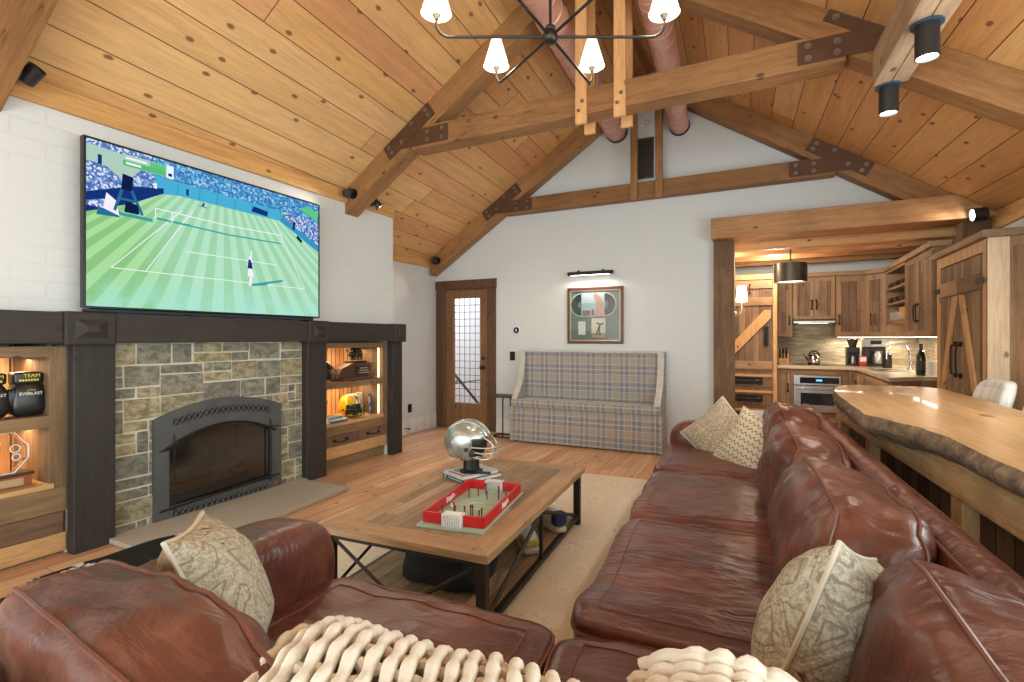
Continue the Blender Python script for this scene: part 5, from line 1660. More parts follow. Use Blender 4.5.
    arm((-.995, -.5, .36), (.135, .54, .305))
    arm((.5, 2.90, .35), (.5, .125, .29))
    # seat cushions
    ys = [(.005, .965), (.97, 1.875), (1.88, 2.775)]
    for i, (a, b_) in enumerate(ys):
        cushion('seat_cushion', (.36, (a + b_) / 2, .362), (.365, (b_ - a) / 2 + .002, .108), 11, 3 + 5 * i, seam=.075, crown=.010, wr=.008, pipe_axis=2, pipe_at=.55, sag=.014, n=44)
    cushion('seat_cushion', (.37, -.42, .345), (.372, .415, .105), 9, 31, seam=.075, crown=.010, wr=.008, pipe_axis=2, pipe_at=.8, n=26)
    cushion('seat_cushion', (-.435, -.42, .352), (.432, .42, .105), 9, 47, seam=.075, crown=.012, wr=.010, pipe_axis=2, pipe_at=.8, sag=.014, n=34)
    # back cushions along the bar side, leaning on the back frame
    tilt = Matrix.Rotation(math.radians(10), 3, 'Y')
    for i, (y, hl, x, z, hh) in enumerate(((-.46, .44, .84, .635, .225), (.49, .46, .765, .64, .225), (1.41, .44, .775, .635, .22), (2.31, .42, .81, .635, .215))):
        cushion('back_cushion', (x, y, z), (.175, hl, hh), 3.0, 61 + 9 * i, M_=tilt, crown=0.0, wr=.020, pipe_axis=0, pipe_at=.62, n=34, pleat=.010)
    # back cushions of the short side
    tilt2 = Matrix.Rotation(math.radians(7), 3, 'X')
    cushion('back_cushion', (-.50, -.885, .615), (.40, .125, .235), 4.0, 111, M_=Matrix.Rotation(-.17, 3, 'Z') @ tilt2, wr=.016, pipe_axis=1, pipe_at=.62, n=36, pleat=.006)
    cushion('back_cushion', (.33, -.93, .60), (.34, .135, .215), 4.5, 131, M_=tilt2, wr=.014, pipe_axis=1, pipe_at=.62, n=30)

def pillows():
    pipe = plain((206, 194, 172), .9, name='cord')
    throw_pillow('beige rosette throw pillow leaning on the left sofa arm', (-1.285, .845, .628), (.585, .715, .40), (-.337, -.169, .927), .40, .40, .11, [M['rosette'], M['linen_brown']], pipe)
    throw_pillow('beige rosette throw pillow on the long seat, nearest the knitted blanket', (.125, 1.36, .625), (.886, -.436, -.258), (.41, .21, .89), .41, .41, .125, M['rosette'], pipe)
    throw_pillow('pillow stitched with dark chevrons, standing on the far seat cushion', (-.075, 3.70, .575), (-.45, -.8, .40), (.30, .2, 1), .44, .42, .085, M['scales'], pipe, spin=-.2)
    throw_pillow('speckled beige pillow tilted on the far sofa arm behind the chevron pillow', (-.31, 4.02, .59), (-.30, -.86, .42), (.0, .4, 1), .42, .42, .08, M['linen'], pipe, spin=.75)
    throw_pillow('pale grey pillow mostly hidden behind the chevron pillow at the far sofa end', (.07, 4.06, .60), (-.35, -.8, .5), (.0, .4, 1), .44, .42, .085, plain((206, 204, 208), .9, name='pale grey cloth', grain=.3), pipe)

def blanket():
    t = thing('knitted_blanket', 'chunky cream hand-knitted blanket draped over the sofa back cushion', 'blanket', (-.3, .5, .8))
    prof = [(.235, .50), (.262, .62), (.30, .72), (.355, .79), (.42, .828), (.50, .845), (.575, .845), (.64, .825), (.69, .78), (.715, .71), (.73, .62)]
    def lerp_prof(v):
        f = v * (len(prof) - 1); i = min(int(f), len(prof) - 2); f -= i
        p0 = prof[max(i - 1, 0)]; p1 = prof[i]; p2 = prof[i + 1]; p3 = prof[min(i + 2, len(prof) - 1)]
        def cr(a, b, c, d): return .5 * ((2 * b) + (-a + c) * f + (2 * a - 5 * b + 4 * c - d) * f * f + (-a + 3 * b - 3 * c + d) * f ** 3)
        return cr(p0[0], p1[0], p2[0], p3[0]), cr(p0[1], p1[1], p2[1], p3[1])
    def hgt(x):
        ks = [(-.80, -.06), (-.70, -.015), (-.62, .016), (-.5, .012), (-.40, .014), (-.28, .02), (-.16, .018), (-.06, .0), (.08, -.04)]
        for a, c in zip(ks, ks[1:]):
            if a[0] <= x <= c[0]:
                f = (x - a[0]) / (c[0] - a[0]); f = f * f * (3 - 2 * f); return a[1] + (c[1] - a[1]) * f
        return ks[0][1] if x < ks[0][0] else ks[-1][1]
    def S(x, v, n=0.0):
        y, z = lerp_prof(v)
        h = hgt(x)
        y += .05 * (x + .35) * .9 + .05 * h / .06 * (v - .5)
        z += h * (1 if .15 < v < .9 else .5) - .035 + .008 * mnoise.noise(Vector((x * 7, v * 6, 2)))
        y0, z0 = lerp_prof(min(1, v + .02)); y1, z1 = lerp_prof(max(0, v - .02))
        x -= .48 * (y - .58)
        d = Vector((0, y0 - y1, z0 - z1)); nv = Vector((0, -d.z, d.y)).normalized()
        return Vector((x, y, z)) + nv * n
    X0, X1, NC = -.70, .02, 24
    sp = (X1 - X0) / (NC - 1)
    random.seed(21)
    b = MB(); NV = 168
    for i in range(NC):
        x = X0 + sp * i + random.uniform(-.003, .003)
        ph = random.uniform(0, 6)
        pts = []; rs = []
        for k in range(NV + 1):
            v = k / NV
            lump = math.sin(v * 2 * PI * 14 + ph)
            pts.append(S(x + .001 * math.sin(v * 60 + ph), v, .016 + .0015 * lump)); rs.append(.0103 + .0011 * lump)
        b.tube(pts, rs, 10)
    b.build('knit_rib', M['wool'], t, smooth=True)
    c = MB()
    NR = 19
    for j in range(NR + 1):
        v = .03 + .94 * j / NR
        pts = []; rs = []
        m = (NC - 1) * 8
        for k in range(m + 1):
            s = k / m
            x = X0 - .004 + (X1 - X0 + .008) * s
            wv = math.cos(2 * PI * s * (NC - 1))
            pts.append(S(x, v + .006 * math.sin(2 * PI * s * (NC - 1) / 2 + j), .001 - .007 * wv)); rs.append(.0088 - .0016 * wv)
        c.tube(pts, rs, 7)
    c.build('knit_cross_yarn', M['wool'], t, smooth=True)
    # bunched fold where the blanket turns across the corner
    d = MB()
    for i in range(10):
        y = .56 + .031 * i
        pts = []; rs = []
        for k in range(50):
            s = k / 49
            x = -.215 + .008 * i * .6 + (.25 + .008 * i) * s
            z = .765 + .050 * math.sin(PI * min(1, s * 1.1)) ** .7 - .11 * max(0, s - .5) ** 1.5 - .012 * (i == 9) + .004 * math.sin(s * 50 + i) + .006 * math.sin(i * 1.7)
            pts.append((x, y + .012 * math.sin(s * 4 + i) + .02 * s, z)); rs.append(.0135 + .0018 * math.sin(s * 60 + i * 2))
        d.tube(pts, rs, 8)
    for j in range(8):
        s = (j + .5) / 8
        d.tube([(-.205 + .26 * s + .004 * i, .55 + .031 * i * 1.0, (.748) + .050 * math.sin(PI * min(1, s * 1.1)) ** .7 - .11 * max(0, s - .5) ** 1.5) for i in range(11)], .011, 7)
    d.build('folded_edge', M['wool'], t, smooth=True)

# ------------------------------------------------------------------ things on the shelves
def shelf_things():
    xs = -3.9
    # boxing gloves
    blk = plain((34, 34, 36), .35, name='black glove leather')
    yel = plain((226, 200, 40), .5, name='yellow print'); wh = plain((235, 235, 232), .5, name='white print')
    for k, (y, lab) in enumerate(((1.385, 'black boxing glove with white lettering, the right-hand one on the left shelf'), (1.225, 'black boxing glove with yellow TEAM cuff, the left-hand one cut by the photo edge'))):
        t = thing('boxing_glove', lab, 'boxing glove', (xs, y, .841), group=None)
        zb = .842
        def fn(u, w):
            k_ = (w.z + .11) / .22
            w.y *= .80 + .32 * math.sin(min(1, max(0, 1 - k_)) * PI * .62)
            w.x *= .9 + .2 * (1 - k_)
            return w
        MB().rbox((xs, y, zb + .105), (.075, .078, .105), 3.2, 14, fn=fn).build('mitt', blk, t, smooth=True)
        MB().rbox((xs + .03, y - .07, zb + .11), (.03, .028, .06), 3, 8).build('thumb', blk, t, smooth=True)
        MB().rbox((xs, y, zb + .225), (.052, .066, .035), 7, 10).build('cuff', blk, t, smooth=True)
        mt = frame((xs + .0525, y, zb + .228), (0, 1, 0), (1, 0, 0))
        mm = Matrix((Vector((0, 1, 0)), Vector((0, 0, 1)), Vector((1, 0, 0)))).transposed().to_4x4()
        def place(px, py, pz): m = mm.copy(); m.translation = Vector((px, py, pz)); return m
        text_mesh('cuff_lettering', 'TEAM', .030, yel, place(xs + .0535, y + .012, zb + .238), t)
        b = MB()
        for i in range(7): b.box(xs + .052, xs + .0535, y - .045 + .013 * i, y - .036 + .013 * i, zb + .206, zb + .218)
        b.build('cuff_print', yel, t)
        text_mesh('lettering', 'EVERLAST', .024, wh, place(xs + .0765, y, zb + .135), t, extrude=.002)
        MB().tube([(xs + .079, y - .02 + .004 * i, zb + .152 + .006 * math.sin(PI * i / 10)) for i in range(11)], .002, 5).build('crest_mark', yel, t)
    # glass award
    t = thing('glass_award', 'clear octagonal glass award on a wooden base, lower left shelf', 'trophy', (xs, 1.28, .44))
    MB().box(xs - .06, xs + .05, 1.10, 1.40, .4385, .505).build('base', plain((150, 82, 46), .4, name='cherry base'), t, bevel=.004)
    MB().box(xs - .065, xs + .055, 1.09, 1.408, .505, .520).build('base_cap', plain((60, 42, 34), .4, name='dark cap'), t, bevel=.003)
    MB().box(xs + .05, xs + .052, 1.12, 1.36, .45, .492).build('plaque', plain((196, 170, 130), .4, .3, name='brass plaque'), t)
    pts = [(1.13, .521), (1.33, .521), (1.395, .60), (1.395, .67), (1.33, .755), (1.13, .755), (1.06, .67), (1.06, .60)]
    MB().prism(pts, 'x', xs - .015, xs + .015).build('glass_plate', M['glass'], t, bevel=.01)
    e = MB()
    frost = plain((238, 240, 240), .7, name='frosted engraving')
    loop = [(xs + .016, p[0], p[1]) for p in pts]
    e.tube(loop, .004, 5, closed=True)
    for (cy, cz, r) in ((1.34, .61, .018), (1.335, .66, .022), (1.25, .70, .02), (1.2, .62, .025)):
        e.tube([(xs + .016, cy + r * math.cos(2 * PI * i / 14), cz + r * math.sin(2 * PI * i / 14)) for i in range(14)], .0032, 5, closed=True)
    e.build('engraving', frost, t)
    # right shelves: black helmet, bison award
    helmet('football_helmet', 'black football helmet on the upper right shelf, half hidden by the mantel post', 'helmet', (-3.97, 3.66, .8595), .25, .9, [plain((26, 26, 28), .2, name='gloss black')], plain((60, 60, 62), .4, .4, name='dark mask'))
    zs = .8595
    t = thing('bison_award', 'bronze bison figure on a stepped wooden award base, upper right shelf', 'trophy', (-3.98, 4.13, zs))
    wd = plain((112, 70, 46), .4, name='walnut base')
    MB().box(-4.05, -3.85, 3.86, 4.36, zs, zs + .022).build('base_step', wd, t, bevel=.004)
    MB().prism([(3.80, zs + .022), (4.30, zs + .022), (4.30, zs + .175), (4.02, zs + .175), (3.86, zs + .125)], 'x', -4.03, -3.88).build('base', plain((82, 50, 36), .4, name='dark walnut base'), t, bevel=.004)
    MB().box(-3.88, -3.876, 4.05, 4.28, zs + .045, zs + .145).build('plaque', plain((58, 50, 44), .35, .4, name='plaque'), t, bevel=.002)
    q = MB()
    for i in range(3): q.box(-3.876, -3.8745, 4.09 + .012 * i, 4.26 - .016 * i, zs + .065 + .025 * i, zs + .073 + .025 * i)
    q.build('plaque_print', plain((186, 170, 140), .5), t)
    zt = zs + .176
    MB().box(-4.02, -3.90, 4.03, 4.25, zt, zt + .02).build('figure_base', M['black'], t, bevel=.006)
    z0 = zt + .02
    X = -3.96
    V = [(X, 4.20, z0 + .105), (X, 4.14, z0 + .118), (X, 4.09, z0 + .11), (X, 4.055, z0 + .078), (X, 4.035, z0 + .048),
         (X + .022, 4.19, z0 + .06), (X + .022, 4.195, z0 + .004), (X - .022, 4.19, z0 + .06), (X - .022, 4.205, z0 + .004),
         (X + .022, 4.11, z0 + .055), (X + .022, 4.10, z0 + .004), (X - .022, 4.11, z0 + .055), (X - .022, 4.115, z0 + .004), (X, 4.225, z0 + .09), (X, 4.235, z0 + .05)]
    E_ = [(0, 1), (1, 2), (2, 3), (3, 4), (0, 5), (5, 6), (0, 7), (7, 8), (2, 9), (9, 10), (2, 11), (11, 12), (0, 13), (13, 14)]
    R_ = [.035, .04, .046, .034, .018, .017, .010, .017, .010, .018, .010, .018, .010, .008, .006]
    me = bpy.data.meshes.new('bison_figure'); me.from_pydata(V, E_, [])
    o = bpy.data.objects.new('bison_figure', me); COL.objects.link(o)
    me.materials.append(plain((74, 62, 52), .35, .5, name='bronze'))
    o.parent = t; o.matrix_parent_inverse = world_of(t).inverted()
    sk = o.modifiers.new('skin', 'SKIN')
    for i, r in enumerate(R_):
        me.skin_vertices[0].data[i].radius = (r, r)
    me.skin_vertices[0].data[1].use_root = True
    o.modifiers.new('sub', 'SUBSURF').render_levels = 2
    MB().tube([(X + .03, 4.06, z0 + .10), (X + .05, 4.05, z0 + .115), (X + .045, 4.045, z0 + .13)], [.008, .006, .002], 6).tube([(X - .03, 4.06, z0 + .10), (X - .05, 4.05, z0 + .115), (X - .045, 4.045, z0 + .13)], [.008, .006, .002], 6).build('horn', plain((60, 52, 46), .4, .3), t)
    # lower right shelf
    zl = .4615
    t = thing('football', 'brown leather football at the back of the lower right shelf', 'football', (-4.0, 3.64, .66))
    prof = [(.082 * math.sqrt(max(0, 1 - abs(u) ** 1.7)), .14 * u) for u in [-1 + 2 * i / 20 for i in range(21)]]
    Rm = Matrix.Translation((-4.02, 3.66, .648)) @ Matrix.Rotation(PI / 2, 4, 'X') @ Matrix.Rotation(.1, 4, 'Y')
    MB().lathe(prof, 22, M=Rm).build('body', plain((132, 66, 36), .4, name='football leather', grain=.3), t, smooth=True)
    q = MB().tube([(-3.955, 3.60, .70), (-3.952, 3.72, .70)], .0025, 5)
    for i in range(6): q.tube([(-3.962, 3.61 + .02 * i, .712), (-3.945, 3.61 + .02 * i, .69)], .0022, 5)
    q.build('laces', M['white'], t)
    t = thing('football_rest', 'dark wooden rest block holding the football on the lower right shelf', 'stand', (-4.02, 3.66, zl))
    MB().lathe([(.0, 0), (.075, 0), (.075, .02), (.035, .03), (.035, .09), (.06, .105), (.05, .105), (.03, .1), (0, .1)], 18, c=(-4.02, 3.66, zl)).build('pedestal', wd, t, smooth=40)
    helmet('football_helmet', 'yellow football helmet with white and green centre stripe on the lower right shelf', 'helmet', (-3.95, 4.05, zl), -.12, .98,
           [plain((236, 186, 20), .25, name='yellow helmet'), M['white'], plain((26, 58, 40), .3, name='dark green stripe')], plain((52, 74, 60), .4, .3, name='green face mask'), stripes=(.22, .09))
    books = [((-3.87, 3.72, zl), .25, .19, .022, (56, 96, 130), .05, 'blue book at the bottom of the short stack on the lower right shelf'),
             ((-3.875, 3.715, zl + .0225), .24, .18, .018, (206, 212, 206), -.08, 'white book in the middle of the short stack on the lower right shelf'),
             ((-3.88, 3.70, zl + .041), .21, .15, .014, (70, 126, 132), .12, 'small teal book on top of the short stack on the lower right shelf')]
    for (loc, l, w, h, col, rz, lab) in books:
        t = thing('book', lab, 'book', loc, rz, local=True)
        MB().box(-w / 2, w / 2, -l / 2, l / 2, 0, .002).box(-w / 2, w / 2, -l / 2, l / 2, h - .002, h).box(w / 2 - .002, w / 2, -l / 2, l / 2, .002, h - .002).build('cover', plain(col, .4), t)
        MB().box(-w / 2 + .003, w / 2 - .002, -l / 2 + .003, l / 2 - .003, .002, h - .002).build('pages', plain((226, 222, 210), .8, name='paper'), t)
    t = thing('photo_card', 'pale printed card leaning beside the yellow helmet on the lower right shelf', 'card', (-4.0, 4.27, zl))
    m = Matrix.Translation((-4.02, 4.25, zl + .001)) @ Matrix.Rotation(.12, 4, 'Z') @ Matrix.Rotation(-.14, 4, 'Y')
    MB().box(-.004, .004, -.085, .085, 0, .235, 0, m).build('card', plain((222, 216, 204), .5, name='card'), t)
    q = MB()
    for i in range(6): q.box(.004, .0046, -.06, .06 - .012 * (i % 3), .05 + .026 * i, .058 + .026 * i, 0, m)
    q.build('print', plain((150, 150, 150), .6), t)
    t = thing('magazine', 'blue and white magazine standing at the right end of the lower right shelf', 'magazine', (-3.92, 4.33, zl))
    m = Matrix.Translation((-3.93, 4.335, zl + .001)) @ Matrix.Rotation(.55, 4, 'Z') @ Matrix.Rotation(-.10, 4, 'Y')
    MB().box(-.003, .003, -.06, .06, 0, .215, 0, m).build('cover', plain((84, 116, 160), .35, name='blue cover'), t)
    MB().box(.003, .0036, -.05, .05, .12, .19, 0, m).box(.003, .0036, -.05, .02, .04, .08, 0, m).build('print', M['white'], t)

# ------------------------------------------------------------------ kitchen
def bar_handle(root, M_, p, axis, L, r=.007, out=.03, face=(0, -1, 0)):
    """iron pull with flared ends, centred at p, along axis, standing off along face"""
    p = Vector(p); a = Vector(axis).normalized(); f = Vector(face)
    b = MB()
    b.tube([p - a * L * .42, p - a * L * .40 + f * out, p - a * L * .2 + f * out * 1.15, p + a * L * .2 + f * out * 1.15, p + a * L * .40 + f * out, p + a * L * .42], r, 6)
    for s in (-1, 1): b.tube([p + a * s * L * .5 + f * .003, p + a * s * L * .36 + f * .003], r * 1.8, 4)
    return b.build('handle', M['iron'], root)

def panel_door(root, x0, x1, z0, z1, y, hx=None, hl=.13, hz=None, mat_f=None, inner=None, fw=.055):
    """framed cabinet door facing -Y at depth y (front)"""
    f = MB()
    f.box(x0, x0 + fw, y, y + .02, z0, z1).box(x1 - fw, x1, y, y + .02, z0, z1)
    f.box(x0 + fw, x1 - fw, y, y + .02, z0, z0 + fw).box(x0 + fw, x1 - fw, y, y + .02, z1 - fw, z1)
    d = f.build('door', mat_f or M['cab_zx'], root, bevel=.002)
    MB().box(x0 + fw, x1 - fw, y + .008, y + .016, z0 + fw, z1 - fw).build('panel', inner or M['plk_zx'], d)
    if hx is not None:
        bar_handle(d, None, (hx, y, hz), (0, 0, 1), hl)
    return d
def panel_door_x(root, y0, y1, z0, z1, x, hy=None, hl=.13, hz=None, fw=.055):
    """framed door facing -X"""
    f = MB()
    f.box(x, x + .02, y0, y0 + fw, z0, z1).box(x, x + .02, y1 - fw, y1, z0, z1)
    f.box(x, x + .02, y0 + fw, y1 - fw, z0, z0 + fw).box(x, x + .02, y0 + fw, y1 - fw, z1 - fw, z1)
    d = f.build('door', M['cab_zy'], root, bevel=.002)
    MB().box(x + .008, x + .016, y0 + fw, y1 - fw, z0 + fw, z1 - fw).build('panel', M['plk_zy'], d)
    if hy is not None: bar_handle(d, None, (x, hy, hz), (0, 0, 1), hl, r=.006, out=.022, face=(-1, 0, 0))
    return d

def kitchen():
    YL, YU, YW = 7.92, 8.28, YK
    # opening posts and header
    tag(timber('timber_post', (-.42, YB + .03, 0), (-.42, YB + .03, 2.383), .21, .24, M['post'], up=(0, 1, 0)), 'aged square timber post at the left of the kitchen opening', 'post')
    tag(timber('timber_post', (1.735, YB - .02, 0), (1.735, YB - .02, 2.383), .22, .2, M['post'], up=(0, 1, 0)), 'timber post rising behind the tall cross-braced cabinet', 'post')
    b = MB()
    x0, x1 = -.54, 1.86
    zt = 2.61
    xr = RX + (RZ - zt) / SL
    mt = frame((0, 0, 0), (1, 0, 0), (0, 0, 1))
    b.prism([(x0, 2.385), (1.845, 2.385), (1.845, ceil_z(1.845) - .005), (xr, zt), (x0, zt)], 'y', 5.945, YB + .17)
    tag(b.build('header_beam', M['sawn'], bevel=.008), 'thick rough-sawn timber header beam over the kitchen opening', 'beam')
    for i, y in enumerate((6.62, 7.08, 7.55, 8.05)):
        labs = ('nearest', 'second from the front, above the drum pendant', 'third from the front, behind the drum pendant', 'farthest, over the wall cabinets')
        tag(timber('ceiling_joist', (-1.2, y, 2.402), (1.86, y, 2.402), .11, .15, M['beam_front'] if i < 2 else M['beam']), 'timber joist under the kitchen ceiling, ' + labs[i], 'joist', 'kitchen ceiling joists')
    # pantry with barn style door and drawers
    t = thing('pantry_cabinet', 'tall reclaimed-wood pantry with diagonal braced door left of the oven', 'cabinet', (-.3, 7.8, 0))
    yf = 7.70
    MB().box(-.95, .12, yf + .02, YW - .025, .0, 2.17).build('carcass', M['cab_zx'], t)
    MB().box(.085, .135, yf - .005, yf + .04, .0, 2.17).box(-.95, .135, yf - .005, yf + .04, 2.10, 2.17).build('face_frame', M['gold_zx'], t, bevel=.003)
    d = MB().box(-.85, .08, yf, yf + .02, .87, 2.09).build('door', M['plk_zx'], t)
    pieces('rail', M['cab_xz'], d, [(-.85, .08, yf - .02, yf, z - .055, z + .055) for z in (.93, 1.80, 2.03)], .003)
    br = MB().prism([(-.62, 1.0), (-.52, .93), (.06, 1.57), (.06, 1.68), (-.02, 1.68)], 'y', yf - .022, yf)
    br.build('brace', M['gold_zx'], d, bevel=.003)
    MB().box(-.03, .03, yf - .026, yf - .018, 1.19, 1.46).build('handle_plate', M['iron'], d, bevel=.002)
    bar_handle(d, None, (0, yf - .026, 1.325), (0, 0, 1), .22)
    bar_handle(d, None, (-.20, yf - .02, 1.97), (0, 0, 1), .14)
    for (z0, z1) in ((.63, .80), (.37, .58), (.12, .33)):
        w = MB().box(-.85, .08, yf, yf + .02, z0, z1).build('drawer', M['plk_zx'], t, bevel=.002)
        MB().box(-.85, .08, yf - .012, yf, z1 - .03, z1).build('drawer_edge', M['gold_xz'], w, bevel=.002)
        zz = (z0 + z1) / 2
        MB().box(-.42, -.04, yf - .006, yf, zz - .05, zz + .05).build('handle_plate', M['iron'], w, bevel=.002)
        bar_handle(w, None, (-.23, yf - .006, zz), (1, 0, 0), .34, r=.009)
    # base cabinets with wall oven
    t = thing('base_cabinet', 'wooden base cabinet with a narrow iron-handled door left of the oven', 'cabinet', (.2, 8.2, 0))
    MB().box(.14, .30, YL + .02, YW - .025, .08, .88).box(.14, .30, YL + .07, YW - .1, .0, .08).build('carcass', M['cab_zx'], t)
    panel_door(t, .145, .295, .12, .86, YL, .27, .12, .62, fw=.03)
    t = thing('base_cabinet', 'wooden base cabinet surrounding the steel oven', 'cabinet', (.6, 8.2, 0))
    MB().box(.301, .96, YL + .03, YW - .025, .08, .30).box(.301, .96, YL + .07, YW - .1, .0, .08).box(.301, .33, YL, YW - .025, .3, .88).box(.89, .96, YL, YW - .025, .3, .88).box(.33, .89, YL, YW - .025, .80, .88).build('carcass', M['cab_xz'], t)
    MB().box(.33, .89, YL, YL + .03, .08, .29).build('drawer', M['plk_xz'], t)
    t = thing('wall_oven', 'built-in stainless steel oven with black control panel below the counter', 'oven', (.61, 8.1, .3))
    MB().box(.335, .885, YL - .005, YW - .15, .305, .795).build('body', M['steel'], t)
    MB().box(.335, .885, YL - .02, YL - .005, .665, .795).build('control_panel', M['steel'], t, bevel=.004)
    MB().box(.41, .86, YL - .023, YL - .02, .69, .77).build('display_glass', plain((22, 22, 26), .15), t)
    MB().box(.60, .67, YL - .0245, YL - .023, .72, .745).build('display', lamp_mat((90, 180, 255), 2), t)
    d = MB().box(.335, .885, YL - .022, YL - .005, .31, .655).build('oven_door', M['steel'], t, bevel=.004)
    MB().box(.42, .81, YL - .025, YL - .022, .40, .56).build('window', plain((40, 44, 60), .1), d)
    MB().tube([(.38, YL - .02, .615), (.38, YL - .055, .615), (.84, YL - .055, .615), (.84, YL - .02, .615)], .011, 8).build('handle', M['steel'], d, smooth=True)
    MB().box(.335, .885, YL - .006, YL - .0, .655, .665).build('gap', M['black'], t)
    t = thing('base_cabinet', 'wooden base cabinet in the kitchen corner right of the oven', 'cabinet', (1.1, 8.0, 0))
    MB().prism([(.96, YL + .02), (1.08, YL - .08), (1.08, 7.5), (1.84, 7.5), (1.84, YW - .025), (.96, YW - .025)], 'z', .0, .88).build('carcass', M['cab_zx'], t)
    panel_door(t, .965, 1.06, .12, .86, YL - .06, 1.035, .1, .7, fw=.02)
    t = thing('base_cabinet', 'wooden sink base cabinet along the right kitchen wall', 'cabinet', (1.4, 6.8, 0))
    MB().prism([(1.08, 7.49), (1.08, 6.0), (1.36, 6.24), (1.84, 6.33), (1.84, 7.49)][::-1], 'z', .0, .88).build('carcass', M['cab_zy'], t)
    panel_door_x(t, 6.05, 6.75, .12, .86, 1.06, 6.65, .12, .65)
    panel_door_x(t, 6.78, 7.47, .12, .86, 1.06, 6.86, .12, .65)
    # counter in one piece
    b = MB().prism([(.14, YL - .03), (.95, YL - .03), (1.04, YL - .12), (1.04, 5.86), (1.36, 6.20), (1.84, 6.32), (1.84, YW - .02), (.14, YW - .02)], 'z', .882, .925)
    tag(b.build('kitchen_counter', M['quartz'], bevel=.004), 'tan stone kitchen counter wrapping from the pantry to the sink', 'counter')
    struct(MB().box(.13, XR - .001, YW - .02, YW, .926, 1.31).box(.345, .86, YW - .021, YW, 1.31, 1.60).box(XR - .02, XR, 6.32, YW - .02, .926, 1.31).build('trim_6', M['slate']))
    # upper cabinets
    t = thing('wall_cabinet', 'narrow wooden wall cabinet next to the pantry', 'cabinet', (.21, 8.4, 1.35))
    MB().box(.14, .34, YU + .02, YW - .025, 1.315, 2.16).build('carcass', M['cab_zx'], t)
    panel_door(t, .15, .335, 1.32, 2.14, YU, .30, .13, 1.55, fw=.045)
    t = thing('wall_cabinet', 'pair-door wooden wall cabinet above the range hood', 'cabinet', (.65, 8.4, 1.7))
    MB().box(.345, .858, YU + .02, YW - .025, 1.56, 2.16).build('carcass', M['cab_zx'], t)
    panel_door(t, .35, .60, 1.565, 2.14, YU, .575, .14, 1.77, fw=.045)
    panel_door(t, .605, .855, 1.565, 2.14, YU, .63, .14, 1.77, fw=.045)
    t = thing('range_hood', 'slim stainless range hood under the pair-door cabinet', 'range hood', (.66, 8.3, 1.65))
    MB().prism([(YU - .04, 1.51), (YW - .03, 1.51), (YW - .03, 1.558), (YU + .0, 1.558), (YU - .04, 1.54)], 'x', .35, .855).build('body', M['steel'], t, bevel=.003)
    MB().box(.42, .78, YU, YU + .2, 1.506, 1.51).build('lamp', lamp_mat((255, 230, 190), 2), t)
    t = thing('wall_cabinet', 'single-door wooden wall cabinet right of the range hood', 'cabinet', (1.15, 8.4, 1.35))
    MB().box(.862, 1.219, YU + .02, YW - .025, 1.315, 2.16).build('carcass', M['cab_zx'], t)
    panel_door(t, .865, 1.215, 1.32, 2.14, YU, .905, .14, 1.55, fw=.065)
    t = thing('wall_cabinet', 'angled wooden corner wall cabinet between the two runs', 'cabinet', (1.4, 8.0, 1.35))
    XU = 1.40
    MB().prism([(1.225, YU + .02), (XU + .02, 8.12), (1.84, 8.12), (1.84, YW - .025), (1.225, YW - .025)], 'z', 1.315, 2.16).build('carcass', M['cab_zx'], t)
    mt = frame((1.22, YU + .005, 0), (XU + .01 - 1.22, 8.12 - YU - .005, 0), (0, 0, 1))
    Lc = math.hypot(XU + .01 - 1.22, 8.12 - YU - .005)
    # door leaf built in its own plane (local x along the face)
    q = MB()
    for (a, c_, z0, z1) in ((0, .05, 1.32, 2.14), (Lc - .05, Lc, 1.32, 2.14), (.05, Lc - .05, 1.32, 1.38), (.05, Lc - .05, 2.08, 2.14)):
        q.box(a, c_, -.02, 0, z0, z1)
    dd = q.build('door', M['cab_zx'], t, matrix=mt)
    q = MB().box(.05, Lc - .05, -.012, -.004, 1.38, 2.08)
    o = q.build('panel', M['plk_zx'], t, matrix=mt)
    MB().tube([(.08, -.02, 1.48), (.08, -.045, 1.49), (.08, -.045, 1.61), (.08, -.02, 1.62)], .006, 6).tube([(.13, -.02, 1.48), (.13, -.045, 1.49), (.13, -.045, 1.61), (.13, -.02, 1.62)], .006, 6).build('handle', M['iron'], t, matrix=mt)
    # open shelf unit
    t = thing('wine_shelf', 'open wooden wall shelf unit stacked with bottles near the sink', 'shelf', (1.6, 7.3, 1.5))
    ya, yb = 7.08, 8.115
    pieces('side_panel', M['cab_zx'], t, [(XU, 1.84, ya, ya + .02, 1.315, 2.16), (XU, 1.84, yb - .02, yb, 1.315, 2.16)])
    MB().box(1.82, 1.838, ya, yb, 1.315, 2.16).build('back_panel', M['gold_zy'], t)
    MB().box(XU, 1.82, ya + .02, yb - .02, 2.13, 2.16).build('top_panel', M['cab_yx'], t)
    for z in (1.52, 1.74, 1.93): MB().box(XU, 1.82, ya + .02, yb - .02, z - .03, z).build('shelf', M['cab_yx'], t, bevel=.002)
    bm = plain((26, 30, 24), .15, name='dark bottle glass'); foil = plain((120, 34, 34), .4, name='red foil'); foil2 = plain((40, 40, 44), .4, name='dark foil')
    bprof = [(0, 0), (.037, 0), (.038, .01), (.038, .185), (.032, .215), (.015, .245), (.0145, .30), (.0165, .302), (.0165, .312), (0, .312)]
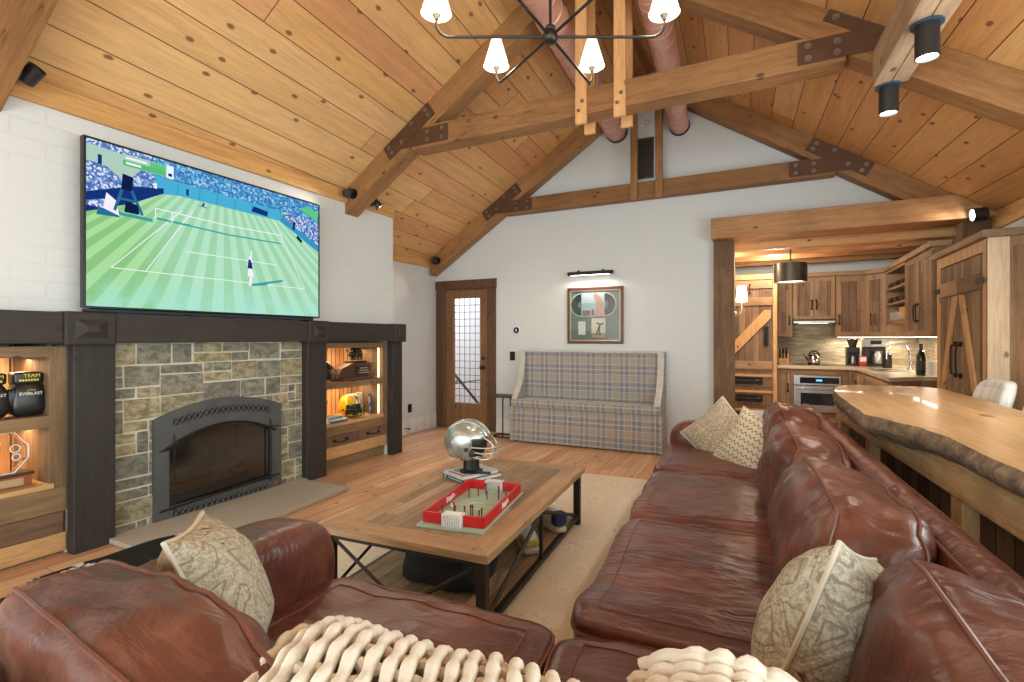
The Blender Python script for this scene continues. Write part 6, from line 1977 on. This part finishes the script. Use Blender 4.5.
    def bottle(loc, lab, lying=True, f=foil, grp=None):
        t = thing('wine_bottle', lab, 'bottle', loc, group=grp)
        m = Matrix.Translation(loc) @ (Matrix.Rotation(PI / 2, 4, 'X') if lying else Matrix.Identity(4))
        MB().lathe(bprof, 16, M=m).build('glass', bm if lying else plain((30, 40, 22), .12, name='green bottle glass'), t, smooth=40)
        MB().lathe([(.0155, .25), (.0155, .30), (.017, .314), (0, .315)], 14, M=m).build('foil', f, t, smooth=40)
        if not lying:
            MB().lathe([(.0385, .05), (.0385, .15)], 18, M=m).build('label', plain((60, 56, 48), .6, name='dark label'), t, smooth=40)
        return t
    words = ('first', 'second', 'third', 'fourth', 'fifth', 'sixth')
    for s, (z, nm) in enumerate(((1.93, 'top'), (1.74, 'middle'))):
        for i in range(3):
            y = yb - .025 - .325 * i
            bottle((XU + .05, y, z + .0392), 'dark wine bottle lying on the %s wine shelf, %s from the corner cabinet' % (nm, words[i]), True, (foil, foil2)[(i + s) % 2], 'bottles lying on the %s wine shelf' % nm)
    for i in range(4):
        y = yb - .12 - .11 * i
        t = thing('drinking_glass', 'clear tumbler on the lowest wine shelf, %s from the corner cabinet' % words[i], 'glass', (1.46, y, 1.52), group='tumblers on the lowest shelf')
        MB().lathe([(0, .004), (.03, .004), (.036, .10), (.039, .10), (.033, 0), (0, 0)], 16, c=(1.46, y, 1.5205)).build('tumbler', plain((226, 230, 230), .1, name='tumbler glass', trans=.6), t, smooth=40)
    t = thing('wooden_box', 'small light wooden box at the end of the lowest wine shelf', 'box', (1.5, 7.3, 1.52))
    MB().box(1.43, 1.6, 7.15, 7.5, 1.5205, 1.66).build('box', M['gold_yz'], t, bevel=.004)
    MB().box(1.425, 1.605, 7.145, 7.505, 1.64, 1.665).build('lid', M['gold_yx'], t, bevel=.003)
    t = thing('wall_cabinet', 'two-door wooden wall cabinet beside the wine shelf, nearest the tall cabinet', 'cabinet', (1.6, 6.45, 1.35))
    MB().box(XU + .02, 1.84, 6.34, 7.075, 1.315, 2.16).build('carcass', M['cab_zy'], t)
    MB().box(XU + .022, 1.55, 6.07, 6.34, 1.315, 2.16).build('side_panel', M['cab_zy'], t)
    panel_door_x(t, 6.575, 7.07, 1.32, 2.14, XU, 6.62, .2, 1.56)
    panel_door_x(t, 6.07, 6.57, 1.32, 2.14, XU, 6.53, .2, 1.56)
    b = MB().prism([(.135, YU - .02), (1.21, YU - .02), (XU - .02, 8.10), (XU - .02, 6.06), (1.55, 6.06), (1.55, 6.32), (1.84, 6.32), (1.84, YW - .025), (.135, YW - .025)][::-1], 'z', 2.162, 2.22)
    tag(b.build('cabinet_cornice', M['cab_xy'], bevel=.004), 'wooden cornice running along the top of the kitchen wall cabinets', 'cornice')
    # tall cabinet with cross braced doors
    t = thing('tall_cabinet', 'tall reclaimed-wood cabinet with two braced doors beside the bar', 'cabinet', (1.65, 5.4, 0))
    xf, ya, yb = 1.42, 4.78, 5.98
    MB().box(xf + .03, XR - .004, ya + .02, yb, .06, 2.02).build('carcass', M['cab_zx'], t)
    f = MB().box(xf, xf + .03, ya, ya + .09, .0, 2.02).box(xf, xf + .03, yb - .09, yb, .0, 2.02).box(xf, xf + .03, ya + .09, yb - .09, 1.93, 2.02).box(xf, xf + .03, ya + .09, yb - .09, 0, .1)
    f.build('face_frame', M['gold_zy'], t, bevel=.003)
    s = MB().box(xf, xf + .12, ya - .004, ya + .018, 0, 2.02)
    s.build('corner_board', M['pale_z'], t, bevel=.002)
    MB().box(xf + .12, XR - .004, ya + .002, ya + .02, 0, 2.02).build('side_panel', M['plk_side'], t)
    MB().box(xf + .12, XR - .004, ya - .006, ya + .002, 1.955, 2.02).box(xf + .12, xf + .135, ya - .006, ya + .002, .0, 1.955).build('side_frame', M['cab_zx'], t)
    MB().prism([(xf - .04, ya - .045), (XR - .004, ya - .045), (XR - .004, yb + .01), (xf - .04, yb + .01)], 'z', 2.02, 2.075).build('cornice', M['cab_yx'], t, bevel=.006)
    ym = (ya + yb) / 2
    for k, (a, b_) in enumerate(((ya + .095, ym - .003), (ym + .003, yb - .095))):
        d = MB().box(xf + .004, xf + .024, a, b_, .11, 1.92).build('door', M['plk_zy'], t)
        pieces('rail', M['drawer_dark'] if k == 0 else M['cab_yz'], d, [(xf - .016, xf + .004, a, b_, z0, z1) for (z0, z1) in ((1.66, 1.78), (.62, .76))], .003)
        inn, outr = (b_ - .03, a + .03) if k == 0 else (a + .03, b_ - .03)
        sg = 1 if outr > inn else -1
        MB().prism([(inn, 1.65), (inn + sg * .09, 1.65), (outr, .77), (outr - sg * .09, .77)], 'x', xf - .014, xf + .004).build('brace', M['gold_zy'], d, bevel=.003)
        hy = (b_ - .06) if k == 0 else (a + .06)
        bar_handle(d, None, (xf - .002, hy, 1.12), (0, 0, 1), .30, r=.007, out=.032, face=(-1, 0, 0))
        pieces('hinge_strap', M['iron'], d, [(xf - .02, xf - .012, (a - .06) if k == 0 else (b_ - .06), (a + .08) if k == 0 else (b_ + .06), z - .022, z + .022) for z in (1.72, .69)])
    # appliances on the counter
    zc = .926
    t = thing('knife_block', 'small wooden knife block with black handles beside the pantry', 'knife block', (.22, 8.3, zc))
    MB().prism([(8.22, zc), (8.40, zc), (8.40, zc + .10), (8.30, zc + .16), (8.22, zc + .06)], 'x', .155, .29).build('block', M['gold_zx'], t, bevel=.003)
    q = MB()
    for i in range(3):
        for j in range(3):
            p = Vector((.18 + .04 * i, 8.24 + .035 * j, zc + .09 + .03 * j)); q.tube([p, p + Vector((0, -.05, .075))], .011, 6)
    q.build('knife_handle', M['black'], t)
    MB().box(.16, .20, 8.40, 8.44, zc, zc + .23).build('upright', M['white'], t, bevel=.004)
    t = thing('cooktop', 'flat black cooktop set on the counter beneath the hood', 'cooktop', (.64, 8.2, zc))
    MB().box(.34, .96, 8.05, 8.5, zc, zc + .006).build('glass', plain((40, 36, 34), .15), t, bevel=.002)
    t = thing('kettle', 'shiny steel kettle with dark handle on the cooktop', 'kettle', (.62, 8.25, zc + .007))
    c = (.60, 8.25, zc + .0065)
    MB().lathe([(0, 0), (.075, 0), (.082, .02), (.072, .09), (.05, .13), (.03, .14), (.0, .142)], 22, c=c).build('body', M['chrome'], t, smooth=50)
    MB().tube([(c[0] - .07, c[1], c[2] + .07), (c[0] - .11, c[1], c[2] + .11), (c[0] - .135, c[1], c[2] + .15)], [.018, .013, .01], 8).build('spout', M['chrome'], t, smooth=True)
    MB().tube([(c[0] + .066 * math.cos(PI * i / 12), c[1], c[2] + .11 + .075 * math.sin(PI * i / 12)) for i in range(13)], .010, 8).build('handle', M['black'], t, smooth=True)
    MB().lathe([(0, .14), (.012, .142), (.014, .16), (0, .165)], 12, c=c).build('lid_knob', M['black'], t, smooth=50)
    t = thing('coffee_grinder', 'black and steel coffee grinder standing left of the coffee machine', 'coffee grinder', (1.06, 8.3, zc))
    x, y = 1.06, 8.30
    MB().box(x - .075, x + .075, y - .08, y + .09, zc, zc + .03).box(x - .075, x + .075, y + .02, y + .09, zc + .03, zc + .21).box(x - .075, x + .075, y - .08, y + .09, zc + .18, zc + .25).box(x - .075, x - .055, y - .07, y + .03, zc + .03, zc + .18).box(x + .055, x + .075, y - .07, y + .03, zc + .03, zc + .18).build('body', M['black2k'], t, bevel=.004)
    MB().lathe([(.04, .25), (.045, .27), (.065, .34), (.068, .35), (.07, .36), (0, .362)], 18, c=(x, y, zc)).build('hopper', plain((70, 66, 62), .2, name='smoked hopper'), t, smooth=40)
    MB().lathe([(0, .03), (.038, .03), (.03, .09), (.034, .13), (0, .13)], 16, c=(x, y - .03, zc)).build('cup', M['steel'], t, smooth=40)
    t = thing('coffee_machine', 'steel and black drip coffee machine with glass carafe in the kitchen corner', 'coffee machine', (1.3, 8.25, zc))
    x, y = 1.30, 8.25
    MB().box(x - .13, x + .13, y - .1, y + .12, zc, zc + .035).box(x - .13, x - .05, y + .02, y + .12, zc + .035, zc + .36).box(x - .13, x + .13, y + .05, y + .12, zc + .035, zc + .36).build('body', M['black2k'], t, bevel=.005)
    MB().box(x - .135, x + .135, y - .1, y + .12, zc + .255, zc + .37).build('brew_head', M['steel'], t, bevel=.006)
    MB().box(x - .06, x + .06, y - .103, y - .1, zc + .29, zc + .34).build('control_panel', M['black'], t)
    MB().lathe([(0, .036), (.068, .036), (.074, .07), (.062, .15), (.05, .185), (.054, .20), (0, .2)], 20, c=(x + .03, y - .03, zc)).build('carafe', M['steel'], t, smooth=50)
    MB().tube([(x + .09, y - .06, zc + .17), (x + .14, y - .075, zc + .16), (x + .14, y - .075, zc + .08), (x + .095, y - .06, zc + .06)], .009, 6).build('carafe_handle', M['black'], t, smooth=True)
    t = thing('snack_packet', 'small red and white packet beside the coffee machine', 'packet', (1.15, 8.12, zc))
    MB().rbox((1.15, 8.12, zc + .071), (.045, .03, .07), 5, 8).build('packet', plain((196, 60, 48), .4, name='red packet'), t, smooth=True)
    MB().box(1.115, 1.185, 8.088, 8.092, zc + .06, zc + .12).build('label', M['white'], t)
    t = thing('canister', 'dark lidded canister beside the sink tap', 'canister', (1.36, 7.8, zc))
    MB().lathe([(0, 0), (.05, 0), (.052, .01), (.05, .14), (.04, .15), (0, .15)], 18, c=(1.36, 7.80, zc)).build('body', M['darkmetal'], t, smooth=40)
    MB().lathe([(.05, .15), (.052, .165), (.015, .17), (.012, .19), (0, .19)], 18, c=(1.36, 7.80, zc)).build('lid', M['black'], t, smooth=40)
    # sink and taps
    t = thing('kitchen_sink', 'undermount steel sink let into the right-hand counter', 'sink', (1.35, 7.1, zc))
    q = MB().box(1.12, 1.46, 6.9, 7.5, zc + .0002, zc + .003)
    q.build('rim', M['steel'], t); MB().box(1.14, 1.44, 6.92, 7.48, zc + .003, zc + .0036).build('basin', plain((120, 120, 118), .3, .8), t)
    t = thing('kitchen_tap', 'tall chrome gooseneck kitchen tap over the sink', 'tap', (1.52, 7.45, zc))
    pts = [(1.52, 7.45, zc), (1.52, 7.45, zc + .17)] + [(1.52 - .11 + .11 * math.cos(PI * i / 14), 7.45 + .02 * (1 - math.cos(PI * i / 14)), zc + .17 + .13 * math.sin(PI * i / 14)) for i in range(1, 15)] + [(1.30, 7.49, zc + .12)]
    MB().tube(pts, .011, 10).build('spout', M['chrome'], t, smooth=True)
    MB().lathe([(0, 0), (.03, 0), (.03, .012), (.018, .03), (.018, .06), (0, .06)], 16, c=(1.52, 7.45, zc)).build('base', M['chrome'], t, smooth=40)
    MB().tube([(1.52, 7.45, zc + .05), (1.52, 7.38, zc + .09)], .007, 8).build('lever', M['chrome'], t, smooth=True)
    t = thing('filter_tap', 'small chrome filter tap beside the gooseneck tap', 'tap', (1.66, 7.38, zc))
    MB().tube([(1.66, 7.38, zc), (1.66, 7.38, zc + .18), (1.63, 7.36, zc + .22), (1.58, 7.34, zc + .21), (1.56, 7.33, zc + .17)], .008, 8).build('spout', M['chrome'], t, smooth=True)
    MB().lathe([(0, 0), (.02, 0), (.02, .02), (0, .02)], 14, c=(1.66, 7.38, zc)).build('base', M['chrome'], t)
    bottle((1.385, 6.36, zc), 'green wine bottle with dark label standing on the counter by the tall cabinet', False, foil2)
    t = thing('soap_bottle', 'clear soap bottle with pump behind the wine bottle', 'bottle', (1.45, 6.75, zc))
    MB().lathe([(0, 0), (.036, 0), (.036, .12), (.014, .14), (.014, .16), (0, .16)], 16, c=(1.45, 6.72, zc)).build('body', plain((214, 206, 190), .1, name='clear soap', trans=.5), t, smooth=40)
    MB().tube([(1.45, 6.72, zc + .16), (1.45, 6.72, zc + .2), (1.41, 6.72, zc + .2)], .006, 6).build('pump', M['chrome'], t)
    t = thing('candle_jar', 'white candle jar at the right end of the counter', 'candle', (1.5, 6.5, zc))
    MB().lathe([(0, 0), (.045, 0), (.046, .14), (.04, .14), (.04, .12), (0, .12)], 18, c=(1.5, 6.5, zc)).build('jar', M['white'], t, smooth=40)
    # pendant and wall lamp
    t = thing('pendant_lamp', 'dark metal drum pendant lamp hanging in the kitchen', 'lamp', (.31, 6.93, 2.5))
    x, y = .262, 6.93
    MB().tube([(x, y, 2.19), (x, y, 2.478)], .008, 8).build('rod', M['darkmetal'], t)
    MB().lathe([(0, 2.479), (.05, 2.479), (.055, 2.46), (0, 2.458)], 18, c=(x, y, 0)).build('ceiling_rose', M['darkmetal'], t, smooth=40)
    q = MB().lathe([(.175, 1.965), (.178, 1.965), (.178, 2.19), (.02, 2.20), (.02, 2.195), (.174, 2.186), (.174, 1.965)], 40, c=(x, y, 0))
    q.build('drum_shade', plain((92, 84, 72), .35, .75, name='aged metal'), t, smooth=40)
    MB().lathe([(.172, 1.985), (0, 1.985)], 36, c=(x, y, 0)).build('diffuser', lamp_mat((255, 240, 214), 6), t)
    light('pendant light', 'SPOT', (x, y, 1.95), P_PEND, (255, 234, 204), target=(x, y, 0), spot=140, blend=.7, radius=.12)
    t = thing('wall_sconce', 'small wall lamp with white shade and curved arm on the kitchen post', 'lamp', (-.31, YB + .08, 1.6))
    x, y = -.245, YB + .10
    MB().lathe([(0, 0), (.035, 0), (.03, .012), (0, .014)], 16, M=Matrix.Translation((-.312, y, 1.57)) @ Matrix.Rotation(PI / 2, 4, 'Y')).build('backplate', plain((214, 206, 190), .3, .6, name='brushed nickel'), t, smooth=40)
    MB().tube([(-.305, y, 1.57), (-.27, y, 1.565), (-.248, y, 1.60), (-.245, y, 1.70)], .008, 8).build('arm', plain((214, 206, 190), .3, .6, name='brushed nickel'), t, smooth=True)
    MB().lathe([(.062, 1.71), (.047, 1.885)], 24, c=(x, y, 0)).build('shade', M['shade2'], t, smooth=True)
    MB().ball((x, y, 1.78), (.018, .018, .03), 10).build('bulb', M['bulb'], t, smooth=True)
    light('sconce bulb', 'POINT', (x, y, 1.80), 4, (255, 222, 178), radius=.03)
    # under cabinet strips
    t = thing('under_cabinet_light', 'thin light strip under the wall cabinets of the sink run', 'light strip', (1.6, 7, 1.34))
    MB().box(1.62, 1.66, 6.4, 7.8, 1.306, 1.313).build('strip', lamp_mat((255, 240, 214), 6), t)
    l = light('sink run strip', 'AREA', (1.64, 7.1, 1.30), P_UC, (255, 236, 206), 1.4, .05); l.rotation_euler = (0, 0, PI / 2)
    t = thing('under_cabinet_light', 'thin light strip under the single-door cabinet right of the hood', 'light strip', (1.2, 8.4, 1.34))
    MB().box(.9, 1.75, 8.40, 8.44, 1.306, 1.313).build('strip', lamp_mat((255, 240, 214), 6), t)
    light('corner strip', 'AREA', (1.25, 8.42, 1.30), P_UC * .7, (255, 236, 206), .8, .05)
M['black2k'] = plain((40, 40, 42), .35, name='black appliance')
M['pale_z'] = boards('pale sawn board', [(196, 170, 142)], 'zx', knots=.4, rough=.7, dark=(110, 82, 58), contrast=.22, saw=.25, kscale=3)
M['plk_side'] = boards('wide side planks', [(150, 112, 76), (136, 100, 68)], 'zx', w=.3, knots=.4, rough=.68, dark=(72, 48, 30), contrast=.4, saw=.25, vary=.3)
t_ = NT('small lamp shade')
M['shade2'] = t_.bsdf(rgb(250, 244, 230), .8, 0, None, .2, emis=rgb(255, 238, 208), estr=4)

# ------------------------------------------------------------------ light and camera
P_CHAND = 14; P_SPOT = 36; P_PEND = 40; P_UC = 12
def lighting():
    w = bpy.data.worlds.new('sky'); SC.world = w; w.use_nodes = True
    nt = w.node_tree; nt.nodes.clear()
    bg = nt.nodes.new('ShaderNodeBackground'); out = nt.nodes.new('ShaderNodeOutputWorld')
    bg.inputs[0].default_value = rgb(206, 222, 240); bg.inputs[1].default_value = 1.0
    nt.links.new(bg.outputs[0], out.inputs[0])
    dc = (232, 248, 246)
    l = light('unseen front window fill', 'AREA', (-1.15, YF - .2, 1.45), 265, dc, 4.0, 2.1); l.rotation_euler = (math.radians(90), 0, 0)  # area light added at the unseen front window to fill the room
    for (y0, y1) in ((-1.9, -.3), (.2, 1.8), (2.2, 3.6)):
        l = light('unseen side window fill', 'AREA', (XR + .2, (y0 + y1) / 2, 1.45), 72, dc, 1.4, y1 - y0)  # area lights added at the unseen side windows as daylight fill
        l.rotation_euler = (0, math.radians(90), 0)
    # stair hall behind the glazed door is lit by a bare point light with no fitting
    light('hall bare light', 'POINT', (-3.8, 7.2, 2.3), 70, (246, 248, 255), radius=.15)
    # led strips of the built-ins
    for (y, z, s) in ((1.2, 1.17, .5), (1.2, .76, .5), (3.96, 1.18, .75), (3.96, .79, .75)):
        l = light('shelf led', 'AREA', (-4.05, y, z), 4.5, (255, 214, 160), .06, s)
    l = light('kitchen bare light', 'POINT', (.1, 7.3, 2.28), 34, (255, 238, 214), radius=.1)  # bare point lights without a fitting, brightening the kitchen
    l = light('kitchen bare light', 'POINT', (-.6, 6.85, 2.28), 24, (255, 238, 214), radius=.1)

def camera():
    cd = bpy.data.cameras.new('camera'); co = bpy.data.objects.new('camera', cd); COL.objects.link(co)
    cd.sensor_width = 36; cd.lens = 36 * 507 / 1024
    cd.shift_y = -3 / 1024
    cd.clip_start = .02
    co.location = (0, 0, 1.3)
    co.rotation_euler = (PI / 2, 0, math.atan(254 / 507))
    SC.camera = co
    vs = SC.view_settings
    SC.display_settings.display_device = 'sRGB'
    vs.view_transform = 'Standard'; vs.look = 'None'; vs.gamma = 1; vs.use_curve_mapping = False
    vs.exposure = EXPO
    c = SC.cycles
    c.max_bounces = 9; c.diffuse_bounces = 5; c.glossy_bounces = 4; c.transmission_bounces = 8; c.transparent_max_bounces = 10
    c.sample_clamp_indirect = 4.0
    c.caustics_reflective = False; c.caustics_refractive = False
    try: c.use_denoising = True
    except Exception: pass
EXPO = 0.0

room(); stone_wall(); mantel(); insert(); hearth(); structure_timbers(); ducts(); back_wall_things(); door(); picture()
television()
built_in(.32, 1.535, .42, 1.455, .438, 1.188, (.77, .841), [(.32, 1.535, .26, .408, 'cab'), (.34, 1.52, .135, .258, 'drawer'), (.32, 1.535, .02, .132, 'gold')], 'reclaimed-wood built-in shelf cabinet left of the fireplace, lit from inside', ((.43, .44),))
built_in(3.49, 4.428, 3.555, 4.371, .461, 1.20, (.80, .858), [(3.49, 4.428, .34, .431, 'cab'), (3.50, 3.98, .232, .338, 'drawer'), (3.985, 4.425, .232, .338, 'drawer'), (3.49, 4.428, .115, .23, 'gold')], 'reclaimed-wood built-in shelf cabinet right of the fireplace, lit from inside', ((3.57, 3.58), (4.345, 4.355)))
shelf_things(); coffee_table(); table_things(); under_table(); floor_things(); bench(); side_table()
sofa(); pillows(); blanket(); bar(); bar_chairs(); chandelier(); spots(); kitchen()
lighting(); camera()
for o in bpy.data.objects:
    if '_loc' in o: del o['_loc']
